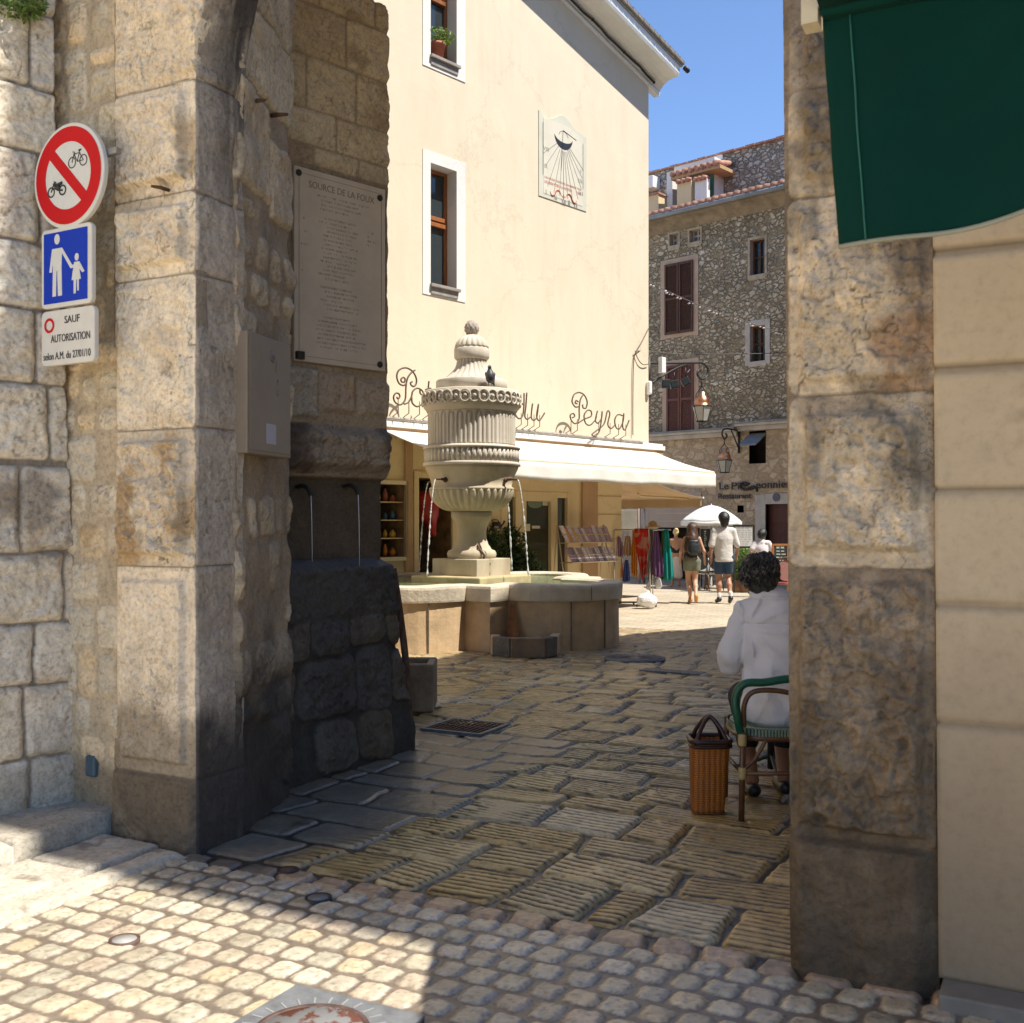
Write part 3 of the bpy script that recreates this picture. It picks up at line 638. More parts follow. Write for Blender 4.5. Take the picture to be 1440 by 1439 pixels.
def masonry(U, Z, stones, mort, md=-.012, seed=1, warp=.010, wsc=9):
    D = md + .006 * fbm(U * 14, Z * 14, seed, 4); C = np.array(mort) * (1 + .14 * fbm(U * 5, Z * 5, seed + 1, 4)[..., None])
    Uw = U + warp * fbm(U * wsc, Z * wsc, seed + 2, 3); Zw = Z + warp * fbm(U * wsc + 5, Z * wsc, seed + 3, 3)
    for i, s in enumerate(stones):
        u0, u1, z0, z1 = s['r']; g = s.get('gap', .008); rad = min(s.get('rad', .02), (u1 - u0) / 2 - g - .001, (z1 - z0) / 2 - g - .001)
        bm_ = (Uw > u0 - .03) & (Uw < u1 + .03) & (Zw > z0 - .03) & (Zw < z1 + .03)
        if not bm_.any(): continue
        x = Uw[bm_]; y = Zw[bm_]; uu = U[bm_]; zz = Z[bm_]
        qx = np.abs(x - (u0 + u1) / 2) - (u1 - u0) / 2 + g + rad; qy = np.abs(y - (z0 + z1) / 2) - (z1 - z0) / 2 + g + rad
        sd = np.hypot(np.maximum(qx, 0), np.maximum(qy, 0)) + np.minimum(np.maximum(qx, qy), 0) - rad
        m = ss(-.003, .004, -sd); mg = s.get('margin', 0); bo = s.get('boss', .01); ro = s.get('rough', .004)
        k = seed * 13 + i * 7
        d = s.get('base', 0) + ro * .3 * fbm(uu * 30, zz * 30, k, 3)
        t = ss(mg, mg + s.get('soft', .03), -sd)
        f1, f2, _ = worley(uu * s.get('chip', 9) + 2 * fbm(uu * 5, zz * 5, k + 4, 3), zz * s.get('chip', 9) + 1.2 * fbm(uu * 6, zz * 6, k + 14, 3), k)
        g1, g2, gid = worley(uu * s.get('chip', 9) * 2.6 + 2 * fbm(uu * 14, zz * 14, k + 5, 2), zz * s.get('chip', 9) * 2.2, k + 6); _id = _
        fac = (_id - .5) * ss(0, .10, f2 - f1) + .5 * (gid - .5) * ss(0, .14, g2 - g1)
        d = d + bo * t + ro * t * (1.1 * fbm(uu * 7, zz * 7, k + 1, 6, .65) + .8 * fac)
        col = np.array(s.get('col', (.45, .38, .27))) * (1 + .10 * fbm(uu * 5, zz * 5, k + 2, 4)[..., None] + .14 * (h2(np.full(uu.shape, i), np.full(uu.shape, seed), 5) - .5)[..., None])
        pit = ss(.36, .52, fbm(uu * 38, zz * 38, k + 11, 3)) * ss(-.2, .3, fbm(uu * 4, zz * 4, k + 21, 2)); d = d - .004 * pit; col = col * (1 - .40 * pit[..., None])
        cr2 = ss(.05, 0, np.minimum(f2 - f1, (g2 - g1) * 1.4)) * ss(-.05, .3, fbm(uu * 3.3, zz * 3.3, k + 12, 3)) * min(1, ro * 50) * t; d = d - .005 * cr2; col = col * (1 - .45 * cr2[..., None])
        st = ss(.12, .5, fbm(uu * 4 + 3, zz * 4, k + 3, 4)) * s.get('stain', .5)
        col = col + (np.array(s.get('scol', (.42, .27, .12))) - col) * st[..., None]
        ck = ss(.026, 0, np.abs(fbm(uu * 6, zz * 6, k + 8, 4))) * s.get('crack', .5) * ss(-.1, .25, fbm(uu * 3, zz * 3, k + 9, 2))
        d = d - .004 * ck; col = col * (1 - .68 * ck[..., None])
        D[bm_] = D[bm_] + (d - D[bm_]) * m; C[bm_] = C[bm_] + (col - C[bm_]) * m[..., None]
    return D, C
def zF(px, y): return FW.uz(px, y)[1]
def grime(C, Z, U, z0, z1, col, amt, seed, sc=5):
    w = ss(z1, z0, Z + .22 * fbm(U * sc, Z * sc, seed, 4)) * amt
    return C + (np.array(col) - C) * w[..., None]

gate = thing('stone_gateway', 'old limestone gateway with bossed pillars either side of the passage', 'gateway', (-1.54, 5.2, 0))
RAD = 1.43; ZS = 3.74
def arch_u(z):
    h = max(0, z - ZS); return RAD - math.sqrt(max(RAD * RAD - h * h, 0)) if h < RAD else RAD
# left jamb, front face
BS = dict(margin=.045, boss=.05, rough=.026, rad=.03, gap=.004, soft=.028, col=(.76, .64, .46), stain=.45, crack=.8)
def cz(y): return zF(225, y)
jl = -.555
jst = [dict(BS, r=(jl, 0, cz(1090), cz(797)), rad=.02, margin=.055, boss=.035, rough=.014, chip=20, col=(.74, .62, .45), crack=.2),
       dict(BS, r=(jl, 0, cz(797), cz(604)), boss=.05, rough=.045, chip=14, col=(.72, .60, .43), stain=.8, crack=.9),
       dict(BS, r=(jl, 0, cz(604), cz(390)), margin=.01, boss=.012, rough=.018, col=(.76, .65, .48), stain=.3, crack=1),
       dict(BS, r=(jl, 0, cz(390), cz(276)), boss=.05, rough=.024, col=(.78, .67, .50), stain=.3),
       dict(BS, r=(jl, 0, cz(276), cz(122)), boss=.055, rough=.028, col=(.76, .64, .47), stain=.6),
       dict(BS, r=(jl, .5, cz(122), cz(-60)), margin=.012, boss=.015, rough=.025, col=(.70, .58, .41), stain=.5),
       dict(BS, r=(jl, .6, cz(-60), 5.0), margin=.012, boss=.015, rough=.02)]
def jamb_fn(U, Z):
    D, C = masonry(U, Z, jst, (.26, .21, .15), -.006, 3, .006)
    low = ss(cz(1086), cz(1096), Z)
    d2 = .045 * ss(0, .10, U - (jl - .05)) * ss(0, .06, .01 - U) ** .5 + .02 * fbm(U * 5, Z * 5, 90, 4) + .008 * fbm(U * 22, Z * 22, 92, 3)
    D = D + (d2 - .012 - D) * low - .012 * ss(.012, 0, np.abs(Z - cz(1090)))
    c2 = np.array((.36, .27, .165)) * (1 + .6 * fbm(U * 14, Z * 14, 93, 6, .65)[..., None])
    dk = ss(-.05, .25, fbm(U * 3 + 1, Z * 4, 94, 4) + .45 * ss(-.46, -.3, U) * ss(-.03, -.2, U) - .05)
    c2 = c2 + (np.array((.060, .052, .045)) - c2) * (dk * .85)[..., None]
    C = C + (c2 - C) * low[..., None]
    C = grime(C, Z, U, .52, .78, (.17, .125, .075), .7, 96)
    return D, C
relief('jamb_face', FW, jamb_fn, -.05, 4.7, lambda z: FW.u(160 + 5 * (z < 2.5)) if z > .5 else FW.u(160), lambda z: arch_u(z), .0075, MT['stone'], gate, (.25, .07, .05, .05))
# left jamb, reveal towards the passage
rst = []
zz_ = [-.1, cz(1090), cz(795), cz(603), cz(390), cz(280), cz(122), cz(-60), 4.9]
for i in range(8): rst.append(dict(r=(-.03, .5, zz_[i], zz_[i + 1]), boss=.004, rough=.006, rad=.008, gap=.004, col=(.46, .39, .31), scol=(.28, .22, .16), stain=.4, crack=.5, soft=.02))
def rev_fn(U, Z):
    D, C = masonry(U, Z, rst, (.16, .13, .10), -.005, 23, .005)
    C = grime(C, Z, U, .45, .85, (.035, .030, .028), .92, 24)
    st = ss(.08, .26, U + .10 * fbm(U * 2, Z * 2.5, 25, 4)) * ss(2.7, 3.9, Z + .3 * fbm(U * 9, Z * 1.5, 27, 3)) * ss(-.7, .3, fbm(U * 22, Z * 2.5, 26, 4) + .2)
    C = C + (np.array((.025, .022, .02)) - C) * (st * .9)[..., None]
    C = C * (1 + .25 * ss(.3, .6, fbm(U * 40, Z * 6, 29, 3))[..., None])
    D = D + .012 * fbm(U * 3, Z * 3, 28, 2)
    return D, C
class Arched(Wall):
    pass
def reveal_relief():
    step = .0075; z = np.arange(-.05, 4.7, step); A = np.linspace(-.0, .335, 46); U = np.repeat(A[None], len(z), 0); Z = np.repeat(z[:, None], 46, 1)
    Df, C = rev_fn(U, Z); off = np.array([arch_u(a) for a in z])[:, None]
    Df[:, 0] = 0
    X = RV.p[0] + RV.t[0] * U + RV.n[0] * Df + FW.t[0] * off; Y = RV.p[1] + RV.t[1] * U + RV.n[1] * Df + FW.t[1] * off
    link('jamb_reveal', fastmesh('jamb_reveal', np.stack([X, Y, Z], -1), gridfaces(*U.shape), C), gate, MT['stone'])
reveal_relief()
# infill masonry between the jamb and the left wall (small rubble)
def rubble_rows(u0, u1, z0, z1, hmin, hmax, wmin, wmax, cols, seed, **kw):
    g = random.Random(seed); out = []; z = z0
    while z < z1:
        h = g.uniform(hmin, hmax); u = u0 - g.uniform(0, .1)
        while u < u1:
            w = g.uniform(wmin, wmax); dz = g.uniform(-.02, .02)
            if g.random() > kw.get('skip', .05):
                out.append(dict(dict(r=(u, u + w, z + dz, z + h + g.uniform(-.03, .02)), boss=g.uniform(.012, .03), rough=.02, rad=g.uniform(.03, .07), gap=g.uniform(.008, .018), soft=.04, col=g.choice(cols), stain=g.uniform(.1, .7), crack=.4), **kw.get('st', {})))
            u += w
        z += h
    return out
bst = rubble_rows(-1.35, -.5, .35, 4.6, .13, .28, .11, .27, [(.70, .58, .39), (.64, .55, .40), (.72, .56, .35), (.60, .51, .36)], 4, skip=.12, st=dict(boss=.010, rough=.016, rad=.045, soft=.03, crack=.8))
def infill_fn(U, Z):
    D, C = masonry(U, Z, bst, (.50, .40, .265), -.003, 43, .012)
    C = grime(C, Z, U, .3, .55, (.20, .15, .09), .7, 44); return D - .035, C
relief('infill_masonry', FW, infill_fn, -.05, 4.7, -1.15, jl + .03, .008, MT['stone'], gate)
# pier on the right
PU = lambda z: FW.u(1100 + 13 * min(1, max(0, (3.6 - z) / 3.6)))
def pz(y): return FW.uz(1205, y)[1]
pl = 2.86; pr = 3.375
PS = dict(margin=.04, boss=.03, rough=.04, rad=.04, gap=.004, soft=.035, col=(.44, .37, .27), scol=(.19, .145, .105), stain=.7, crack=.7)
pst = [dict(PS, r=(pl, pr, pz(1185), pz(800)), margin=.03, boss=.045, rough=.05, col=(.27, .21, .145), chip=7, stain=.9),
       dict(PS, r=(pl, pr, pz(800), pz(553)), margin=.05, boss=.05, rough=.04, chip=16, col=(.50, .42, .31), stain=.6),
       dict(PS, r=(pl, pr, pz(553), pz(268)), margin=.03, boss=.03, rough=.035, col=(.55, .46, .335), scol=(.28, .15, .07), stain=.7, crack=1),
       dict(PS, r=(pl, pr, pz(268), pz(112)), margin=.05, boss=.03, rough=.035, col=(.52, .42, .28), chip=12),
       dict(PS, r=(pl, pr, pz(112), pz(-40)), margin=.05, boss=.035, rough=.03, col=(.35, .28, .20)),
       dict(PS, r=(pl, pr, pz(-40), 4.4), col=(.35, .28, .20))]
def pier_fn(U, Z):
    D, C = masonry(U, Z, pst, (.22, .165, .11), -.008, 53, .007)
    low = ss(pz(1180), pz(1192), Z); d2 = .05 * ss(0, .09, U - pl + .02) * ss(0, .08, pr - U) + .02 * fbm(U * 4, Z * 4, 54, 4) + .007 * fbm(U * 20, Z * 20, 55, 4)
    D = D + (d2 - D) * low
    c2 = np.array((.22, .17, .115)) * (1 + .7 * fbm(U * 14, Z * 14, 56, 6, .65)[..., None]); dk = ss(-.25, .25, fbm(U * 4, Z * 4, 57, 4) + .4 * ss(3.15, 3.36, U))
    c2 = c2 + (np.array((.045, .040, .035)) - c2) * (dk * .85)[..., None]; C = C + (c2 - C) * low[..., None]
    C = grime(C, Z, U, .5, 1.5, (.10, .068, .036), .75, 58, 3)
    rs_ = ss(3.10, 3.34, U + .12 * fbm(U * 2, Z * 2, 158, 3)) * ss(.0, .35, fbm(U * 5, Z * 1.6, 159, 4) + .12); C = C + (np.array((.22, .135, .075)) - C) * (rs_ * .55)[..., None]
    lt_ = ss(.05, .4, fbm(U * 8, Z * 8, 160, 5)) * (Z > .5); C = C * (1 + .35 * lt_[..., None])
    gr = ss(.12, .45, fbm(U * 3, Z * 2.2 + 4, 59, 4)); C = C + (np.array((.08, .060, .04)) - C) * (gr * .6)[..., None]
    return D, C
relief('pier_face', FW, pier_fn, -.05, 4.4, PU, lambda z: FW.u(1322 - 12 * min(1, max(0, z / 3.6))) + .004 * math.sin(z * 9), .0065, MT['stone'], gate, (.33, .06, .05, .05))
# mass over and behind the gate faces
H = 17.0
mb = M(FW)
def gring(d0, d1):
    N = 24; RR = RAD + .03; pts = [(RAD - RR * math.cos(PI * i / N), ZS + RR * math.sin(PI * i / N)) for i in range(N + 1)]
    for i in range(N):
        (a, b_), (c, e) = pts[i], pts[i + 1]
        mb.add([(a, d0, b_), (c, d0, e), (c, d0, H), (a, d0, H), (a, d1, b_), (c, d1, e), (c, d1, H), (a, d1, H)], [(0, 1, 2, 3), (7, 6, 5, 4), (0, 4, 5, 1), (3, 2, 6, 7)])
gring(-.05, -.32)
mb.build('arch_wall', MT['core'], gate)
mb = M()
def Pq(W, u, d): p = W.P(u, 0, d); return (p.x, p.y)
lm = [Pq(FW, -4.2, -.10), Pq(FW, -.04, -.10), (-1.50, 5.50), (-1.47, 6.2), (-1.62, 7.0), (-1.10, 7.55), (-3.2, 9.4), (-7.5, 8.2)]
mb.prismz(lm, -.05, H); mb.build('wall_mass', MT['core'], gate)
# ------------------------------------------------------------------ passage side: rough wall, plaque wall, spout niche
side = thing('fountain_niche_wall', 'rough stone wall inside the passage with a dark spout niche', 'wall', (-1.36, 6.4, 0))
dst = rubble_rows(-.1, .95, .05, 3.35, .16, .34, .16, .42, [(.42, .33, .22), (.50, .40, .27), (.38, .30, .20), (.54, .44, .30)], 9, skip=.42, st=dict(gap=.03, boss=.012, rough=.018, soft=.08, rad=.05)) + \
      [dict(r=(-.05, .42, 3.36, 3.9), boss=.012, rough=.01, rad=.02, col=(.58, .47, .32)), dict(r=(.42, 1, 3.3, 3.75), boss=.012, rough=.01, col=(.56, .45, .31)), dict(r=(-.05, 1, 3.9, 4.35), boss=.012, rough=.01, col=(.58, .48, .33)), dict(r=(-.05, 1, 4.35, 5), boss=.012, rough=.01, col=(.56, .46, .32))]
def d2_fn(U, Z):
    D, C = masonry(U, Z, dst, (.33, .25, .16), -.01, 63, .03, 7)
    D = D + .03 * fbm(U * 3, Z * 3, 64, 4); C = grime(C, Z, U, .55, 1.1, (.035, .030, .026), .9, 65)
    C = C * (1 + .3 * fbm(U * 5, Z * 3, 66, 4)[..., None]); return D, C
relief('rough_masonry', D2, d2_fn, -.05, 5.0, -.05, lambda z: .79 + .018 * math.sin(z * 11) + .012 * math.sin(z * 23 + 1), .010, MT['stone'], side, (.1, .25, .05, .05))
def ez(y): return EW.uz(545, y)[1]
er = EW.u(545); eg = []
for za, zb, cuts in [(ez(262), ez(236), [-.1, .16, .52, .8]), (ez(236), ez(188), [-.1, .34, .8]), (ez(188), ez(118), [-.1, .1, .50, .8]), (ez(118), ez(48), [-.1, .42, .8]), (ez(48), ez(-25), [-.1, .2, .66, .8]), (ez(-25), ez(-110), [-.1, .5, .8]), (ez(525), ez(262), [-.1, .8])]:
    for a, c in zip(cuts[:-1], cuts[1:]):
        if zb - za > 1: eg.append(dict(r=(a, c, za, zb), boss=0, rough=.004, col=(.27, .20, .13), gap=0, rad=.01)); continue
        eg.append(dict(r=(a, c, za, zb), boss=.012, rough=.018, rad=.02, gap=.007, col=random.choice([(.52, .41, .27), (.46, .36, .24), (.56, .45, .31)]), scol=(.22, .14, .08), stain=.5, crack=.6))
eg += [dict(r=(-.1, .20, ez(600), ez(527)), boss=.03, rough=.03, rad=.03, col=(.36, .31, .24)), dict(r=(.2, .5, ez(590), ez(530)), boss=.02, rough=.012, rad=.02, gap=.014, col=(.40, .30, .21)), dict(r=(.5, .8, ez(590), ez(535)), boss=.02, rough=.012, rad=.02, gap=.014, col=(.38, .29, .20)),
       dict(r=(-.1, .8, ez(672), ez(602)), boss=.10, rough=.04, rad=.05, soft=.09, col=(.34, .27, .19), scol=(.10, .07, .05), stain=.9, crack=1)]
def e_fn(U, Z):
    D, C = masonry(U, Z, eg, (.34, .26, .17), -.008, 73, .007)
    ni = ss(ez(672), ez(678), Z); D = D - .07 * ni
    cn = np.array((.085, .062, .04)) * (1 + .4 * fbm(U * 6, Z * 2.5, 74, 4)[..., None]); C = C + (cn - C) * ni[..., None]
    return D, C
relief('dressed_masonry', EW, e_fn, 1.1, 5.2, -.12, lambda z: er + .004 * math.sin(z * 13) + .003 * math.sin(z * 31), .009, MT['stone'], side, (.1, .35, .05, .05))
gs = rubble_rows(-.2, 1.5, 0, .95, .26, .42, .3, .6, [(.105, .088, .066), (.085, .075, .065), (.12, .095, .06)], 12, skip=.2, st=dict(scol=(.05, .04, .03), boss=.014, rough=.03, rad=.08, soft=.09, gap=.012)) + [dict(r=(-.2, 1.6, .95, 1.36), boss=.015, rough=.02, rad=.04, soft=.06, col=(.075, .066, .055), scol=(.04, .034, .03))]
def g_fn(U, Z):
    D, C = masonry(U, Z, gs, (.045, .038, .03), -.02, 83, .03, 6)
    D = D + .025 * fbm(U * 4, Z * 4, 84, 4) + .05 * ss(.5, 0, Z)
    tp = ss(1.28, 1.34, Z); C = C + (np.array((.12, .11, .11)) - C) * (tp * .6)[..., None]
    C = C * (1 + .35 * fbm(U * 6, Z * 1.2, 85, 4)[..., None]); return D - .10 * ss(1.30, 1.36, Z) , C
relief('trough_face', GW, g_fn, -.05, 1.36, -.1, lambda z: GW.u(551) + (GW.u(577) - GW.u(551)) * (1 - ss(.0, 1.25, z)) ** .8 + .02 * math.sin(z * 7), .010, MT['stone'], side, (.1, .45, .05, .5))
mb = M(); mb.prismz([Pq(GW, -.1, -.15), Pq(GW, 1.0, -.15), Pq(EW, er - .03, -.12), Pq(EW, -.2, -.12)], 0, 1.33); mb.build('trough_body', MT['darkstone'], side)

# ------------------------------------------------------------------ left wall and steps
def sz(y, px=60): return SW.uz(px, y)[1]
lst = []
for za, zb, cuts in [(-.05, sz(1065), [-1.5, -.3, .3]), (sz(1065), sz(962), [-1.5, -.50, -.33, .3]), (sz(962), sz(875), [-1.5, -.28, -.05, .3]), (sz(875), sz(778), [-1.5, -.12, .3]), (sz(778), sz(655), [-1.5, -.35, .3]), (sz(648), sz(540), [-1.5, -.2, .3]), (sz(540), sz(438), [-1.5, -.27, .3]), (sz(438), sz(345), [-1.5, -.2, .3]), (sz(345), sz(218), [-1.5, -.25, .3]), (sz(218), sz(128), [-1.5, -.12, .3]), (sz(128), sz(20), [-1.5, -.3, .3]), (sz(20), sz(-90), [-1.5, -.12, .3])]:
    for a, c in zip(cuts[:-1], cuts[1:]):
        lst.append(dict(r=(a, c, za, zb), boss=.014, rough=.017 if za > .9 else .010, rad=.025, gap=.007, soft=.03, chip=7, col=random.choice([(.66, .59, .47), (.70, .62, .48), (.60, .54, .45), (.68, .62, .51)]), stain=.35, crack=.7))
def l_fn(U, Z):
    D, C = masonry(U, Z, lst, (.25, .21, .165), -.012, 103, .012)
    dk = ss(.3, .6, fbm(U * 4, Z * 4, 104, 4)); C = C + (np.array((.2, .16, .12)) - C) * (dk * .6)[..., None]
    C = grime(C, Z, U, .3, .5, (.26, .23, .18), .5, 105); return D, C
lw = thing('stone_side_wall', 'grey white wall of big rough blocks at the left edge', 'wall', (-2.6, 5.3, 0))
relief('wall_face', SW, l_fn, -.05, 4.7, -1.3, lambda z: SW.u(117 - 42 * min(1, max(0, (z - .2) / 3.6)) ** .85) , .009, MT['stone'], lw, (.1, .3, .05, .05))
mb = M(); mb.prismz([Pq(SW, -14, -.12), Pq(SW, -.32, -.12), Pq(SW, -.1, -.9), Pq(SW, -14, -.9)], -.05, 12); mb.build('wall_core', mat('warm_bounce_masonry', (.62, .49, .32), .9, .2, 1.5, .5, 12, .02), lw)  # long tall run out of view added to bounce warm light into the shade
def slab_fn(sd, base=(.46, .42, .35), dirt=(.2, .17, .13)):
    def f(U, V):
        d = .006 * fbm(U * 5, V * 5, sd, 4) + .002 * fbm(U * 40, V * 40, sd + 1, 3)
        C = np.array(base) * (1 + .16 * fbm(U * 6, V * 6, sd + 2, 4)[..., None]); t = ss(.3, .5, fbm(U * 9, V * 9, sd + 3, 4)); C = C + (np.array(dirt) - C) * (t * .7)[..., None]
        return d, C
    return f
def stone_slab(name, u0, u1, v0, v1, z0, z1, seed, rnd=.02, base=(.46, .42, .35)):
    st = .012; nu = max(2, int((u1 - u0) / st)); nv = max(2, int((v1 - v0) / st))
    U, V = np.meshgrid(np.linspace(u0, u1, nu + 1), np.linspace(v0, v1, nv + 1)); d, C = slab_fn(seed, base)(U, V)
    ed = np.minimum(np.minimum(U - u0, u1 - U), np.minimum(V - v0, v1 - V)) + .006 * fbm(U * 20, V * 20, seed + 9, 2)
    Hh = z1 + d - rnd * (1 - ss(0, rnd * 1.4, ed)); wob = .006 * fbm(U * 6 + V * 6, V * 3, seed + 8, 3)
    U = np.pad(U + wob, 1, mode='edge'); V = np.pad(V + wob, 1, mode='edge'); Hh = np.pad(Hh, 1, mode='edge'); C = np.pad(C, ((1, 1), (1, 1), (0, 0)), mode='edge')
    Hh[0] = z0; Hh[-1] = z0; Hh[:, 0] = z0; Hh[:, -1] = z0
    X = U * E1[0] + V * E2[0]; Y = U * E1[1] + V * E2[1]
    o = link(name, fastmesh(name, np.stack([X, Y, Hh], -1), gridfaces(*U.shape), C), None, MT['stone'], (float(X.mean()), float(Y.mean()), z0)); return o
tag(stone_slab('stone_step', -6.0, -4.32, 3.35, 4.02, -.02, .130, 7, .018, (.42, .38, .31)), 'raised limestone step at the foot of the left wall', 'step')
tag(stone_slab('stone_step', -6.0, -4.32, 1.6, 3.34, -.02, .128, 9, .03, (.48, .44, .37)), 'sunlit rounded end of the limestone step at the left edge', 'step')
for i, (a, c) in enumerate([(1.4, 2.6), (2.61, 3.42), (3.43, 3.86)]):
    o = stone_slab('flat_slab', -4.31, -3.93, a, c, -.03, .030, 20 + i, .01, (.50, .45, .37)); o.name = 'paving_slab'
    tag(o, ['pale flat slab between step and kerb nearest the camera', 'cracked flat slab between the step and the kerb', 'small flat slab against the foot of the left pillar'][i], 'slab', None, 'structure')
tag(stone_slab('kerb', -3.925, -3.74, 1.4, 3.86, -.03, .024, 31, .035, (.50, .45, .36)), 'long rounded pale kerb running up to the left pillar', 'kerb', None, 'structure')

# ------------------------------------------------------------------ plastered house on the right of the gate
hs = thing('plastered_house', 'beige plastered house front with grooved bands right of the pier', 'house', (2.6, 3.1, 0))
def hz(y): return FW.uz(1375, y)[1]
grooves = [hz(1021), hz(854), hz(689), hz(516), hz(351), hz(185)]
def h_fn(U, Z):
    D = .018 + .004 * fbm(U * 3, Z * 3, 110, 3); C = np.array((.50, .40, .27)) * (1 + .07 * fbm(U * 2.5, Z * 1.2, 111, 5)[..., None])
    for g in grooves:
        w = ss(.017, .010, np.abs(Z - g + .003 * fbm(U * 4, Z * 4, 112, 2))); D = D - .022 * w; C = C * (1 - .22 * w[..., None]); C = C * (1 - .45 * (w * ss(g - .004, g + .006, Z))[..., None])
    C = grime(C, Z, U, .2, 1.6, (.20, .15, .095), .8, 113, 2)
    sp = ss(.62, .7, vnoise(U * 22, Z * 22, 114)) * ss(.3, .6, fbm(U * 2, Z * 2, 115, 2)); C = C * (1 - .4 * sp[..., None])
    return D, C
relief('house_front', FW, h_fn, .05, 4.6, lambda z: FW.u(1321 - 12 * min(1, max(0, z / 3.6))), 7.2, .016, MT['plasterwall'], hs, (.04, .3, .05, .05))
mb = M(); mb.prismz([Pq(FW, 2.90, -.09), Pq(FW, 7.3, -.09), Pq(FW, 7.3, -.02), Pq(FW, 14.5, -.02), (11.35, -9), (20, -9), (20, 6.3), (2.24, 6.3)], -.05, H)
mb.build('front_block', MT['core'], hs)
mb = M(); mb.prismz([(4.03, 6.31), (20, 6.31), (20, 22.5), (17.1, 19.36), (5.94, 11.0)], -.05, 12.0)
mb.build('rear_wing', MT['core'], hs)
o = None
mb = M(FW); mb.box(3.39, 7.5, .0, .16, -.03, .05); o = mb.build('plinth_kerb', mat('dull_plinth_stone', (.20, .18, .15), .8, .2, 6, .4, 40), hs, bevel=.008)
# ------------------------------------------------------------------ fountain
FC = Vector((-.57, 15.1, 0)); TH = R(-80.7); FA = 1.36; FR = .97
def dirv(a): return Vector((math.cos(a), math.sin(a), 0))
def outline(off, na=22):
    pts = []
    for k in range(4):
        tc = TH + k * PI / 2; ts = tc + PI / 4; a = FA - off; r = FR - off
        pts.append(FC + dirv(tc) * (a * math.sqrt(2)))
        n = dirv(ts); t = dirv(ts + PI / 2); c = FC + n * FA
        if off > .02: pts.append(FC + n * a - t * r)
        for i in range(na + 1):
            w = -PI / 2 + PI * i / na; pts.append(c + n * (r * math.cos(w)) + t * (r * math.sin(w)))
        if off > .02: pts.append(FC + n * a + t * r)
    return [(p.x, p.y) for p in pts]
fo = thing('stone_fountain', 'round lobed stone fountain with carved column and water jets', 'fountain', FC)
mb = M(); rg = random.Random(3)
def ringwall(mb, layers):          # layers: (offset, z); same point count wanted
    n = None; b = []
    for off, z in layers:
        p = outline(max(off, .021)); n = len(p); b.append([(x, y, z + .006 * math.sin(x * 5 + y * 7) * (z > .7)) for x, y in p])
    vs = sum(b, []); L = len(layers)
    mb.add(vs, [(i * n + j, i * n + (j + 1) % n, (i + 1) * n + (j + 1) % n, (i + 1) * n + j) for i in range(L - 1) for j in range(n)], False)
ringwall(mb, [(.07, -.02), (.07, .02), (.075, .30), (.075, .615), (.075, .63)])
mb.build('basin_wall', MT['founbasin'], fo)
mb = M(); ringwall(mb, [(.10, .615), (.035, .617), (.03, .64), (.022, .78), (.03, .81), (.05, .825), (.20, .832), (.27, .825), (.30, .80), (.31, .5)])
mb.build('basin_rim', mat('worn_pale_rim_stone', (.56, .48, .36), .7, .22, 3, .7, 22, .012), fo)
mb = M(); op = outline(.06)
for i in [12, 22, 31, 50, 60, 8, 80, 88, 98]:
    x, y = op[i % len(op)]; v = (Vector((x, y, 0)) - FC); mb = M(); mb.obox((x, y, .30), .005, .009, .31, (-v.y, v.x, 0), (v.x, v.y, 0)); mb.build('mortar_joint', MT['joint'], fo)
op2 = outline(.021)
for i in [10, 20, 28, 45, 62, 84, 94]:
    x, y = op2[i % len(op2)]; v = (Vector((x, y, 0)) - FC); mb = M(); mb.obox((x, y, .71), .004, .003, .085, (-v.y, v.x, 0), (v.x, v.y, 0)); mb.build('mortar_joint', MT['joint'], fo)
# rust coloured run in the corner beside the block
n0 = dirv(TH + PI / 4); t0 = dirv(TH + 3 * PI / 4); jp = FC + n0 * FA - t0 * FR
mb = M(); q = jp + n0 * .0; s1 = t0 * .0
mb.add([(jp.x - .05, jp.y - .10, 0), (jp.x + .16, jp.y - .12, 0), (jp.x + .05, jp.y + .02, 0), (jp.x + .01, jp.y - .01, .62), (jp.x + .05, jp.y - .01, .62), (jp.x + .04, jp.y + .02, .62)],
       [(0, 1, 2), (3, 5, 4), (0, 3, 4, 1), (1, 4, 5, 2), (2, 5, 3, 0)])
mb.build('rust_run', MT['founstain'], fo)
mb = M(); wp = outline(.30); mb.add([(x, y, .775) for x, y in wp], [tuple(range(len(wp)))]); mb.build('water_surface', MT['water'], fo, recalc=False)
# square plinths of the column, turned so that a corner faces the viewer
def sq(mb, h, z0, z1, rot=TH, c=FC):
    p = [c + dirv(rot + k * PI / 2) * h for k in range(4)]; mb.prismz([(a.x, a.y) for a in p], z0, z1)
mb = M(); sq(mb, .86, .4, .87); mb.build('lower_plinth', mat('mossy_plinth_stone', (.44, .36, .20), .7, .25, 4, .5, 30), fo, bevel=.02)
mb = M(); sq(mb, .56, .86, 1.105); mb.build('upper_plinth', MT['foun'], fo, bevel=.01)
def cosf(n, amp, pw=1): return lambda r, z, w: r * (1 + amp * (abs(math.cos(n * w / 2)) ** pw - .5))
def zy(y): return 1.6 + (736 - y) / 100.7
mb = M()
mb.lathe([(.33, zy(786)), (.345, zy(783)), (.35, zy(779)), (.33, zy(775)), (.28, zy(773)), (.265, zy(770)), (.235, zy(766)), (.212, zy(758)), (.205, zy(750)), (.215, zy(742)), (.245, zy(734)), (.285, zy(728)), (.29, zy(727)), (.29, zy(720)), (.275, zy(719))], FC, 48)
mb.build('column_foot', MT['foun'], fo)
mb = M()
prof = []
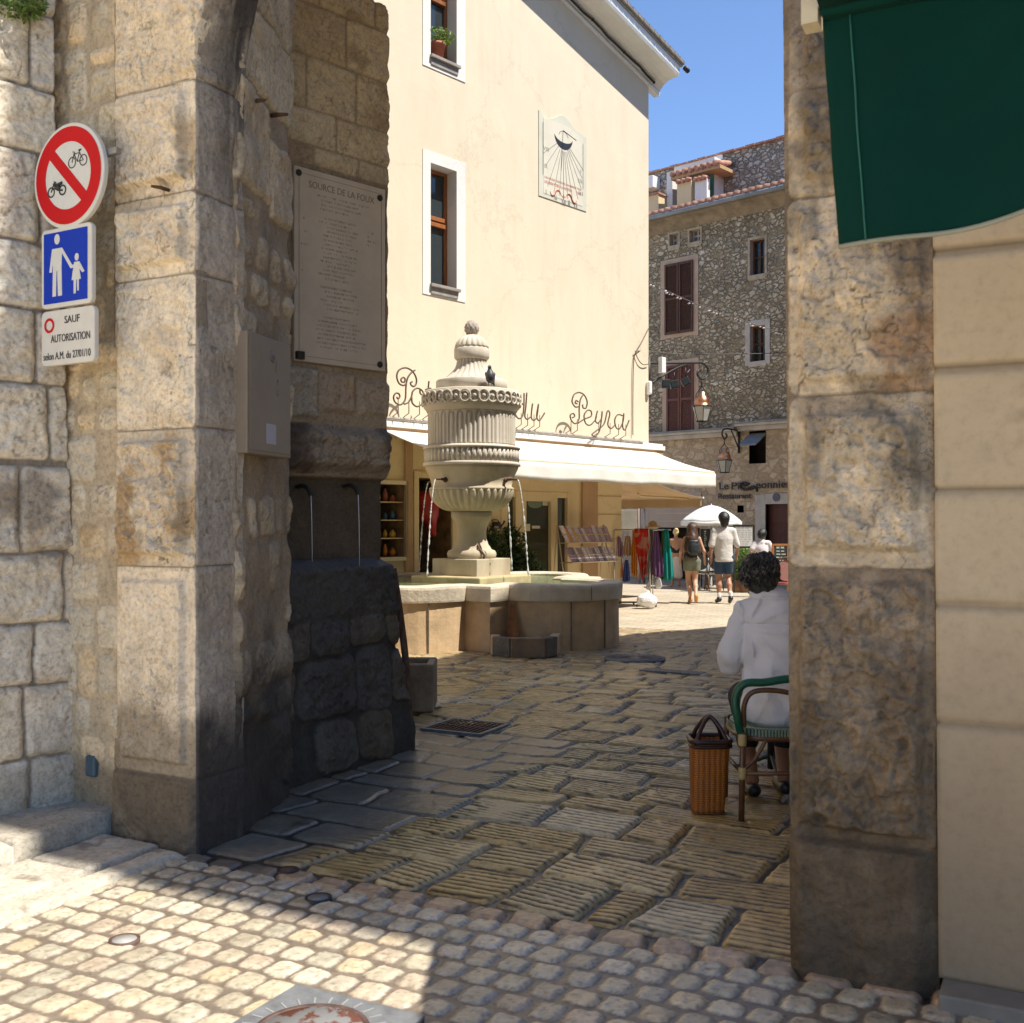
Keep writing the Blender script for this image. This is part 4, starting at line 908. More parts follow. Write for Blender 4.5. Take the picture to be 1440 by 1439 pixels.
for i in range(13):
    t = i / 12; prof.append((.29 + (.585 - .29) * math.sin(t * PI / 2) ** .9, zy(719) + (zy(688) - zy(719)) * (1 - math.cos(t * PI / 2)) ** .85))
mb.lathe(prof, FC, 216, lambda r, z, w: r * (1 + .055 * (abs(math.sin(18 * w)) - .5)))
mb.lathe([(.56, zy(690)), (.60, zy(688.5)), (.60, zy(686)), (.565, zy(684)), (.58, zy(676)), (.61, zy(668)), (.65, zy(660)), (.665, zy(655)), (.6, zy(654))], FC, 64)
mb.build('gadrooned_bowl', MT['foun'], fo)
mb = M()
mb.lathe([(.6, zy(656)), (.69, zy(655)), (.69, zy(651)), (.67, zy(650))], FC, 64)
mb.lathe([(.60, zy(650)), (.675, zy(650)), (.675, zy(631)), (.6, zy(631))], FC, 280, lambda r, z, w: r * (1 - (.03 if math.sin(56 * w) > .55 else 0) * (zy(648) < z + .001 or 1)))
mb.lathe([(.62, zy(632)), (.69, zy(631)), (.69, zy(628.5)), (.63, zy(627)), (.61, zy(626))], FC, 64)
mb.build('slotted_band', MT['fountop'], fo)
mb = M()
N = 30
def drumfn(r, z, w):
    t = (z - zy(626)) / (zy(579) - zy(626)); ph = (w * N / (2 * PI)) % 1; c = abs(ph - .5) * 2
    arch = 1 if t < .80 else max(0, 1 - (t - .80) / .16)
    lim = .74 * math.sqrt(max(0, 1 - (1 - arch) ** 2)) if t > .8 else .74
    rib = 0 if c > lim else .018
    mid = .020 * max(0, 1 - (c / .5) ** 2) if c < .5 else 0
    return r - rib + mid * (arch > .3)
mb.lathe([(.62, zy(626) + (zy(579) - zy(626)) * i / 26) for i in range(27)], FC, N * 14, drumfn)
mb.build('fluted_drum', MT['fountop'], fo)
mb = M()
mb.lathe([(.60, zy(579.5)), (.635, zy(579)), (.655, zy(575)), (.68, zy(573)), (.68, zy(550.5)), (.66, zy(549)), (.5, zy(547.5))], FC, 72)
mb.build('cornice', MT['fountop'], fo)
mb = M()
for k in range(34):
    w = 2 * PI * k / 34; c = FC + dirv(w) * .688; t = dirv(w + PI / 2)
    pts = [c + t * (.072 * math.cos(a)) + Vector((0, 0, zy(561.5) + .082 * math.sin(a))) + dirv(w) * (.008 * (k % 2)) for a in [2 * PI * i / 18 for i in range(19)]]
    mb.tube(pts, .013, 6, False)
    mb.sphere((c.x, c.y, zy(561.5)), .028, 5)
mb.build('interlaced_ring_frieze', MT['fountop'], fo)
mb = M()
mb.lathe([(.45, zy(549)), (.505, zy(548)), (.505, zy(535)), (.49, zy(533)), (.3, zy(532))], FC, 64)
mb.build('stepped_ring', MT['fountop'], fo)
mb = M(); pf = []
for i in range(13):
    t = i / 12; pf.append((.205 + .215 * (1 - t) ** 2.2, zy(533) + (zy(503) - zy(533)) * t))
mb.lathe(pf, FC, 180, lambda r, z, w: r * (1 + .07 * (abs(math.cos(12 * w)) - .6)))
mb.lathe([(.2, zy(504)), (.232, zy(503)), (.25, zy(500)), (.25, zy(488.5)), (.235, zy(487)), (.2, zy(486))], FC, 48)
mb.lathe([(.235 * math.cos(t * PI / 2 * i / 10) if (t := 1) else 0, zy(487) + .20 * math.sin(PI / 2 * i / 10)) for i in range(10)] + [(.03, zy(467))], FC, 144, lambda r, z, w: r * (1 + .085 * (abs(math.cos(9 * w)) - .6)))
mb.build('ribbed_cap', MT['fountop'], fo)
mb = M(); pc = []
for i in range(16):
    t = i / 15; pc.append((.028 + .072 * math.sin(PI * min(1, .12 + t * .86)) ** .8 if i < 15 else .01, zy(468) + .215 * t))
mb.lathe(pc, FC, 96, lambda r, z, w: r * (1 + .14 * (abs(math.sin(5 * w + (z - 4) * 34)) * abs(math.sin(5 * w - (z - 4) * 34)) - .3)))
mb.build('pine_cone_finial', mat('grey_finial_stone', (.36, .31, .26), .8, .3, 20, .5, 60), fo)
for k, w in enumerate([-35.7, -125.7, 54.3, 144.3]):
    d = dirv(R(w)); mb = M(); z0 = zy(676)
    mb.tube([FC + d * .55 + Vector((0, 0, z0)), FC + d * .70 + Vector((0, 0, z0 + .01)), FC + d * .80 + Vector((0, 0, z0 + .004))], [.022, .018, .015], 10)
    mb.sphere(tuple(FC + d * .59 + Vector((0, 0, z0))), .038, 6)
    sp = mb.build('spout', MT['rust'], fo)
    mb = M(); g = random.Random(k); pts = []; p0 = FC + d * .80 + Vector((0, 0, z0)); T = .53; vv = .33
    n = 60; L = []
    for i in range(n + 1):
        t = T * i / n; L.append(p0 + d * (vv * t) + Vector((g.uniform(-.002, .002), g.uniform(-.002, .002), -.35 * t - 4.0 * t * t)))
    mb.tube(L, [.0085 - .002 * i / 26 + .0015 * math.sin(i * 1.7) if i < 24 else g.choice([.0025, .004, .008, .013, .015]) for i in range(n + 1)], 6)   # breaks into beads further down
    st = mb.build('water_jet', MT['stream'], sp)
mb = M(); a = FC + dirv(R(-62)) * .37
mb.tube(spline([a + Vector((0, 0, 1.10)), a + Vector((.01, -.01, 1.16)), a + Vector((-.05, .03, 1.24)), a + Vector((-.08, .09, 1.3))], 5), .014, 8)
mb.build('lead_feed_pipe', MT['rust'], fo)
# pigeon on the cornice
pg = thing('pigeon', 'dark grey pigeon perched on the fountain cornice', 'bird', (-.57 + .27, 14.55, zy(548)))
s = Sdf((-.2, -.2, -.02), (.2, .2, .34), .008)
s.ell((0, 0, .13), (.062, .075, .085), .03); s.cap((0, .0, .17), (-.005, -.005, .235), .045, .026, .03); s.ell((-.006, -.01, .262), (.026, .032, .027), .012); s.cap((.02, .02, .10), (.055, .05, .02), .035, .014, .02)
s.build('body', MT['feather'], pg, smooth=1)
s = Sdf((-.2, -.2, -.02), (.2, .2, .34), .008); s.cap((.045, .0, .17), (.05, .04, .05), .03, .012, .02, sy=1.4); s.cap((-.045, .0, .17), (-.02, .05, .06), .03, .012, .02, sy=1.4); s.build('wings', MT['featherlight'], pg, smooth=1)
mb = M(); w = wloc(pg)
mb.tube([w + Vector((-.012, -.04, .262)), w + Vector((-.02, -.062, .254))], [.008, .002], 6); mb.build('beak', MT['beak'], pg)
mb = M(); mb.tube([w + Vector((-.02, 0, .07)), w + Vector((-.02, -.01, 0))], .005, 6); mb.tube([w + Vector((.02, 0, .07)), w + Vector((.02, -.01, 0))], .005, 6); mb.build('legs', mat('pigeon_pink_legs', (.3, .1, .09), .5), pg)
# low drip trough in front of the fountain
tr = [(-.26, 13.12), (-.24, 12.86), (-.02, 12.68), (.40, 12.68), (.55, 12.88), (.60, 13.25)]
dt = thing('drip_trough', 'low stained stone trough on the paving against the fountain', 'trough', (.15, 12.9, 0))
for i in range(5):
    a = Vector((*tr[i], 0)); c = Vector((*tr[i + 1], 0)); d = (c - a); L = d.length; d.normalize(); nn = Vector((d.y, -d.x, 0))
    mb = M(); mb.obox((a + c) / 2 - nn * .05 + Vector((0, 0, .115)), L / 2 - .004, .055, .12, d, nn); mb.build('trough_stone', [MT['founbasin'], MT['darkstone'], mat('brown_trough_stone', (.22, .15, .09), .8, .3, 5, .6, 30), MT['darkstone'], MT['founbasin']][i], dt, bevel=.015)
# stone trough behind the niche wall and the leaning bar
st = thing('stone_water_trough', 'grey brown square stone trough standing at the end of the niche wall', 'trough', (-.80, 9.15, 0))
mb = M()
X0, X1, Y0, Y1 = -1.15, -.665, 9.0, 9.5
mb.box(X0, X1, Y0, Y0 + .07, 0, .41); mb.box(X0, X1, Y1 - .07, Y1, 0, .41); mb.box(X0, X0 + .07, Y0 + .071, Y1 - .071, 0, .41); mb.box(X1 - .07, X1, Y0 + .071, Y1 - .071, 0, .405); mb.box(X0 + .07, X1 - .07, Y0 + .07, Y1 - .07, .01, .12)
mb.build('trough_box', mat('lichened_trough_stone', (.24, .19, .13), .85, .4, 5, .8, 22, .015), st, bevel=.018)
mb = M(); a = at(553, 800, 7.75); c = at(577, 1048, 7.62); c.z = 0
mb.tube(spline([a, a * .7 + c * .3 + Vector((.02, 0, 0)), a * .4 + c * .6 + Vector((.025, 0, 0)), c], 6), [.026] * 19, 10)
tag(mb.build('iron_guard_bar', MT['rust'], bevel=0), 'dark iron bar leaning against the right end of the niche wall', 'bar')

# ------------------------------------------------------------------ yellow house
yh = thing('yellow_house', 'tall cream yellow rendered house with gable eave behind the fountain', 'house', (.44, 19.0, 0))
UE = YW.u(912); UG = YW.u(874); ZG = 3.12
def yuz(x, y, d=0): return YW.uz(x, y, d)
win = []
for y_o0, y_o1, y_i0, y_i1 in [(209, 413, 229, 399), (-114, 91, -94, 77)]:
    zt = yuz(594, y_o0)[1]; zb = yuz(594, y_o1)[1]; it = yuz(605, y_i0)[1]; ib = yuz(605, y_i1)[1]
    win.append((YW.u(594), YW.u(654), zb, zt, YW.u(605), YW.u(641.5), ib, it))
def holed(W, mb, us, zs, holes, d=0):
    us = sorted(set(us)); zs = sorted(set(zs))
    for i in range(len(us) - 1):
        for j in range(len(zs) - 1):
            cu, cz_ = (us[i] + us[i + 1]) / 2, (zs[j] + zs[j + 1]) / 2
            if any(h[0] < cu < h[1] and h[2] < cz_ < h[3] for h in holes): continue
            mb.add([(us[i], d, zs[j]), (us[i + 1], d, zs[j]), (us[i + 1], d, zs[j + 1]), (us[i], d, zs[j + 1])], [(0, 1, 2, 3)])
SL = .27; ZC = 10.42
def zroof(u): return ZC + SL * (UE - u)
mb = M(YW); holes = [(w[4], w[5], w[6], w[7]) for w in win]
UL = -9.0
holed(YW, mb, [UL, UE] + [w[4] for w in win] + [w[5] for w in win], [ZG, ZC] + [x for w in win for x in (w[6], w[7]) if x < ZC], holes)
mb.add([(UL, 0, ZC), (win[1][4], 0, ZC), (win[1][4], 0, 16), (UL, 0, 13.9)], [(0, 1, 2, 3)])
w1 = win[1]
mb.add([(w1[4], 0, max(ZC, w1[7])), (w1[5], 0, max(ZC, w1[7])), (w1[5], 0, zroof(w1[5]) + .5), (w1[4], 0, zroof(w1[4]) + .5)], [(0, 1, 2, 3)])
mb.add([(w1[5], 0, ZC), (UE, 0, ZC), (UE, 0, zroof(UE) + .3), (w1[5], 0, zroof(w1[5]) + .5)], [(0, 1, 2, 3)])
# right flank
e0 = YW.P(UE, 0, 0); sd = (-.736, .677)
mb.W = None; mb.add([(e0.x, e0.y, ZG), (e0.x + sd[0] * 8, e0.y + sd[1] * 8, ZG), (e0.x + sd[0] * 8, e0.y + sd[1] * 8, 11), (e0.x, e0.y, 11)], [(0, 1, 2, 3)])
mb.build('wall', MT['yellow'], yh, recalc=False)
mb = M(YW)
mb.box(UL, UE - .05, -1.2, -.45, 3.2, 10.3)
mb.build('inner_body', MT['dark'], yh)
for i, (a, b_, zb, zt, ia, ib_, iz0, iz1) in enumerate(win):
    mb = M(YW); t = .012
    mb.box(a, ia, .0, t, zb, zt); mb.box(ib_, b_, .0, t, zb, zt); mb.box(ia, ib_, .0, t, iz1, zt); mb.box(ia, ib_, .0, t, zb, iz0)
    fr = mb.build('window', MT['white'], yh, bevel=0)
    mb = M(YW); D = .26
    mb.add([(ib_, .01, iz0), (ib_, -D, iz0), (ib_, -D, iz1), (ib_, .01, iz1)], [(0, 1, 2, 3)]); mb.add([(ia, .01, iz0), (ia, -D, iz0), (ia, -D, iz1), (ia, .01, iz1)], [(0, 1, 2, 3)])
    mb.add([(ia, .01, iz1), (ib_, .01, iz1), (ib_, -D, iz1), (ia, -D, iz1)], [(0, 1, 2, 3)]); mb.add([(ia, .01, iz0), (ib_, .01, iz0), (ib_, -D, iz0), (ia, -D, iz0)], [(0, 1, 2, 3)])
    mb.build('reveal', MT['white'], fr, recalc=False)
    mb = M(YW); mb.box(ia - .02, ib_ + .05, -D, .07, iz0 - .05, iz0); mb.box(ia, ib_ + .02, .0, .03, iz0 - .16, iz0 - .05); mb.build('sill', MT['greystone'], fr, bevel=.006)
    mb = M(YW); d0 = -D; zr = iz0 + (iz1 - iz0) * .52
    mb.box(ia, ia + .05, d0, d0 + .05, iz0, iz1); mb.box(ib_ - .06, ib_, d0, d0 + .05, iz0, iz1); mb.box(ia + .05, ib_ - .06, d0, d0 + .05, iz1 - .06, iz1); mb.box(ia + .05, ib_ - .06, d0, d0 + .05, iz0, iz0 + .06)
    mb.box(ia + .05, ib_ - .06, d0 + .003, d0 + .075, zr, zr + .07); mb.box(ia + .05, ib_ - .06, d0 + .003, d0 + .062, zr + .10, zr + .17)
    mb.build('frame', MT['wood'], fr, bevel=.006)
    mb = M(YW); mb.box(ia + .02, ib_ - .02, d0 + .008, d0 + .014, iz0, iz1); mb.build('pane', MT['glass'], fr)
# eave
def roof_band(mb, prof, u0, u1):        # prof: list of (d, dz) swept along the slope
    vs = []
    for u in (u0, u1):
        for d, dz in prof: vs.append((u, d, zroof(u) + dz))
    n = len(prof); mb.add(vs, [(i, (i + 1) % n, n + (i + 1) % n, n + i) for i in range(n)] + [tuple(range(n)), tuple(range(2 * n - 1, n - 1, -1))])
mb = M(YW); roof_band(mb, [(-.1, -.02), (.03, -.02), (.045, .03), (.03, .06), (.08, .12), (.16, .19), (.27, .235), (.38, .25), (.49, .25), (.51, .30), (.53, .44), (-.1, .44)], -9, UE + .34)
ev = mb.build('eave_soffit', MT['whitepaint'], yh)
mb = M(YW); roof_band(mb, [(-5, .445), (.56, .445), (.56, .475), (-5, .475)], -9, UE + .38)
mb.build('roof_slab', MT['greystone'], yh)
mb = M(YW); rt = random.Random(2)
u = -3.0
while u < UE + .40:
    mb.add([(u, .53, zroof(u) + .477), (u + .16, .53, zroof(u + .16) + .477), (u + .16, .60, zroof(u + .16) + .49), (u, .60, zroof(u) + .50),
            (u, .53, zroof(u) + .55), (u + .16, .53, zroof(u + .16) + .52), (u + .16, .61, zroof(u + .16) + .53), (u, .61, zroof(u) + .565)],
           [(0, 1, 2, 3), (7, 6, 5, 4), (0, 4, 5, 1), (1, 5, 6, 2), (2, 6, 7, 3), (3, 7, 4, 0)]); u += .175
mb.build('verge_tiles', MT['greystone'], yh)
mb = M(YW); mb.tube([(u_, .64, zroof(u_) + .38) for u_ in [UE + .34, UE + .42, UE + .46]], .05, 8); mb.build('gutter_end', MT['iron'], yh)
mb = M(YW); cbp = [(u_, .10 + .01 * math.sin(u_ * 9), zroof(u_) + .085 + .012 * math.sin(u_ * 5)) for u_ in [UE + .05 - i * .25 for i in range(26)]]
mb.tube(cbp, .022, 8)
for p in cbp[::4]: mb.sphere(p, .032, 4)
tag(mb.build('electric_cable', MT['iron']), 'thick black cable clipped under the gable eave of the yellow house', 'cable')
# ledge above the shop
mb = M(YW); zl0 = yuz(730, 618)[1]; zl1 = yuz(730, 606)[1]
mb.box(UL, UE + .30, -.02, .20, zl0, zl0 + .085); mb.box(UL, UE + .26, -.02, .17, zl0 + .085, zl0 + .13); mb.build('string_course', MT['white'], yh, bevel=.006)
mb = M(YW)
for k in range(60):
    u = UL + .2 * k
    if u > UE + .15: break
    mb.box(u, u + .19, -.01, .215, zl0 + .131, zl0 + .155)
mb.build('ledge_tiles', mat('grey_ledge_tile', (.45, .40, .36), .8, .2, 8), yh)
# shop storey
shop = [(587, 634, 672, 802), (712, 802, 688, 806)]
holes = [(YW.u(587), YW.u(634), .12, yuz(587, 672)[1]), (YW.u(704), YW.u(802), .05, yuz(704, 690)[1]), (YW.u(520), YW.u(568), yuz(568, 783)[1], yuz(568, 682)[1])]
mb = M(YW); holed(YW, mb, [UL, UG] + [x for h in holes for x in h[:2]], [0, zl0] + [x for h in holes for x in h[2:]], holes, 0)
g0 = YW.P(UG, 0, 0); g1 = Vector((g0.x - .3, g0.y + 1.6, 0)); g2 = Vector((e0.x + sd[0] * 8, e0.y + sd[1] * 8, 0))
mb.W = None
for a, c in ((g0, g1), (g1, g2)): mb.add([(a.x, a.y, 0), (c.x, c.y, 0), (c.x, c.y, zl0 + .1), (a.x, a.y, zl0 + .1)], [(0, 1, 2, 3)])
mb.add([(g0.x, g0.y, ZG - .02), (e0.x, e0.y, ZG - .02), (e0.x + sd[0] * 8, e0.y + sd[1] * 8, ZG - .02), (g1.x, g1.y, ZG - .02)], [(0, 1, 2, 3)])
mb.build('shop_wall', MT['shop_cream'], yh, recalc=False)
for pa_, pb_ in ((817, 838), (568, 578)): mb = M(YW); mb.box(YW.u(pa_), YW.u(pb_), 0, .05, .0, zl0 - .01); mb.build('pilaster', MT['shop_brown'], yh, bevel=.004)
for y in (697, 723, 758): z = yuz(840, y)[1]; mb = M(YW); mb.box(YW.u(840), UG - .01, .0, .012, z - .012, z); mb.build('wall_groove', MT['shop_brown'], yh)
mb = M(YW)                                            # interiors behind the openings
for h in holes:
    mb.box(h[0] - .05, h[1] + .05, -1.3, -1.25, h[2] - .05, h[3] + .05); mb.box(h[0] - .06, h[0], -1.25, -.01, h[2], h[3]); mb.box(h[1], h[1] + .06, -1.25, -.01, h[2], h[3]); mb.box(h[0], h[1], -1.25, -.01, h[3], h[3] + .05); mb.box(h[0], h[1], -1.25, -.01, h[2] - .05, h[2])
mb.build('shop_interior', MT['interior'], yh)
# display case
h = holes[2]; dc = None
mb = M(YW); e = .06
mb.box(h[0] - e, h[1] + e, .0, .05, h[3], h[3] + e); mb.box(h[0] - e, h[1] + e, .0, .05, h[2] - e, h[2]); mb.box(h[1], h[1] + e, .0, .05, h[2], h[3]); mb.box(h[0] - e, h[0], .0, .05, h[2], h[3])
dcf = mb.build('display_window', mat('cream_case_frame', (.74, .64, .42), .6, .05), yh, bevel=.004)
mb = M(YW)
for k in range(1, 4):
    z = h[2] + (h[3] - h[2]) * k / 4; mb.box(h[0], h[1], -.35, -.02, z, z + .015)
mb.build('shelf', MT['shop_cream'], dcf)
potcols = [MT['orange'], MT['terracotta'], mat('blue_glazed', (.05, .12, .22), .3), mat('yellow_glazed', (.55, .38, .05), .3), mat('grey_glazed', (.3, .3, .28), .3)]
gp_ = random.Random(8); n_ = 0
for k in range(4):
    z = h[2] + (h[3] - h[2]) * k / 4 + .016
    for j in range(4):
        u = h[1] - .09 - j * .15; hh = gp_.uniform(.10, .22); r = gp_.uniform(.035, .06); p = YW.P(u, z, -.17)
        mb = M(); mb.lathe([(r * .6, 0), (r, hh * .35), (r * .8, hh * .7), (r * .35, hh * .85), (r * .5, hh)], p, 14)
        o = mb.build('pottery_jar', [potcols[0], potcols[3], potcols[2], potcols[1]][k] if gp_.random() < .7 else gp_.choice(potcols), None, origin=p)
        lv = ['bottom', 'second lowest', 'third', 'top'][k]
        tag(o, f'small glazed jar, {["rightmost", "second from the right", "third from the right", "leftmost"][j]} on the {lv} shelf of the display window', 'jar', 'jars in the display window')
# first opening (left of the column): frame, red hanging shade
h = holes[0]; mb = M(YW); e = .10
mb.box(h[0] - e, h[0], .0, .04, .0, h[3] + e); mb.box(h[1], h[1] + e, .0, .04, .0, h[3] + e); mb.box(h[0], h[1], .0, .04, h[3], h[3] + e)
mb.build('doorway_frame', MT['shop_cream'], yh, bevel=.004)
p = YW.P(YW.u(606), 0, -.15); z = at(606, 712, p.y).z
rp = Sdf((-.35, -.35, -.5), (.35, .35, .5), .02); rp.ell((0, 0, 0), (.24, .24, .24), .02); rp.cap((.08, 0, -.1), (.12, 0, -.42), .13, .08, .1); rp.cutabove(.3); rp.wob(.02, 7, 3)
rt_ = thing('red_jacket', 'red bulky jacket hanging in the dark shop doorway left of the fountain column', 'jacket', (p.x, p.y, z)); rp.build('cloth', MT['redpot'], rt_)
mb = M(); mb.tube([(p.x, p.y, z + .22), (p.x, p.y, z + .34), (p.x + .03, p.y, z + .36)], .008, 6); mb.build('hook', MT['iron'], rt_)
# glazed door unit
h = holes[1]; zt = h[3]
dr = thing('glazed_shop_door', 'cream framed glass door with a green oval notice and side lights', 'door', YW.P((h[0] + h[1]) / 2, 0, 0))
mb = M(YW)
def bar(u0, u1, z0, z1, d=.05): mb.box(u0, u1, -.10, d, z0, z1)
xs = [704, 713, 724, 733, 739, 774, 783, 797, 802]; us_ = [YW.u(x) for x in xs]
for a, c in ((0, 1), (2, 3), (5, 6), (7, 8)): bar(us_[a], us_[c], .0, zt, .02)
bar(us_[3] - .0, us_[4], .0, zt, .025); bar(us_[1], us_[2], zt - .10, zt, .015); bar(us_[4], us_[5], zt - .17, zt, .015); bar(us_[6], us_[7], zt - .10, zt, .015); bar(us_[6], us_[7], .0, .25, .015); bar(us_[1], us_[2], 0, .3, .015); bar(us_[4], us_[5], 0, .16, .015)
mb.build('door_frame', MT['shop_cream'], dr, bevel=.006)
mb = M(YW); mb.box(us_[1], us_[2], -.06, -.05, .3, zt - .1); mb.box(us_[4], us_[5], -.06, -.05, .16, zt - .17); mb.box(us_[6], us_[7], -.06, -.05, .25, zt - .1); mb.build('glass', MT['shopglass'], dr)
c_ = YW.uz(755, 708); mb = M(YW)
mb.prism([(c_[0] + .20 * math.cos(a), c_[1] + .085 * math.sin(a)) for a in [2 * PI * i / 28 for i in range(28)]], -.048, -.04); mb.build('oval_notice', mat('sage_green_notice', (.16, .20, .13), .6), dr)
mb = M(YW)
for x0, x1, y0, y1 in [(766, 773, 704, 711), (741, 748, 737, 747), (751, 762, 739.5, 743.5)]:
    a = YW.uz(x0, y1); b_ = YW.uz(x1, y0); mb.box(a[0], b_[0], -.048, -.042, a[1], b_[1])
mb.build('paper_notice', mat('cream_notice_paper', (.60, .56, .42), .7), dr)
# main awning
ZA = yuz(730, 622)[1]; dF = 1.5; ZF = 2.57; UA0 = -3.72; UA1 = YW.u(1004, dF)
aw = thing('white_awning', 'long white canvas awning over the pottery shop front', 'awning', YW.P(0, ZA, 0))
mb = M(YW)
def aw_fn(i, j):
    u = UA0 + (UA1 - UA0) * i; sag = -.035 * math.sin(PI * j) * (1 + .3 * math.sin(u * 2)); return (u, .10 + (dF - .10) * j, ZA + .02 + (ZF - ZA) * j + sag)
mb.grid(aw_fn, 40, 12); mb.build('canopy', MT['canvas'], aw, recalc=False, solid=.006)
mb = M(YW)
mb.grid(lambda i, j: (UA0 + (UA1 - UA0) * i, dF + .035 + .012 * math.sin(i * 60) * j + .01 * j, ZF - .02 - (.27 + .012 * math.sin(i * 23)) * j), 90, 4); mb.build('valance', MT['canvas'], aw, recalc=False, solid=.005)
mb = M(YW); mb.box(UA0, UA1, dF - .03, dF + .025, ZF - .035, ZF + .02); mb.build('front_bar', mat('cream_awning_bar', (.66, .60, .46), .5), aw, bevel=.006)
for u_ in (UA0 + .4, -.2, UA1 - .9): mb = M(YW); mb.tube([(u_, .05, ZA - .08), (u_ + .5, .7, ZA - .28), (u_ + .05, dF - .05, ZF - .02)], .028, 8); mb.build('folding_arm', MT['whitepaint'], aw)
mb = M(YW); mb.box(UA0, UE + .28, .02, .17, ZA - .06, ZA + .06); mb.build('cassette', mat('shade_brown_awning_case', (.40, .25, .13), .7), aw, bevel=.01)  # brown shadow band below the ledge is put into the case colour
# sundial
sd0 = YW.uz(757, 281); sd1 = YW.uz(824, 170); ua, ub = YW.u(757), YW.u(824); zb_, zt_ = YW.uz(757, 275)[1], YW.uz(757, 155)[1]
sdl = thing('sundial', 'painted wall sundial with dark crescent and red motto on yellow wall', 'sundial', YW.P((ua + ub) / 2, zb_, 0))
Wd = ub - ua; Hd = zt_ - zb_
pts = [(ua, zb_), (ub, zb_), (ub, zt_ - .13), (ub - .03 * Wd, zt_ - .13)] + [(ua + Wd * t, zt_ - .13 + .20 * math.exp(-((t - .5) / .20) ** 2) + .02) for t in [.9, .8, .72, .64, .58, .5, .42, .36, .28, .2, .1]] + [(ua + .03 * Wd, zt_), (ua, zt_)]
mb = M(YW); mb.prism(pts, -.01, .014); mb.build('panel', MT['dialedge'], sdl)
mb = M(YW); mb.prism([(ua + .09 * Wd, zb_ + .07), (ub - .09 * Wd, zb_ + .07), (ub - .09 * Wd, zt_ - .2), (ua + .6 * Wd, zt_ - .08), (ua + .4 * Wd, zt_ - .08), (ua + .09 * Wd, zt_ - .1)], .0145, .018); mb.build('dial_face', MT['dialbg'], sdl)
mb = M(YW); ox, oz = ua + .50 * Wd, zt_ - .33
def seg(a, b_, w=.008):
    d = Vector((b_[0] - a[0], b_[1] - a[1])); d.normalize(); n2 = Vector((-d.y, d.x)) * w / 2
    mb.prism([(a[0] + n2.x, a[1] + n2.y), (b_[0] + n2.x, b_[1] + n2.y), (b_[0] - n2.x, b_[1] - n2.y), (a[0] - n2.x, a[1] - n2.y)], .0185, .021)
for dx, dz in [(-.42, -.42), (-.37, -.62), (-.33, -.98), (-.2, -1.05), (-.09, -1.07), (0, -1.08), (.09, -1.08), (.19, -1.07), (.31, -1.02), (.38, -.8), (.40, -.60), (.43, -.45)]:
    l = math.hypot(dx * Wd, dz); seg((ox + dx * Wd * .22, oz + dz * .22), (ox + dx * Wd, oz + dz), .009 if dx else .013)
seg((ua + .08 * Wd, zb_ + .4), (ua + .08 * Wd, zt_ - .18), .008); seg((ub - .08 * Wd, zb_ + .4), (ub - .08 * Wd, zt_ - .28), .008)
for i in range(10):
    a0, a1 = PI * (.1 + .08 * i), PI * (.18 + .08 * i); seg((ox + .14 * math.cos(a0), oz + .13 * math.sin(a0)), (ox + .14 * math.cos(a1), oz + .13 * math.sin(a1)), .01)
mb.build('hour_lines', MT['dialink'], sdl)
mb = M(YW); cr = [(ox + .26 * math.cos(a), oz + .04 + .24 * math.sin(a)) for a in [PI * (1.06 + .88 * i / 16) for i in range(17)]]; cr2 = [(ox + .26 * math.cos(a), oz + .04 + .12 * math.sin(a)) for a in [PI * (1.94 - .88 * i / 16) for i in range(17)]]
for i in range(16): mb.prism([cr[i], cr[i + 1], cr2[15 - i], cr2[16 - i]], .019, .023)
mb.build('crescent', MT['black'], sdl)
mb = M(YW); mb.tube([(ox - .01, .02, oz + .14), (ox + .02, .30, oz - .10)], .008, 6); mb.build('gnomon', MT['iron'], sdl)
for txt, fx, fz, h_ in [('XII', .5, -1.20, .085), ('XI', .33, -1.17, .08), ('X', .14, -1.13, .08), ('I', .62, -1.18, .08), ('II', .76, -1.18, .08), ('III', .87, -.93, .07), ('IIII', .87, -.70, .07), ('V', .87, -.52, .07), ('IX', .14, -.66, .07), ('VIII', .14, -.35, .07)]:
    w_ = .035 * max(1, len(txt)) + .01; uc = ua + fx * Wd; text_mesh(txt, YW, uc - w_ / 2, uc + w_ / 2, oz + fz, oz + fz + h_, .0185, 'hour_numeral', MT['dialink'], sdl)
text_mesh('LOU SOULEU MAI POUDE JAMAI SENSO TOUN', YW, ua + .11 * Wd, ub - .12 * Wd, zb_ + .335, zb_ + .385, .0185, 'motto', MT['dialred'], sdl)
text_mesh('LOU BON PEYRE A LA NOSTRO        TOUN', YW, ua + .11 * Wd, ub - .12 * Wd, zb_ + .26, zb_ + .31, .0185, 'motto', MT['dialred'], sdl)
mb = M(YW); uc = ua + .5 * Wd
for sgn in (-1, 1):
    sp_ = spline([(uc + sgn * .06, .02, zb_ + .12), (uc + sgn * .12, .02, zb_ + .20), (uc + sgn * .2, .02, zb_ + .19), (uc + sgn * .26, .02, zb_ + .10), (uc + sgn * .34, .02, zb_ + .08), (uc + sgn * .38, .02, zb_ + .14)], 5)
    mb.tube(sp_, [.012 * math.sin(PI * i / (len(sp_) - 1)) + .003 for i in range(len(sp_))], 5)
mb.prism([(uc - .045, zb_ + .12), (uc - .02, zb_ + .11), (uc, zb_ + .07), (uc + .02, zb_ + .11), (uc + .045, zb_ + .12), (uc + .02, zb_ + .135), (uc, zb_ + .18), (uc - .02, zb_ + .135)], .0185, .022)
mb.build('scrollwork', MT['dialred'], sdl)
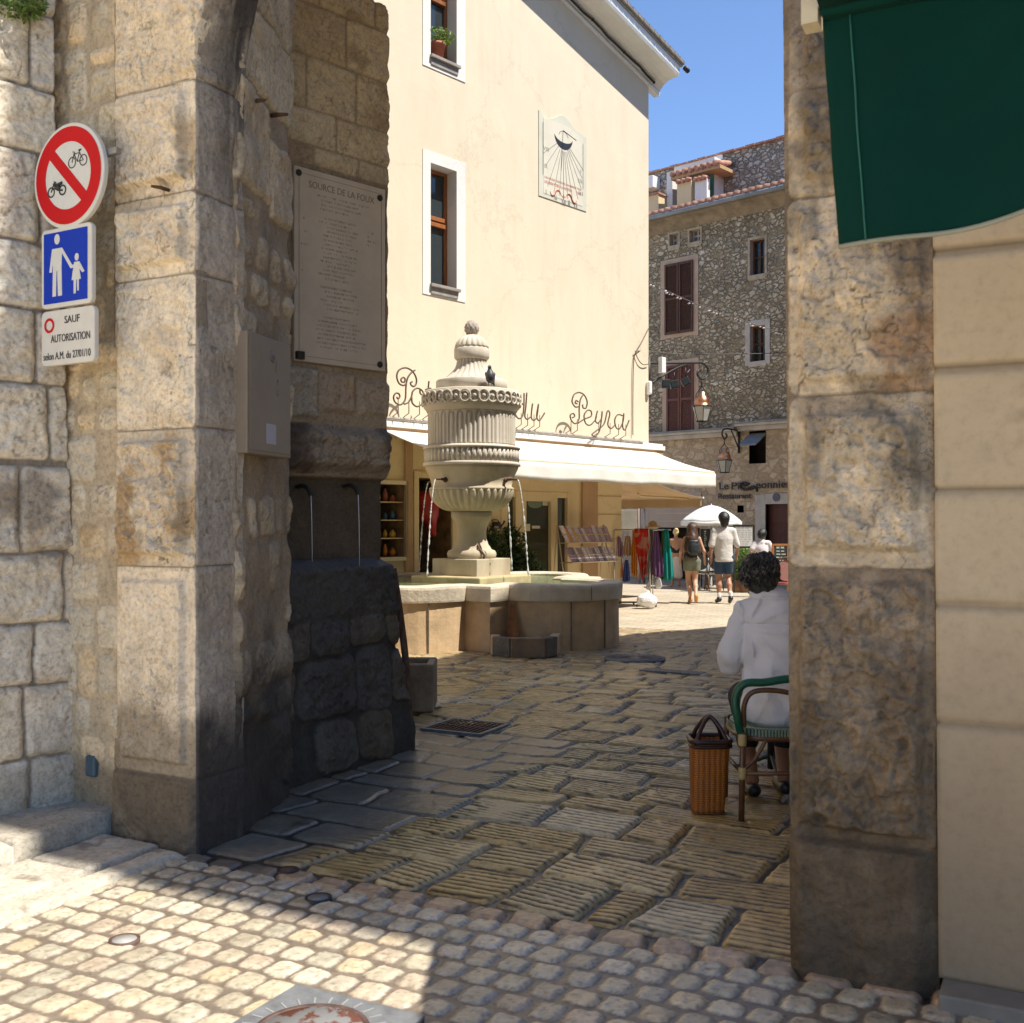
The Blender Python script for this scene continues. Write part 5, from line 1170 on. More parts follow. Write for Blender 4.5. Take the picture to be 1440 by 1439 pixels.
# script lettering on little iron stems
DL = .30
def letters(name, label, strokes, W=YW, d=DL, r=.014, z=None):
    t = thing(name, label, 'lettering', W.px(*strokes[0][0], d))
    for s_ in strokes:
        mb = M(); mb.tube(spline([W.px(x, y, d) for x, y in s_], 7), r, 7); mb.build('letter_stroke', MT['lettering'], t)
    return t
def cv(ox, oy, sc, pts): return [(ox + x / sc, oy + y / sc) for x, y in pts]
A1 = lambda p: cv(540, 500, 10.28, p)
B1 = lambda p: cv(720, 530, 7.2, p)
l1 = letters('iron_lettering', 'curly iron script reading Poterie left of and behind the fountain column', [
    A1([(450, 215), (410, 235), (345, 320), (318, 450), (312, 600), (290, 670), (230, 715), (165, 680), (138, 610), (165, 550), (215, 555), (228, 600), (200, 625), (185, 600)]),
    A1([(325, 400), (280, 435), (215, 400), (185, 300), (220, 210), (310, 180), (400, 220), (460, 310), (468, 400), (430, 450), (390, 425), (385, 395), (410, 380)]),
    A1([(300, 385), (260, 385), (245, 350), (275, 318), (305, 340), (300, 375)]),
    A1([(290, 705), (350, 680), (395, 600), (415, 520), (480, 475), (550, 510), (575, 590), (555, 690), (480, 740), (410, 690), (400, 600)]),
    A1([(520, 500), (525, 550), (580, 590), (620, 540)]),
    A1([(650, 372), (640, 470), (630, 700), (660, 740), (700, 700)]), A1([(600, 500), (640, 478), (680, 478)]),
    [(613, 572), (618, 560), (616, 552), (610, 560), (613, 574), (622, 572), (628, 560), (632, 560), (632, 574)], [(640, 560), (640, 574), (646, 570)], [(650, 572), (656, 560), (652, 553), (648, 562), (651, 576), (660, 572)]])
l2 = letters('iron_lettering', 'iron script word du just right of the fountain column', [
    B1([(150, 160), (140, 300), (130, 400), (155, 430), (195, 400)]), B1([(110, 280), (70, 260), (20, 330), (60, 420), (105, 400), (120, 300), (122, 165)]), B1([(208, 270), (195, 400), (215, 440), (250, 410), (268, 275)]), B1([(268, 275), (250, 400), (275, 445), (310, 400), (330, 365)])])
l3 = letters('iron_lettering', 'iron script word Peyra at the right end of the shop ledge', [
    B1([(715, 190), (690, 240), (680, 330), (678, 430), (640, 475), (600, 440), (590, 390), (620, 372), (635, 400), (610, 415)]),
    B1([(680, 300), (640, 305), (608, 250), (630, 180), (680, 160), (730, 185), (760, 250), (750, 315), (720, 315), (715, 280)]), B1([(660, 275), (640, 265), (650, 240), (670, 255)]),
    B1([(670, 470), (730, 430), (800, 400), (800, 350), (765, 340), (730, 390), (745, 470), (790, 490), (840, 440), (855, 400)]),
    B1([(865, 345), (845, 440), (870, 470), (905, 420), (912, 350), (900, 470), (880, 560), (840, 605), (810, 585), (850, 550), (930, 480), (965, 350), (990, 375), (970, 480), (1000, 525), (1040, 490)]),
    B1([(1120, 395), (1070, 385), (1040, 440), (1055, 515), (1090, 525), (1125, 450), (1132, 370)]), B1([(1128, 400), (1120, 500), (1140, 540), (1170, 480), (1185, 440)])])
for l, xs_ in ((l1, (560, 575, 590, 602)), (l2, (733, 742, 751, 759)), (l3, (803, 812, 842, 858, 870, 880))):
    for x in xs_:
        u = YW.u(x, DL); mb = M(YW); mb.tube([(u, DL, zl0 + .42), (u, DL, zl0 + .22), (u, .12, zl0 + .14)], .008, 6); mb.build('stem', MT['lettering'], l)
# flower pot on the upper sill
w1 = win[1]; pp = YW.P(YW.u(618), w1[6] + .002, -.06)
fp = thing('flower_pot', 'terracotta pot with bushy green plant on the upper window sill', 'flower pot', pp)
mb = M(); mb.lathe([(.10, 0), (.13, .2), (.145, .2), (.145, .25), (.12, .25)], pp, 20, lambda r, z, w: r * (1 + .04 * abs(math.sin(8 * w)))); mb.build('pot', MT['terracotta'], fp)
def leaves(mb, c, r, n, sz, g, flat=1, shape=None):
    for i in range(n):
        while True:
            v = Vector((g.uniform(-1, 1), g.uniform(-1, 1), g.uniform(-1, 1)))
            if .25 < v.length < 1: break
        p = Vector(c) + Vector((v.x * r[0], v.y * r[1], v.z * r[2])); a = Vector((g.gauss(0, 1), g.gauss(0, 1), g.gauss(0, .7))).normalized(); b_ = a.orthogonal().normalized(); b_.rotate(Matrix.Rotation(g.uniform(0, 6.3), 3, a)); s_ = sz * g.uniform(.6, 1.3)
        mb.add([p - a * s_, p + b_ * s_ * .35 - a * s_ * .1, p + a * s_, p - b_ * s_ * .35 - a * s_ * .1], [(0, 1, 2, 3)])
g = random.Random(4)
mb = M(); leaves(mb, pp + Vector((0, 0, .36)), (.30, .22, .15), 420, .035, g); mb.build('foliage', mat_leaf('fresh_green_leaves', (.13, .20, .03)), fp, recalc=False)
# ------------------------------------------------------------------ stone house at the back
sh = thing('stone_house', 'old rubble stone restaurant house with brown shutters behind the square', 'house', (6.5, 28.5, 0))
def S_(x, y, d=0): return SB.uz(x, y, d)
def srect(mb, x0, x1, y0, y1, d0, d1, d=0, xm=None):
    xm = xm if xm is not None else (x0 + x1) / 2
    mb.box(SB.u(x0, d), SB.u(x1, d), d0, d1, S_(xm, y1, d)[1], S_(xm, y0, d)[1])
ZL = 4.08; ZE = 10.0
wins = []
def wr(x0, x1, y0, y1): xm = (x0 + x1) / 2; return (SB.u(x0), SB.u(x1), S_(xm, y1)[1], S_(xm, y0)[1])
W3 = wr(1055, 1075.5, 336, 386); W4 = wr(1055, 1076, 458, 508); WA = wr(942, 954, 329, 345); WB = wr(970, 985, 323, 340); WN = wr(1053.5, 1077, 606, 652); DO = wr(1077, 1108, 709, 822); WS = wr(1037, 1046, 711, 721); OP = wr(925, 984, 742, 815)
DO = (DO[0], DO[1] + .1, .0, DO[3]); OP = (OP[0], OP[1], 0.0, OP[3])
mb = M(SB); hs1 = [W3, W4, WA, WB]
holed(SB, mb, [-5, 13] + [x for h in hs1 for x in h[:2]], [ZL, ZE + .1] + [x for h in hs1 for x in h[2:]], hs1)
mb.build('upper_wall', MT['rubble'], sh, recalc=False)
mb = M(SB); hs2 = [WN, DO, WS, OP]
holed(SB, mb, [-5, 13] + [x for h in hs2 for x in h[:2]], [0, ZL] + [x for h in hs2 for x in h[2:]], hs2)
mb.build('lower_wall', MT['rubble_low'], sh, recalc=False)
mb = M(SB); mb.box(-5, 13, -5, -.6, 0, 10.2); mb.build('house_core', MT['dark'], sh)
SUR = mat('weathered_window_surround', (.44, .37, .27), .85, .25, 6, .4, 30)
for nm, h, fr_ in (('window', W3, .07), ('window', W4, .15), ('window', WA, .06), ('window', WB, .06)):
    mb = M(SB); a, c, z0, z1 = h; f = fr_
    for bx in ((a - f, a, z0 - .1, z1 + f), (c, c + f, z0 - .1, z1 + f), (a, c, z1, z1 + f), (a - .04, c + .04, z0 - .14, z0)): mb.box(bx[0], bx[1], -.02, .03 if bx[2] < z0 - .12 else .022, bx[2], bx[3])
    w_ = mb.build(nm, MT['ledge'] if h is W4 else SUR, sh, bevel=.01)
    mb = M(SB)
    for s_ in ((a, a + .001, z0, z1), (c - .001, c, z0, z1)): mb.box(s_[0], s_[1], -.3, .0, s_[2], s_[3])
    mb.box(a, c, -.3, 0, z1 - .001, z1); mb.box(a, c, -.3, 0, z0, z0 + .001); mb.build('reveal', MT['pinkrender'], w_)
    mb = M(SB); d = -.2; um = (a + c) / 2
    for bx in ((a + .001, a + .05, z0, z1), (c - .05, c - .001, z0, z1), (um - .02, um + .02, z0, z1)): mb.box(bx[0], bx[1], d, d + .04, bx[2], bx[3])
    for t in (.0, .48, .94): mb.box(a + .05, c - .05, d, d + .035, z0 + (z1 - z0) * t, z0 + (z1 - z0) * t + .05)
    mb.build('frame', MT['shutter'] if h in (W3, W4) else MT['ledge'], w_)
    mb = M(SB); mb.box(a, c, -.21, -.205, z0, z1); mb.build('pane', MT['glass'] if h in (W3, W4) else mat('pale_curtained_glass', (.20, .26, .32), .15, .2, 4), w_)
    if h in (W4,):
        mb = M(SB)
        for k in range(5): u_ = a + (c - a) * (k + .5) / 5; mb.tube([(u_, -.03, z0), (u_, -.03, z0 + .32)], .008, 5)
        mb.build('guard_bars', MT['iron'], w_)
def shutters(x0, x1, y0, y1, m, fname):
    a, c, z0, z1 = wr(x0, x1, y0, y1); um = (a + c) / 2
    mb = M(SB)
    for bx in ((a - .16, a, z0 - .12, z1 + .14), (c, c + .16, z0 - .12, z1 + .14), (a, c, z1, z1 + .14), (a, c, z0 - .10, z0)): mb.box(bx[0], bx[1], -.01, .02, bx[2], bx[3])
    w_ = mb.build('window', mat('pinkish_window_surround', (.50, .37, .28), .85, .12, 4), sh)
    for p, q in ((a, um - .008), (um + .008, c)):
        mb = M(SB); fw = .055
        mb.box(p, p + fw, .02, .06, z0, z1); mb.box(q - fw, q, .02, .06, z0, z1)
        for t in (z0, z1 - .07, (z0 + z1) / 2 - .035): mb.box(p + fw, q - fw, .022, .058, t, t + .07)
        n = int((z1 - z0) / .055)
        for k in range(n):
            z = z0 + (z1 - z0) * (k + .5) / n
            mb.add([(p + fw, .024, z + .028), (q - fw, .024, z + .028), (q - fw, .052, z - .018), (p + fw, .052, z - .018)], [(0, 1, 2, 3)])
        mb.box(p + fw, q - fw, .018, .022, z0, z1)
        mb.build('shutter', m, w_)
shutters(936, 975.5, 369.5, 469, MT['shutter'], 'a'); shutters(938.5, 976, 513, 611, MT['shutter2'], 'b')
# ledge, niche window, door, small openings
mb = M(SB); mb.box(-5, SB.u(1040), -.02, .28, ZL, ZL + .07); mb.box(SB.u(1040), 13, -.02, .28, ZL + .12, ZL + .19); mb.box(-5, SB.u(1040) - .01, .0, .16, ZL - .12, ZL); mb.box(SB.u(1040), 13, .0, .16, ZL, ZL + .12); mb.build('ledge', MT['ledge'], sh, bevel=.01)
mb = M(SB); mb.box(-5, SB.u(1040), .0, .31, ZL + .071, ZL + .11); mb.box(SB.u(1040), 13, .0, .31, ZL + .191, ZL + .23); mb.build('ledge_flashing', MT['gutter'], sh)
mb = M(SB); mb.box(WN[0] - .0, WN[1] + .0, -.5, -.45, WN[2], WN[3]); mb.build('niche_back', MT['dark'], sh)
mb = M(SB); zn0 = S_(1062, 628)[1]; zn1 = S_(1062, 612)[1]
mb.add([(WN[0] - .04, -.05, zn1), (WN[1] - .02, -.05, zn1), (WN[1] - .06, .42, zn0), (WN[0] - .04, .42, zn0), (WN[0] - .04, -.05, zn1 + .05), (WN[1] - .02, -.05, zn1 + .05), (WN[1] - .06, .42, zn0 + .05), (WN[0] - .04, .42, zn0 + .05)], [(0, 1, 2, 3), (4, 5, 6, 7), (0, 1, 5, 4), (2, 3, 7, 6), (0, 3, 7, 4), (1, 2, 6, 5)])
mb.build('propped_shutter', mat('grey_blue_board', (.20, .24, .28), .6, .2, 5), sh)
mb = M(SB); a, c, z0, z1 = DO
for bx in ((a - .30, a, 0, z1 + .25), (a, c, z1, z1 + .28)): mb.box(bx[0], bx[1], .0, .04, bx[2], bx[3])
dd = mb.build('door', MT['ledge'], sh, bevel=.01)
mb = M(SB); mb.box(a, c, -.22, -.15, 0, z1)
for k in range(3): mb.box(a + .08, c - .08, -.15, -.135, .2 + k * .7, .75 + k * .7)
mb.build('door_leaf', MT['door'], dd, bevel=.008)
mb = M(SB); mb.box(WS[0], WS[1], -.3, -.25, WS[2], WS[3]); mb.build('vent_opening', MT['dark'], sh)
# shop fascia on the left of the lower storey
mb = M(SB); mb.box(SB.u(898), SB.u(987), .0, .03, OP[3], S_(950, 715)[1] + .45); mb.build('render_panel', MT['pinkrender'], sh)
mb = M(SB)
for y in (722, 733): z = S_(950, y)[1]; mb.box(SB.u(926), SB.u(974), .03, .045, z - .012, z + .012)
mb.build('fascia_moulding', MT['ledge'], sh)
mb = M(SB); mb.box(OP[0], OP[1], -1.0, -.95, 0, OP[3]); mb.build('shop_inside', mat('dim_brown_shop_inside', (.06, .035, .025), .9, .6, 4), sh)
# lettering
lt = thing('restaurant_lettering', 'dark letters on the stone wall reading Le Pigeonnier Restaurant', 'lettering', SB.P(SB.u(1055), S_(1055, 690)[1], 0))
def stext(t, x0, x1, y0, y1, xm): text_mesh(t, SB, SB.u(x0, .04), SB.u(x1, .04), S_(xm, y1, .04)[1], S_(xm, y0, .04)[1], .04, 'lettering', MT['iron'], lt, .02, .006)
stext('Le', 1012, 1024.5, 678.5, 688.5, 1018); stext('Pi', 1029, 1040, 678.5, 688.3, 1035); stext('eonnier', 1063.5, 1112, 676.3, 686.6, 1085); stext('Restaurant', 1010.5, 1057, 693.5, 701.5, 1033)
mb = M(SB); Q = lambda p, q=.05: (SB.u(p[0], .05), q, SB.uz(p[0], p[1], .05)[1])
for s_ in ([(1054, 681), (1048, 678.5), (1042, 680), (1041, 684.5), (1045, 688), (1052, 688.5), (1059, 687), (1061, 684.5), (1056, 684)], [(1041, 680), (1047, 683), (1054, 679.5)], [(1052, 686), (1060, 685), (1064, 688), (1064.5, 692)]):
    sp_ = spline([Q(p) for p in s_], 5); mb.tube(sp_, [.022 + .012 * math.sin(PI * i / len(sp_)) for i in range(len(sp_))], 6)
mb.build('bird_shaped_letter', MT['iron'], lt)
mb = M(SB); c_ = S_(1093, 699.5); mb.prism([(c_[0] + .11 * math.cos(a), c_[1] + .11 * math.sin(a)) for a in [2 * PI * i / 20 for i in range(20)]], .042, .06); tag(mb.build('round_wall_plaque', mat('grey_blue_enamel_disc', (.10, .10, .14), .5)), 'small round blue grey plaque above the restaurant door', 'plaque')
# eave, gutter, tiles
mb = M(SB); mb.add([(u, d, z) for u in (-5, 13) for d, z in ((-.02, 9.90), (.10, 9.98), (.30, 10.10), (.48, 10.17), (.48, 10.22), (-.02, 10.22))], [(0, 1, 7, 6), (1, 2, 8, 7), (2, 3, 9, 8), (3, 4, 10, 9), (4, 5, 11, 10)])
mb.build('eave_cove', mat('stained_eave_plaster', (.30, .24, .17), .85, .35, 3, .3, 20), sh)
mb = M(SB); mb.tube([(-5, .55, 10.24), (13, .55, 10.24)], .07, 8); mb.build('gutter', MT['gutter'], sh)
mb = M(SB); u = -4.5; rt = random.Random(6)
while u < 12.5:
    j = rt.uniform(-.015, .015); mb.tube([(u, .55 + j, 10.33), (u, -2.2, 11.05)], [.105, .09], 8); u += .22
mb.add([(-4.6, .45, 10.26), (12.6, .45, 10.26), (12.6, -2.2, 10.98), (-4.6, -2.2, 10.98)], [(0, 1, 2, 3)])
mb.build('roof_tiles', MT['tile'], sh, recalc=False)
du = -2.2; zt0 = SB.uz(1098, 196, du)[1]; 
mb = M(SB); mb.add([(-5, du, 10.8), (13, du, 10.8), (13, du, zt0), (-5, du, zt0 + .0)], [(0, 1, 2, 3)]); mb.add([(-5, du, zt0), (13, du, zt0), (13, du - 5, zt0 - .2), (-5, du - 5, zt0 - .2)], [(0, 1, 2, 3)]); mb.build('attic_wall', MT['rubble_up'], sh, recalc=False)
mb = M(SB); u = -5
while u < 13: mb.box(u, u + .31, du - .2, du + .10, zt0, zt0 + .055 + .01 * math.sin(u * 7)); u += .33
mb.build('coping_tiles', MT['tile'], sh)
def U2(x, d): return SB.u(x, d)
# loggia: plaster bay, tiled canopy, chimneys, green shutters
mb = M(SB); d0 = du + .02
a_, b_ = U2(950, d0), U2(1017, d0); zb_ = 10.95; zt1 = zt0 - .001
mb.box(a_, U2(958, d0), du, du + .5, zb_, SB.uz(958, 246, d0)[1]); mb.box(U2(1004, d0), b_, du, du + .5, zb_, SB.uz(1010, 228, d0)[1])
mb.box(U2(949, d0), b_, du, du + .06, SB.uz(985, 233, d0)[1], zt1)
mb.build('loggia_plaster', MT['white'], sh)
mb = M(SB); mb.box(U2(958, d0), U2(1004, d0), du, du + .04, zb_, SB.uz(985, 233, d0)[1]); mb.build('loggia_recess', mat('shaded_pink_plaster', (.46, .36, .30), .85), sh)
mb = M(SB); dc0 = du + .9
ca, cb_ = U2(944, dc0), U2(1013, dc0); zc = SB.uz(979, 240, dc0)[1]
mb.box(ca, cb_, du + .05, dc0 + .02, zc - .10, zc); lc = mb.build('loggia_canopy', MT['shop_brown'], sh)
mb = M(SB); k = 0; u = ca + .08
while u < cb_: mb.tube([(u, dc0 + .06, zc + .05), (u, du + .1, zc + .25)], [.10, .08], 8); u += .21
mb.build('canopy_tiles', MT['tile'], lc)
for x0, x1, yt in ((952, 972, 252), (977, 994, 249)):
    d = -1.1; mb = M(SB); a, c = U2(x0, d), U2(x1, d); z1 = SB.uz((x0 + x1) / 2, yt + 4, d)[1]
    mb.box(a, c, d - .16, d, 10.4, z1); ch = mb.build('chimney', MT['shop_cream'] if x0 < 960 else MT['white'], sh)
    mb = M(SB)
    for k in range(3): u_ = a + (c - a) * (k + .5) / 3; mb.tube([(u_, d + .10, z1 + .02), (u_, d - .24, z1 + .09)], [.075, .06], 8)
    mb.build('tile_cap', MT['tile'], ch)
for x0, x1, y0, y1 in ((972, 979, 256, 292), (997, 1004, 247, 284)):
    mb = M(SB); d = du + .55; mb.box(U2(x0, d), U2(x1, d), d, d + .05, SB.uz(x0, y1, d)[1], SB.uz(x0, y0, d)[1]); mb.build('green_shutter', MT['greenshut'], sh, bevel=.01)
mb = M(SB); d = du + .4; mb.box(U2(905, d), U2(918, d), du, d, SB.uz(914, 264, d)[1], SB.uz(914, 247, d)[1]); tag(mb.build('air_conditioner', MT['whitepaint'], bevel=.02), 'white air conditioning unit on the attic wall beside the yellow house corner', 'air conditioner')
mb = M(SB); d = -1.3; mb.box(U2(900, d), U2(926, d), d - .5, d, 10.4, SB.uz(914, 276, d)[1]); ch = mb.build('chimney', MT['shop_cream'], sh)
mb = M(SB); z_ = SB.uz(914, 276, d)[1]; mb.box(U2(899, d), U2(927.5, d), d - .55, d + .06, z_, z_ + .05); mb.build('tile_cap', MT['tile'], ch)
# second awning, fixed to the flank of the yellow house and seen from its inner side
FLK = Wall((e0.x, e0.y), (.736, -.677)); pf_ = FLK.P(-.5, 2.3, -1.0)
a2 = thing('beige_awning', 'beige scalloped awning under the right end of the white one', 'awning', pf_)
dF2 = -1.95; zw, zf = 2.46, CAMZ + (HOR - 700) / FPX * (e0.y - FLK.n[1] * 1.95)
mb = M(FLK); mb.grid(lambda i, j: (-5 + 5.0 * i, -.02 + (dF2 + .02) * j, zw + (zf - zw) * j - .03 * math.sin(PI * j)), 20, 8); mb.build('canopy', MT['canvas2'], a2, recalc=False, solid=.006)
mb = M(FLK); mb.grid(lambda i, j: (-5 + 5.0 * i, dF2 - .02 + .02 * math.sin(i * 40) * j, zf - (.20 + .02 * abs(math.sin(i * 30))) * j), 60, 4); mb.build('valance', MT['canvas2'], a2, recalc=False, solid=.005)
mb = M(FLK); mb.box(-5, .06, dF2 - .015, dF2 + .03, zf - .02, zf + .02); mb.build('front_bar', MT['whitepaint'], a2)
mb = M(FLK); mb.tube([(-.3, -.05, zw - .25), (-.9, -1.0, (zw + zf) / 2 - .12), (-.3, dF2 + .05, zf - .02)], .022, 8); mb.build('folding_arm', MT['shop_cream'], a2)

# ------------------------------------------------------------------ lanterns
def lantern(name, label, c, s, bracket):       # c: hanging point at the top ring
    t = thing(name, label, 'lantern', c); c = Vector(c)
    mb = M(); mb.tube(spline([c + Vector((-.16 * s, 0, -.42 * s)), c + Vector((-.15 * s, 0, -.22 * s)), c + Vector((-.03 * s, 0, -.05 * s)), c, c + Vector((.03 * s, 0, -.05 * s)), c + Vector((.15 * s, 0, -.22 * s)), c + Vector((.16 * s, 0, -.42 * s))], 5), .012 * s, 6); mb.build('hanger', MT['iron'], t)
    mb = M(); mb.lathe([(.09 * s, -.16 * s), (.095 * s, -.22 * s), (.07 * s, -.235 * s)][::-1] + [], c, 18); mb.lathe([(.255 * s, -.54 * s), (.215 * s, -.52 * s), (.205 * s, -.44 * s), (.185 * s, -.35 * s), (.13 * s, -.27 * s), (.105 * s, -.25 * s), (.10 * s, -.17 * s), (.02 * s, -.15 * s)], c, 24); mb.build('copper_cap', MT['copper'], t)
    def rg_(r, z, i): a = PI / 6 + i * PI / 3; return c + Vector((r * math.cos(a), r * math.sin(a), z))
    mb = M()
    for i in range(6): a, b_, e, f = rg_(.26 * s, -.55 * s, i), rg_(.26 * s, -.55 * s, i + 1), rg_(.15 * s, -.95 * s, i + 1), rg_(.15 * s, -.95 * s, i); mb.add([a, b_, e, f], [(0, 1, 2, 3)])
    mb.build('glass', MT['lampglass'], t, recalc=False, solid=.004)
    mb = M()
    for i in range(6):
        mb.tube([rg_(.265 * s, -.55 * s, i), rg_(.155 * s, -.95 * s, i)], .011 * s, 6); mb.tube([rg_(.268 * s, -.55 * s, i), rg_(.268 * s, -.55 * s, i + 1)], .018 * s, 6); mb.tube([rg_(.155 * s, -.95 * s, i), rg_(.155 * s, -.95 * s, i + 1)], .015 * s, 6)
    mb.build('lantern_frame', MT['iron'], t)
    mb = M()
    for pts, r in bracket: mb.tube(spline(pts, 6) if len(pts) > 2 else pts, r, 8)
    mb.build('bracket', MT['iron'], t); return t
Y1 = lambda x, y: YW.px(x, y, .0)
ca = Vector(YW.px(987, 543, 0)); s1 = .80
lantern('wall_lantern', 'large copper topped lantern hanging from a scrolled bracket on the yellow house corner', ca, s1 * 1.0, [
    ([Y1(913, 511), Y1(945, 511), Y1(975, 510.5), Y1(988, 511), Y1(995, 519), Y1(994, 529), Y1(987, 533.5), Y1(981, 528), Y1(981.5, 522), Y1(986, 520)], .022),
    ([Y1(916, 539), Y1(940, 524), Y1(958, 515), Y1(966, 513), Y1(970, 519), Y1(966, 525)], .018), ([Y1(913, 502), Y1(913, 558)], .028), ([Y1(987, 533), Y1(987, 543.5)], .016)])
d2 = 1.0; cb = Vector(SB.px(1018.5, 624, d2)); Y2 = lambda x, y, d: SB.px(x, y, d)
pw = SB.px(1039, 612, .05)
lantern('wall_lantern', 'smaller copper topped lantern on a bracket below the ledge of the stone house', cb, .80, [
    ([Vector((pw.x, pw.y, cb.z + .40)), (Vector((pw.x, pw.y, 0)) + Vector((cb.x, cb.y, 0))) / 2 + Vector((0, 0, cb.z + .41)), Vector((cb.x, cb.y, cb.z + .38)), Vector((cb.x - .06, cb.y, cb.z + .26)), Vector((cb.x, cb.y, cb.z + .12)), Vector((cb.x + .07, cb.y, cb.z + .2)), Vector((cb.x + .03, cb.y, cb.z + .27))], .022),
    ([Vector((pw.x, pw.y, cb.z - .08)), (Vector((pw.x * .45, pw.y * .45, 0)) + Vector((cb.x * .55, cb.y * .55, 0))) + Vector((0, 0, cb.z + .40))], .018), ([Vector((pw.x, pw.y, cb.z + .46)), Vector((pw.x, pw.y, cb.z - .2))], .032), ([Vector((cb.x, cb.y, cb.z + .12)), cb], .014)])
for i, (x, y, r) in enumerate(((936, 540, 0), (948, 541, .2), (964, 537, .5))):
    c = YW.px(x, y, .0); t = thing('floodlight', ['leftmost of the three small floodlights under the big lantern bracket', 'middle one of the three small floodlights under the big lantern bracket', 'rightmost tilted floodlight of three under the big lantern bracket'][i], 'floodlight', c, 'floodlights under the lantern bracket')
    mb = M(); ax = Vector((math.cos(r), 0, math.sin(r))); mb.obox(c, .085, .07, .085, ax, (0, 1, 0)); mb.build('housing', MT['iron'], t, bevel=.012)
    mb = M(); mb.obox(c + Vector((0, -.075, 0)), .07, .006, .065, ax, (0, 1, 0)); mb.build('lens', MT['glass'], t)
    mb = M(); mb.tube([c + Vector((0, 0, .08)), Vector((c.x, c.y, YW.px(x, 524 if x < 955 else 517, 0).z))], .012, 6); mb.build('yoke', MT['iron'], t)
mb = M(YW); a = YW.u(926, .03); mb.box(a, a + .14, .02, .12, YW.uz(926, 525)[1], YW.uz(926, 503)[1]); tag(mb.build('junction_box', MT['whitepaint'], bevel=.01), 'white junction box on the lantern bracket beside the yellow house corner', 'junction box')
mb = M(YW); a = YW.u(908); mb.box(a, a + .10, .0, .10, YW.uz(908, 555)[1], YW.uz(908, 536)[1]); tag(mb.build('sensor_box', MT['whitepaint'], bevel=.035, seg=3), 'rounded cream sensor box near the edge of the yellow wall', 'sensor')
def cable(name, label, pts, r, m): mb = M(); mb.tube(spline(pts, 8), r, 6); return tag(mb.build(name, m), label, 'cable')
cable('wall_cable', 'thin cable running down the yellow wall near its right corner', [YW.px(912, 462, .03), YW.px(903, 480, .03), YW.px(895, 494, .03), YW.px(891, 510, .03), YW.px(890, 560, .03), YW.px(890, 612, .03)], .010, MT['lettering'])
cable('wall_cable', 'looped cable between the yellow wall and the white junction box', [YW.px(893, 496, .03), YW.px(899, 508, .04), YW.px(905, 513, .04), YW.px(912, 512, .04)], .009, MT['lettering'])
cable('overhead_cable', 'thin level cable crossing in front of the stone house', [YW.px(893, 494, .05), at(905, 494, 21.5), at(960, 498, 24), at(1040, 498, 26), at(1110, 496, 28)], .010, MT['cable'])
gl = thing('light_garland', 'slack garland of small pale lamps strung across the street', 'garland', at(912, 400, 21.5))
gp0 = [at(911, 396, 21.5), at(950, 415, 22.6), at(1000, 436, 24), at(1050, 453, 25.5), at(1104, 470, 27), at(1140, 482, 28)]; sp_ = spline(gp0, 24)
mb = M(); mb.tube(sp_, .009, 5); mb.build('cord', MT['cable'], gl)
g = random.Random(9)
for k in range(4, len(sp_) - 4, 2):
    if g.random() < (.4 if k < 70 else .1): continue
    mb = M(); p = sp_[k] + Vector((g.uniform(-.02, .02), 0, g.uniform(-.05, -.01))); mb.sphere(tuple(p), g.uniform(.012, .03), 5, (g.uniform(.8, 1.6), 1, .8)); mb.build('garland_lamp', MT['bulb'], gl)

# ------------------------------------------------------------------ things on the square
# parasol
pc = at(1000, 800, 26.3); pc.z = 0; pt = thing('parasol', 'round white parasol open over the restaurant terrace', 'parasol', pc)
zt_ = at(1000, 711, 26.3).z; zr_ = at(1000, 733, 26.3).z
mb = M(); mb.tube([pc, pc + Vector((0, 0, zt_ + .04))], .022, 8); mb.build('pole', MT['steel'], pt)
mb = M()
def pfn(i, j):
    a = 2 * PI * i; e = abs(((a / (2 * PI) * 8) % 1) - .5) * 2; r = .74 * j * (1 - .03 * (1 - e)); return (pc.x + r * math.cos(a), pc.y + r * math.sin(a), zt_ - (zt_ - zr_) * j ** 1.7 - .02 * (1 - e) * j)
mb.grid(pfn, 64, 10); mb.build('canopy', MT['parasol'], pt, recalc=False, solid=.004)
mb = M(); mb.grid(lambda i, j: (pc.x + .74 * math.cos(2 * PI * i), pc.y + .74 * math.sin(2 * PI * i), zr_ - .10 * j - .02 * abs(math.sin(8 * PI * i))), 64, 2); mb.build('valance', MT['parasol'], pt, recalc=False, solid=.004)
mb = M(); mb.lathe([(.22, 0), (.22, .05), (.05, .08), (.04, .3)], pc, 20); mb.build('base', MT['greystone'], pt)
# terrace tables and chairs in the shade behind the walkers
def bistro_table(x, Y, label, cloth=True):
    c = at(x, 800, Y); c.z = 0; t = thing('cafe_table', label, 'table', c)
    mb = M(); mb.box(c.x - .3, c.x + .3, c.y - .3, c.y + .3, .72, .745); mb.build('table_top', MT['whitepaint'] if cloth else MT['rattan'], t, bevel=.005)
    for sx in (-.25, .25):
        for sy in (-.25, .25): mb = M(); mb.tube([(c.x + sx, c.y + sy, 0), (c.x + sx * .9, c.y + sy * .9, .72)], .016, 6); mb.build('leg', MT['iron'], t)
    if cloth:
        mb = M(); mb.grid(lambda i, j: (c.x - .32 + .64 * i, c.y - .315 - .012 * math.sin(i * 25) * j, .75 - (.34 + .05 * math.sin(i * 3)) * j), 24, 4); mb.grid(lambda i, j: (c.x - .32 + .64 * i, c.y - .315 + .63 * j, .752), 4, 4)
        tag(mb.build('tablecloth', MT['parasol'], recalc=False, solid=.004), 'white cloth draped over the terrace table under the parasol', 'tablecloth')
bistro_table(991, 25.9, 'small terrace table with a white cloth behind the woman with the backpack')
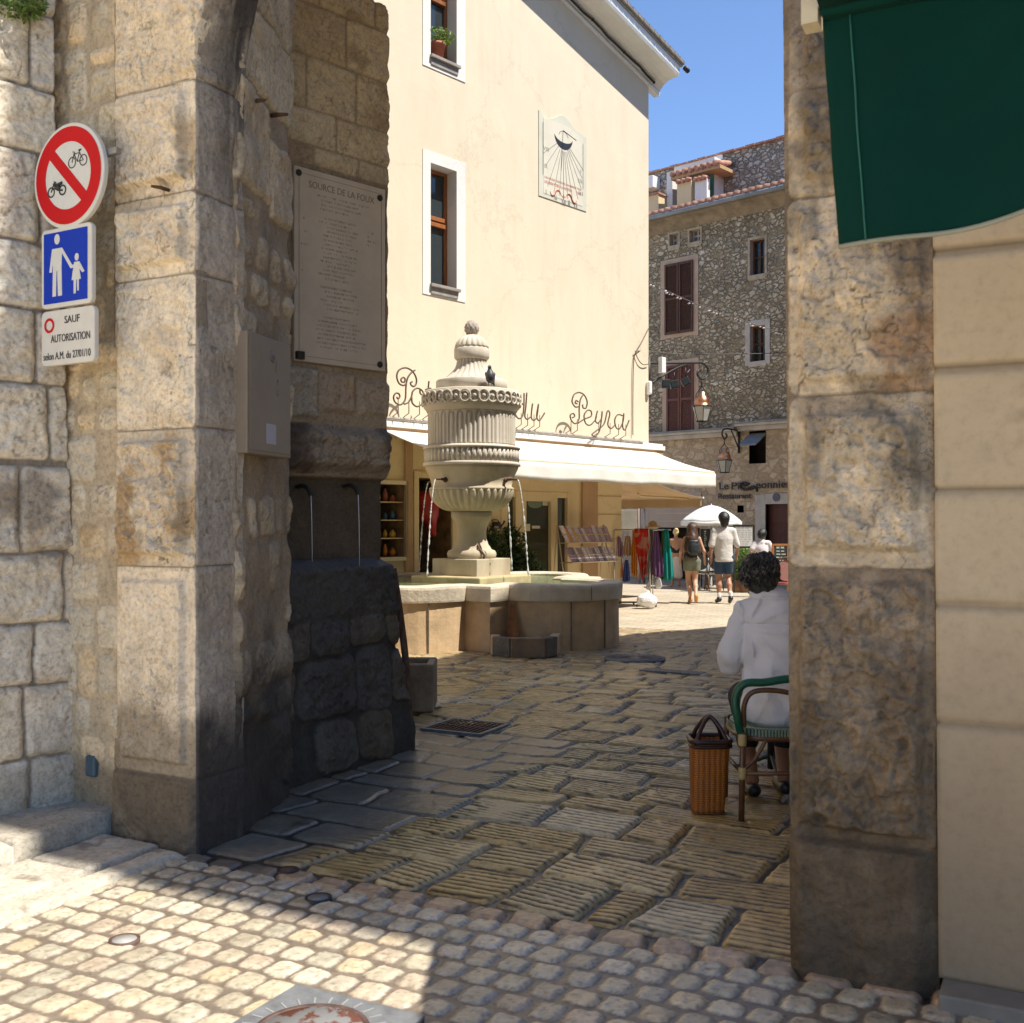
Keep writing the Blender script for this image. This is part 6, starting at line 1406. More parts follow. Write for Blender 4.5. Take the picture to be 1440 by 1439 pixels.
def bistro_chair(x, Y, label, grp=None, m=None, rot=0):
    c = at(x, 800, Y); c.z = 0; t = thing('bistro_chair', label, 'chair', c, grp, rot); m = m or MT['rattan']
    def A(v): return c + Vector(v)
    mb = M(); mb.lathe([(.0001, .43), (.20, .43), (.21, .445), (.20, .46), (.0001, .465)], c, 20); mb.build('seat', m, t)
    for sx, sy in ((-1, -1), (1, -1), (-1, 1), (1, 1)): mb = M(); mb.tube([A((sx * .19, sy * .19, 0)), A((sx * .16, sy * .16, .43))], .014, 6); mb.build('leg', MT['rattan'], t)
    mb = M(); pts = spline([A((-.19, -.17, .43)), A((-.21, -.20, .70)), A((-.13, -.22, .90)), A((0, -.22, .95)), A((.13, -.22, .90)), A((.21, -.20, .70)), A((.19, -.17, .43))], 6); mb.tube(pts, .014, 6)
    mb.build('back_frame', MT['rattan'], t)
    mb = M(); mb.prism([(c.x + .17 * math.cos(a), .70 + .20 * math.sin(a)) for a in [2 * PI * i / 20 for i in range(20)]], c.y - .215, c.y - .205); mb.build('backrest', m, t)
    return t
bistro_chair(1101, 20.5, 'round backed red and cream woven chair half hidden behind the right pier', m=MT['redcane'])
bistro_chair(984, 25.3, 'dark terrace chair left of the cloth covered table', m=MT['blackcloth'])
bistro_chair(1004, 25.5, 'dark terrace chair right of the cloth covered table', m=MT['blackcloth'])
# menu boards
def board(x0, x1, y0, y1, Y, label, frame, face, cat='menu board', lines=7, ink=None, legs=True):
    a = at(x0, y1, Y); c = at(x1, y0, Y); xm = (a.x + c.x) / 2; t = thing('menu_board', label, cat, (xm, Y, 0))
    mb = M(); e = .045
    mb.box(a.x, a.x + e, Y, Y + .03, a.z, c.z); mb.box(c.x - e, c.x, Y, Y + .03, a.z, c.z); mb.box(a.x + e, c.x - e, Y, Y + .03, c.z - e, c.z); mb.box(a.x + e, c.x - e, Y, Y + .03, a.z, a.z + e)
    mb.build('frame', frame, t, bevel=.004)
    mb = M(); mb.box(a.x + e, c.x - e, Y + .008, Y + .02, a.z + e, c.z - e); mb.build('panel', face, t)
    if lines:
        mb = M(); g = random.Random(int(x0)); n = lines
        for k in range(n):
            z = c.z - e - (c.z - a.z - 2 * e) * (k + .8) / (n + .6); x = a.x + e + .05
            while x < c.x - e - .1: w = g.uniform(.03, .09); mb.box(x, min(x + w, c.x - e - .03), Y + .0055, Y + .0075, z, z + (.022 if k else .04)); x += w + .025
        mb.build('writing', ink or MT['chalk'], t)
    if legs:
        for s_ in (a.x + .03, c.x - .03): mb = M(); mb.tube([(s_, Y + .015, a.z + .02), (s_, Y + .02, 0)], .016, 6); mb.build('leg', frame, t)
    return t
board(1085.5, 1110, 765, 800, 22.5, 'chalkboard with an orange wooden frame beside the right pier', MT['boardframe'], MT['board'], lines=6)
board(985, 1000.5, 744, 773, 26.9, 'black menu chalkboard between the two walking adults', MT['iron'], MT['board'], lines=9)
board(1031, 1061.5, 738, 771, 24.6, 'large white menu sheet in a black frame right of the tall man', MT['iron'], mat('white_menu_sheet', (.62, .62, .60), .7, .04), lines=8, ink=mat('pale_grey_print', (.42, .42, .42), .8))
board(993, 1000, 773, 787, 26.8, 'small white card stand under the chalkboard', MT['iron'], mat('grey_card', (.34, .34, .33), .7, .04), lines=0)
# hedge
c = at(1046, 800, 24.9); c.z = 0; hg = thing('potted_shrub', 'bright green leafy shrub between the tall man and the boy', 'shrub', c)
mb = M(); mb.box(c.x - .32, c.x + .32, c.y - .16, c.y + .16, 0, .28); mb.build('planter', MT['rattan'], hg, bevel=.01)
mb = M(); g = random.Random(21); leaves(mb, c + Vector((0, 0, .62)), (.42, .25, .42), 2600, .036, g); mb.build('foliage', mat_leaf('bright_shrub_leaves', (.12, .21, .04)), hg, recalc=False)  # bright green leaf colour
mb = M()
for k in range(7): mb.tube([(c.x - .25 + .08 * k, c.y, .28), (c.x - .3 + .1 * k, c.y + .05, .8)], .008, 5)
mb.build('stems', MT['rattan'], hg)
# electrical cabinet and pipes on the wall
mb = M(); a = at(872, 747, 27.5); b_ = at(895, 717, 27.5); mb.box(a.x, b_.x, 27.4, 27.65, a.z, b_.z); ec = mb.build('electric_cabinet', mat('pale_grey_cabinet', (.30, .28, .24), .5), bevel=.01)
tag(ec, 'grey white electrical cabinet under the beige awning', 'cabinet')
for x, r in ((899, .035), (906, .028)):
    a = at(x, 720, 28.6); mb = M(); mb.tube([(a.x, a.y, 0), (a.x, a.y, 2.2)], r, 8); tag(mb.build('drain_pipe', MT['pinkrender'] if x == 899 else MT['steel']), 'pale wall pipe nearest the electrical cabinet' if x == 899 else 'grey wall pipe right of the pale one', 'pipe')
# card rack
cr_ = thing('postcard_rack', 'two tier wire rack full of magazines in front of the shop', 'rack', YW.P(YW.u(833, .6), 0, .6))
dR = .62; ur0, ur1 = YW.u(797, dR), YW.u(862, dR); t1b = YW.uz(830, 763, dR)[1]; t2b = YW.uz(830, 790, dR)[1]
mb = M(YW)
for u in (ur0, ur1):
    mb.tube([(u, dR + .05, 0), (u, dR - .22, t1b + .32)], .012, 6); mb.tube([(u, dR - .35, 0), (u, dR - .22, t1b + .32)], .012, 6)
for z, d in ((t1b, dR - .0), (t1b + .14, dR - .10), (t2b, dR + .12), (t2b + .13, dR + .02), (.12, dR + .05)): mb.tube([(ur0, d, z), (ur1, d, z)], .012, 6)
for k in range(13): u = ur0 + (ur1 - ur0) * k / 12; mb.tube([(u, dR, t1b), (u, dR - .2, t1b + .3)], .005, 4); mb.tube([(u, dR + .12, t2b), (u, dR - .05, t2b + .26)], .005, 4)
mb.build('wire_frame', mat('cream_rack_wire', (.55, .42, .28), .5), cr_)
mb = M(YW); mb.box(ur0, ur1, dR - .25, dR + .0, t1b - .012, t1b - .002); mb.box(ur0, ur1, dR - .15, dR + .12, t2b - .012, t2b - .002); mb.build('shelf', mat('rack_shelf', (.45, .33, .22), .6), cr_)
mags = [mat('mag_cover_%d' % i, c, .4, .35, 30) for i, c in enumerate([(.66, .60, .64), (.50, .42, .50), (.72, .66, .64), (.36, .24, .34), (.66, .56, .46), (.26, .20, .28)])]
my = mat('mag_yellow', (.75, .50, .04), .4, .3, 30); mo = mat('mag_orange', (.65, .26, .06), .4, .3, 30); g = random.Random(31)
for tier, zb_, dd_, hh, n in ((0, t1b, dR - .02, .30, 14), (1, t2b, dR + .10, .26, 13)):
    for k in range(n):
        u = ur0 + .03 + (ur1 - ur0 - .12) * k / (n - 1); w = .11; tl = g.uniform(-.02, .03); m = mags[g.randrange(6)]; lab = None
        if tier == 0 and k == 3: m = my; lab = 'bright yellow magazine on the upper tier of the rack'
        if tier == 0 and k == 1: m = mo; lab = 'orange covered magazine near the left end of the upper tier'
        mb = M(YW); hh_ = hh * g.uniform(.85, 1.05); mb.add([(u, dd_, zb_), (u + w, dd_, zb_), (u + w + tl, dd_ - .16, zb_ + hh_), (u + tl, dd_ - .16, zb_ + hh_), (u, dd_ - .012, zb_), (u + w, dd_ - .012, zb_), (u + w + tl, dd_ - .172, zb_ + hh_), (u + tl, dd_ - .172, zb_ + hh_)], [(0, 1, 2, 3), (7, 6, 5, 4), (0, 4, 5, 1), (3, 2, 6, 7), (0, 3, 7, 4), (1, 5, 6, 2)])
        o = mb.build('magazine', m); up = tier == 0
        tag(o, lab or ('muted mauve and white magazine standing on the upper tier of the rack' if up else 'muted mauve and white magazine standing on the lower tier of the rack'), 'magazine', None if lab else ('magazines on the upper tier' if up else 'magazines on the lower tier'))
# plants and watering can behind the column
g = random.Random(51)
def plant(x, y_top, Y, r, n, label, potm, h_pot=.3, spiky=False):
    c = at(x, 760, Y); c.z = 0; zt = at(x, y_top, Y).z; t = thing('potted_plant', label, 'plant', c)
    mb = M(); mb.lathe([(.13, 0), (.18, h_pot), (.19, h_pot), (.19, h_pot + .04), (.16, h_pot + .04)], c, 20); mb.build('pot', potm, t)
    mb = M(); cz_ = (zt + h_pot) / 2 + .05; leaves(mb, c + Vector((0, 0, cz_)), (r, r * .7, (zt - h_pot) / 2), n, .045, g)
    if spiky:
        for k in range(40): a = g.uniform(0, 6.28); e = g.uniform(.15, r); p0 = c + Vector((0, 0, zt - .25)); p1 = c + Vector((e * math.cos(a), e * math.sin(a), zt - .02 + g.uniform(-.15, .1))); s_ = Vector((-math.sin(a), math.cos(a), 0)) * .014; mb.add([p0, (p0 + p1) / 2 + s_, p1, (p0 + p1) / 2 - s_], [(0, 1, 2, 3)])
    mb.build('foliage', MT['leafdark'], t, recalc=False)
    mb = M(); mb.tube([c + Vector((0, 0, h_pot)), c + Vector((.02, 0, zt - .25))], .014, 6); mb.build('stem', MT['rattan'], t)
plant(692, 745, 17.9, .30, 1500, 'tall dark leafy plant directly right of the fountain column foot', MT['terracotta'], .35, True)
plant(718, 742, 18.4, .32, 1500, 'spiky dark green plant in a pot left of the glass door', MT['terracotta'], .45, True)
plant(735, 768, 18.2, .30, 1100, 'lower bushy plant in front of the glass shop door', MT['rattan'], .3)
plant(752, 790, 18.0, .22, 500, 'low grey green plant at the foot of the glass door', MT['terracotta'], .2)
c = YW.px(698, 739, .06); wc = thing('watering_can', 'small dark watering can with a white tag hanging on the shopfront', 'watering can', c)
mb = M(); mb.lathe([(.065, -.06), (.075, -.05), (.07, .05), (.055, .065)], c, 16); mb.build('body', MT['iron'], wc)
mb = M(); mb.tube([c + Vector((.06, 0, -.03)), c + Vector((.12, 0, .03)), c + Vector((.14, 0, .08))], [.016, .012, .02], 8); mb.build('spout', MT['iron'], wc)
mb = M(); mb.tube(spline([c + Vector((-.06, 0, -.03)), c + Vector((-.12, 0, .03)), c + Vector((-.06, 0, .09)), c + Vector((.02, 0, .09)), c + Vector((.04, 0, .06))], 5), .008, 6); mb.build('handle', MT['iron'], wc)
mb = M(); mb.box(c.x - .035, c.x + .035, c.y - .082, c.y - .076, c.z - .05, c.z - .01); mb.build('tag', MT['paper'], wc)
# scarf rack
rx0, rx1 = at(864, 745, 20.6), at(944, 745, 20.6); zR = rx0.z
sr = thing('clothes_rack', 'chrome clothes rail on castors hung with scarves right of the fountain', 'rack', (at(905, 850, 20.6).x, 20.6, 0))
mb = M(); mb.tube([rx0, rx1], .014, 8); mb.tube([at(914, 745, 20.6), Vector((at(914, 745, 20.6).x, 20.6, .08))], .016, 8); mb.tube([at(918, 745, 20.6), Vector((at(918, 745, 20.6).x, 20.6, .08))], .010, 8); mb.tube([rx0, Vector((rx0.x, 20.6, .08))], .014, 8); mb.build('rail', MT['chrome'], sr)
mb = M(); xa, xb = at(866, 850, 20.6).x, at(921, 850, 20.6).x
mb.box(xa, xb, 20.57, 20.63, .06, .09); mb.box(xa, xa + .05, 20.3, 20.9, .062, .088); mb.box(xb - .05, xb, 20.3, 20.9, .062, .088); mb.build('foot_frame', MT['iron'], sr)
for x in (xa + .02, xb - .02, (xa + xb) / 2):
    for y in (20.32, 20.88): mb = M(); mb.sphere((x, y, .032), .032, 6, (.6, 1, 1)); mb.build('castor', MT['iron'], sr)
def scarf(x0, x1, y0, y1, col, label, Y=20.55, pt=0, twist=0, cat='scarf', col2=None):
    m = mat_canvas('cloth_' + label[:12].replace(' ', '_'), col, .3)
    if col2:
        n = m.node_tree; b = n.nodes['Principled BSDF']; co = nd(n, 'ShaderNodeTexCoord').outputs['Object']; v = noise(n, 5, 2, .5, co, 1.0); n.links.new(ramp(n, v.outputs[0], [(.5, col), (.56, col2)]), b.inputs['Base Color'])
    a = at(x0, y1, Y); c = at(x1, y0, Y); sd_ = len(label)
    def fn(i, j):
        w = (.45 + .55 * min(1, j * 1.6)) if pt == 0 else (1 - .0 * j)
        xm = a.x + (c.x - a.x) * (.5 + twist * (.5 - j)); x = xm + (c.x - a.x) * (i - .5) * w * (1 if pt == 0 else max(.12, 1 - max(0, j - .35) * 1.3))
        low = .08 * math.sin(i * 5 + sd_) + .10 * abs(i - .5)
        return (x, Y + .035 * math.sin(i * (14 + sd_ % 5) + j * 1.5 + sd_) * (.3 + .7 * j), c.z - (c.z - a.z) * j * (1 + low * (j > .5) * (j - .5)))
    mb = M(); mb.grid(fn, 36, 16)
    tag(mb.build('hanging_scarf' if cat == 'scarf' else 'hanging_garment', m, recalc=False, solid=.004), label, cat)
Z6 = lambda x: 860 + x / 5.76
V6 = lambda y: 680 + y / 5.76
scarf(Z6(20), Z6(88), V6(430), V6(585), (.38, .22, .34), 'mauve garment hanging at the left end of the rail', 20.75, cat='garment')
scarf(Z6(92), Z6(168), V6(425), V6(585), (.60, .44, .30), 'cream peach garment hanging next to the mauve one', 20.75, cat='garment')
scarf(Z6(45), Z6(92), V6(600), V6(760), (.62, .20, .03), 'orange cloth low at the left end of the rail', 20.85)
scarf(Z6(92), Z6(150), V6(620), V6(790), (.10, .14, .42), 'blue cloth hanging low at the left end of the rail', 20.8)
scarf(Z6(158), Z6(206), V6(370), V6(745), (.75, .30, .02), 'long yellow orange scarf left of the big red one', 20.6)
scarf(Z6(195), Z6(305), V6(365), V6(765), (.50, .03, .02), 'big red scarf with a pale centre hanging in a point', 20.5, pt=1, twist=-.15, col2=(.46, .22, .16))
scarf(Z6(295), Z6(350), V6(375), V6(785), (.20, .23, .17), 'grey green patterned scarf right of the red one', 20.62, col2=(.35, .30, .24))
scarf(Z6(325), Z6(412), V6(385), V6(745), (.20, .10, .24), 'purple grey scarf in the middle of the rail', 20.5, twist=-.2)
scarf(Z6(398), Z6(440), V6(365), V6(770), (.10, .26, .10), 'green and olive scarf beside the teal one', 20.62, col2=(.30, .24, .05))
scarf(Z6(418), Z6(494), V6(375), V6(775), (.02, .30, .27), 'turquoise silky scarf at the right end of the rail', 20.48, twist=-.35)
scarf(Z6(170), Z6(196), V6(400), V6(560), (.55, .05, .04), 'short red scarf peeping out behind the yellow one', 20.72)
scarf(Z6(60), Z6(100), V6(470), V6(600), (.66, .58, .50), 'pale cream cloth between the mauve and peach garments', 20.82)
scarf(Z6(236), Z6(300), V6(560), V6(740), (.60, .30, .34), 'pink cloth hanging low behind the big red scarf', 20.75)
scarf(Z6(335), Z6(400), V6(620), V6(760), (.66, .62, .60), 'white and grey cloth below the purple scarf', 20.66)
c = at(918, 741, 20.55); ht = Sdf((-.2, -.2, -.1), (.2, .2, .18), .012); ht.ell((0, 0, 0), (.15, .15, .03), .02); ht.ell((0, 0, .05), (.08, .09, .07), .02)
hto = thing('straw_hat', 'small straw hat perched on top of the scarf rail', 'hat', c); ht.build('crown_and_brim', mat_weave('straw', (.35, .22, .09), (.6, .42, .2), 60), hto)
c = at(910, 848, 20.1); c.z = .145; b1 = thing('plastic_bag', 'round white filled plastic bag weighing down the foot of the rail', 'bag', (c.x, c.y, 0)); s = Sdf((-.3, -.3, -.02), (.3, .3, .36), .015); s.ell((0, 0, .14), (.19, .16, .14), .03); s.cap((0, 0, .25), (.02, 0, .30), .03, .02, .03); s.wob(.012, 9, 5); s.build('bag_body', MT['bag'], b1)
mb = M(); mb.tube(spline([(c.x - .03, c.y, .27), (c.x - .06, c.y, .32), (c.x, c.y, .34), (c.x + .05, c.y, .31), (c.x + .03, c.y, .27)], 4), .006, 5); mb.build('bag_handle', MT['bag'], b1)
for i, (x0, x1, y0, y1) in enumerate(((907, 917, 816, 830), (920, 932, 808, 828))):
    a = at((x0 + x1) / 2, y1, 20.7); r = (x1 - x0) / 2 / 72; h_ = (y1 - y0) / 72; t = thing('plastic_bag', ['smaller white bag hanging low behind the rail post', 'white bag with red print hanging right of the rail post'][i], 'bag', a)
    s = Sdf((-.2, -.15, -.05), (.2, .15, .5), .012); s.cap((0, 0, .06), (0, 0, h_ * .6), r * .8, r * .5, .03, sy=.6); s.wob(.01, 12, i); s.build('bag_body', MT['bag'], t)
    mb = M(); mb.tube([a + Vector((0, 0, h_ * .6)), a + Vector((0, .02, h_ + .55))], .006, 5); mb.build('bag_handle', MT['bag'], t)
# ------------------------------------------------------------------ people
def hand(s, w, d, up=(0, 0, 1), sc=1.0):
    w = Vector(w); d = Vector(d).normalized(); side = d.cross(Vector(up)).normalized()
    s.cap(w, w + d * .07 * sc, .024 * sc, .028 * sc, .012)
    for i, L in enumerate((.060, .072, .066, .052)):
        b = w + d * .075 * sc + side * ((i - 1.5) * .018 * sc); m_ = b + d * L * .55 * sc; e = m_ + (d * .8 - Vector(up) * .0 + side.cross(d) * .5).normalized() * L * .5 * sc
        s.cap(b, m_, .0095 * sc, .009 * sc, .004); s.cap(m_, e, .009 * sc, .008 * sc, .004)
    t = w + d * .025 * sc + side * .03 * sc; t2 = t + (d * .7 + side * .7).normalized() * .035 * sc; s.cap(w + d * .01, t2, .013 * sc, .011 * sc, .006); s.cap(t2, t2 + d * .028 * sc, .0105 * sc, .009 * sc, .004)
def head(s, c, sc=1.0, yaw=0):
    c = Vector(c); f = Vector((math.sin(yaw), math.cos(yaw), 0)); r = Vector((f.y, -f.x, 0))
    s.ell(c + Vector((0, 0, .015)), (.074 * sc, .092 * sc, .105 * sc), .02); s.cap(c + f * .03 + Vector((0, 0, -.06 * sc)), c + f * .055 + Vector((0, 0, -.085 * sc)), .045 * sc, .03 * sc, .03)
    s.cap(c + f * .09 * sc + Vector((0, 0, .015)), c + f * .108 * sc + Vector((0, 0, -.02)), .010, .013, .01)
    s.cap(c + f * .085 * sc + r * -.018 + Vector((0, 0, -.05)), c + f * .085 * sc + r * .018 + Vector((0, 0, -.05)), .010, .010, .008)
    for sg in (-1, 1):
        s.ell(c + r * sg * .077 * sc + Vector((0, 0, -.005)), (.014, .022, .032), .008)
        s.ell(c + f * .083 * sc + r * sg * .03 * sc + Vector((0, 0, .015)), (.018, .012, .010), .006, cut=True); s.ell(c + f * .076 * sc + r * sg * .03 * sc + Vector((0, 0, .015)), (.014, .012, .009), .003)
def figure(name, label, base, H_, j, skin, res=.0115, fem=False, yaw=0):
    """j: joint positions for a 1.75 m figure, x right, y away from the viewer"""
    t = thing('person', label, 'person', base); k = H_ / 1.75
    def V(p): return Vector(p) * k
    s = Sdf((-.5, -.45, -.03), (.5, .5, 1.85 * k), res)
    wd_ = .9 if fem else 1.0
    s.ell(V((0, 0, .94)), Vector((.155 if not fem else .165, .11, .13)) * k, .04); s.cap(V((0, 0, .95)), V((0, .0, 1.18)), .115 * k * wd_, .115 * k * wd_, .06)
    s.ell(V((0, 0, 1.28)), Vector((.165 * wd_, .105, .18)) * k, .05); s.cap(V((-.15 * wd_, -.005, 1.415)), V((.15 * wd_, -.005, 1.415)), .052 * k, .052 * k, .05)
    s.cap(V((0, 0, 1.42)), V((0, .012, 1.56)), .052 * k, .046 * k, .03); head(s, V((0, .02, 1.635)), k * .98, yaw)
    for sd_ in ('l', 'r'):
        sg = -1 if sd_ == 'l' else 1; h = V((sg * .088, 0, .90)); kn = V(j['knee_' + sd_]); an = V(j['ank_' + sd_]); to = V(j['toe_' + sd_])
        s.cap(h, kn, .086 * k, .056 * k, .04); mid = kn * .6 + an * .4 + Vector((0, -.018, 0)); s.cap(kn, mid, .052 * k, .053 * k, .03); s.cap(mid, an, .052 * k, .034 * k, .03); s.cap(an, to, .034 * k, .026 * k, .02); s.cap(an + Vector((0, -.02, -.02)), to, .03 * k, .026 * k, .02)
        sh_ = V((sg * .175 * wd_, -.005, 1.405)); el = V(j['el_' + sd_]); wr_ = V(j['wr_' + sd_]); s.cap(sh_, el, .048 * k * wd_, .038 * k * wd_, .03); s.cap(el, wr_, .037 * k * wd_, .025 * k, .02); hand(s, wr_, wr_ - el + Vector((0, .03, 0)), (sg, 0, .2), k)
    o = s.build('body', skin, t); return t, k, V
def cloth(t, name, m, prims, lo=(-.5, -.45, -.03), hi=(.5, .5, 1.9), res=.0115, wob=.006, below=None, above=None, seed=1, cuts=()):
    s = Sdf(lo, hi, res)
    for p in prims:
        if p[0] == 'c': s.cap(p[1], p[2], p[3], p[4], p[5] if len(p) > 5 else .03, sy=p[6] if len(p) > 6 else 1)
        else: s.ell(p[1], p[2], p[3] if len(p) > 3 else .04)
    if wob: s.wob(wob, 8, seed)
    if below is not None: s.cutbelow(below)
    if above is not None: s.cutabove(above)
    for c in cuts: s.cap(c[0], c[1], c[2], c[3], .01, cut=True)
    return s.build(name, m, t)
def shoes(t, V, j, m, k, sole=None):
    for sd_ in ('l', 'r'):
        an = V(j['ank_' + sd_]); to = V(j['toe_' + sd_]); cloth(t, 'shoe', m, [('c', an + Vector((0, -.03, -.03)), to, .045 * k, .040 * k, .02), ('c', an, an + Vector((0, -.01, -.03)), .046 * k, .044 * k, .02)], wob=0, lo=(-.5, -.55, -.05), hi=(.5, .6, .5), above=an.z + .02)
ground_at = lambda px, Y: Vector((kx(px) * Y, Y, 0))
# tall man
jm = dict(knee_l=(-.09, .06, .50), ank_l=(-.095, -.01, .10), toe_l=(-.115, .13, .035), knee_r=(.10, .10, .50), ank_r=(.10, -.14, .13), toe_r=(.11, -.02, .035),
          el_l=(-.26, -.05, 1.13), wr_l=(-.25, -.02, .88), el_r=(.27, -.03, 1.13), wr_r=(.27, .10, .91))
t, k, V = figure('person', 'tall dark haired man walking away in a loose pale shirt and navy shorts', ground_at(1018, 21.4), 1.81, jm, MT['skin2'])
cloth(t, 'hair', MT['hair_black'], [('e', V((0, .0, 1.665)), Vector((.115, .12, .12)) * k), ('c', V((0, -.04, 1.63)), V((0, -.05, 1.55)), .095 * k, .078 * k)], wob=.010, lo=(-.3, -.3, 1.4), cuts=[(V((0, .12, 1.60)), V((0, .2, 1.56)), .085, .1)])
cloth(t, 'shirt', MT['shirt2'], [('c', V((0, -.005, .85)), V((0, -.005, 1.22)), .185 * k, .165 * k, .06, .72), ('e', V((0, -.005, 1.25)), Vector((.185, .12, .20)) * k), ('c', V((-.16, -.005, 1.405)), V((.16, -.005, 1.405)), .064 * k, .064 * k, .05), ('c', V((0, -.01, 1.43)), V((0, .0, 1.475)), .065 * k, .058 * k, .04),
      ('c', V((-.18, 0, 1.385)), V((-.245, -.04, 1.13)), .064 * k, .060 * k, .03), ('c', V((.18, 0, 1.385)), V((.25, -.03, 1.13)), .064 * k, .060 * k, .03)], below=.80 * k, wob=.006, seed=4)
cloth(t, 'shorts', MT['navy'], [('e', V((0, 0, .92)), Vector((.168, .125, .13)) * k), ('c', V((-.09, 0, .88)), V((-.09, .045, .60)), .098 * k, .090 * k), ('c', V((.09, 0, .88)), V((.10, .07, .60)), .098 * k, .090 * k)], below=.56 * k)
for sg, sd_ in ((-1, 'l'), (1, 'r')): an = V(jm['ank_' + sd_]); cloth(t, 'sock', MT['whitepaint'], [('c', an, an + Vector((0, 0, .08)), .040, .042, .01)], wob=0, lo=(-.3, -.4, 0), hi=(.3, .3, .4))
shoes(t, V, jm, MT['shoe'], k)
# woman with the backpack
jw = dict(knee_l=(-.06, .10, .50), ank_l=(-.03, .02, .10), toe_l=(-.03, .15, .035), knee_r=(.07, .02, .49), ank_r=(.045, -.26, .20), toe_r=(.05, -.24, .06),
          el_l=(-.25, -.03, 1.13), wr_l=(-.24, .10, .93), el_r=(.25, -.06, 1.14), wr_r=(.29, .05, .92))
t, k, V = figure('person', 'woman with long brown hair and a small black backpack walking away in olive shorts', ground_at(973, 21.4), 1.60, jw, MT['skin'], fem=True)
cloth(t, 'hair', MT['hair_brown'], [('e', V((0, -.005, 1.66)), Vector((.105, .115, .11)) * k), ('c', V((0, -.06, 1.60)), V((-.01, -.13, 1.30)), .11 * k, .13 * k, .05), ('c', V((-.07, -.08, 1.5)), V((-.14, -.13, 1.16)), .08 * k, .05 * k), ('c', V((.06, -.08, 1.5)), V((.13, -.13, 1.14)), .08 * k, .045 * k), ('c', V((0, -.1, 1.4)), V((-.02, -.16, 1.12)), .10 * k, .06 * k)], wob=.018, lo=(-.3, -.35, .9), cuts=[(V((0, .12, 1.6)), V((0, .2, 1.56)), .08, .1)])
cloth(t, 'top', MT['blackcloth'], [('c', V((0, 0, .98)), V((0, 0, 1.16)), .135 * k, .125 * k, .05, .9), ('e', V((0, 0, 1.26)), Vector((.165, .118, .14)) * k)], below=.95 * k, above=1.38 * k)
cloth(t, 'shorts', MT['khaki'], [('e', V((0, 0, .94)), Vector((.178, .13, .13)) * k), ('c', V((-.09, 0, .9)), V((-.085, .04, .72)), .105 * k, .10 * k), ('c', V((.09, 0, .9)), V((.09, .01, .72)), .105 * k, .10 * k)], below=.70 * k)
shoes(t, V, jw, MT['sandal'], k)
bp = thing('backpack', 'small black leather backpack on the back of the long haired woman', 'backpack', ground_at(973, 21.4) + Vector((0, 0, 1.0)))
z0_ = -1.0
s = Sdf((-.2, -.35, -.15), (.2, .0, .4), .010); s.ell((0, -.19, .10), (.125, .075, .15), .03); s.ell((0, -.245, .04), (.085, .035, .075), .02); s.cap((-.06, -.2, .235), (.06, -.2, .235), .03, .03, .03); s.build('bag_body', MT['leather'], bp)
mb = M(); w = wloc(bp); mb.tube(spline([w + Vector((-.07, -.2, .22)), w + Vector((-.12, -.10, .34)), w + Vector((-.12, .02, .31))], 5), .012, 6); mb.build('strap', MT['leather'], bp)
mb = M(); mb.tube(spline([w + Vector((.07, -.2, .22)), w + Vector((.12, -.10, .34)), w + Vector((.12, .02, .31))], 5), .012, 6); mb.build('strap', MT['leather'], bp)
# blond woman
jb = dict(knee_l=(-.09, .02, .50), ank_l=(-.10, 0, .09), toe_l=(-.13, .13, .03), knee_r=(.09, .02, .50), ank_r=(.10, 0, .09), toe_r=(.13, .13, .03), el_l=(-.22, .0, 1.13), wr_l=(-.15, .13, 1.0), el_r=(.24, -.02, 1.12), wr_r=(.23, .08, .90))
t, k, V = figure('person', 'blond woman with her hair up in a black backless top and white skirt', ground_at(950.5, 26.9), 1.46, jb, MT['skin'], fem=True)
cloth(t, 'hair', MT['hair_blond'], [('e', V((0, -.005, 1.66)), Vector((.088, .102, .10)) * k), ('e', V((0, -.07, 1.73)), Vector((.05, .05, .045)) * k), ('e', V((0, -.05, 1.60)), Vector((.06, .05, .06)) * k)], wob=.008, lo=(-.3, -.3, 1.2), cuts=[(V((0, .12, 1.6)), V((0, .2, 1.56)), .08, .1)])
cloth(t, 'top', MT['blackcloth'], [('c', V((0, 0, 1.0)), V((0, 0, 1.14)), .13 * k, .125 * k, .04, .9), ('e', V((0, .03, 1.24)), Vector((.165, .11, .13)) * k), ('c', V((-.10, .04, 1.3)), V((-.09, -.02, 1.45)), .028, .022, .02), ('c', V((.10, .04, 1.3)), V((.09, -.02, 1.45)), .028, .022, .02)], below=.98 * k, cuts=[(V((0, -.16, 1.17)), V((0, -.16, 1.42)), .07, .10)])
s = Sdf((-.5, -.4, 0), (.5, .4, 1.1), .013); s.cap(V((0, 0, 1.0)), V((0, 0, .35)), .135 * k, .19 * k, .04, sy=.85); s.cutbelow(.26 * k); s.cutabove(1.04 * k)
X, Y_, Z = np.meshgrid(*s.ax, indexing='ij'); s.F += .012 * np.sin(np.arctan2(Y_, X) * 16) * np.clip((1.0 - Z) * 1.5, 0, 1); s.build('skirt', MT['skirt'], t)
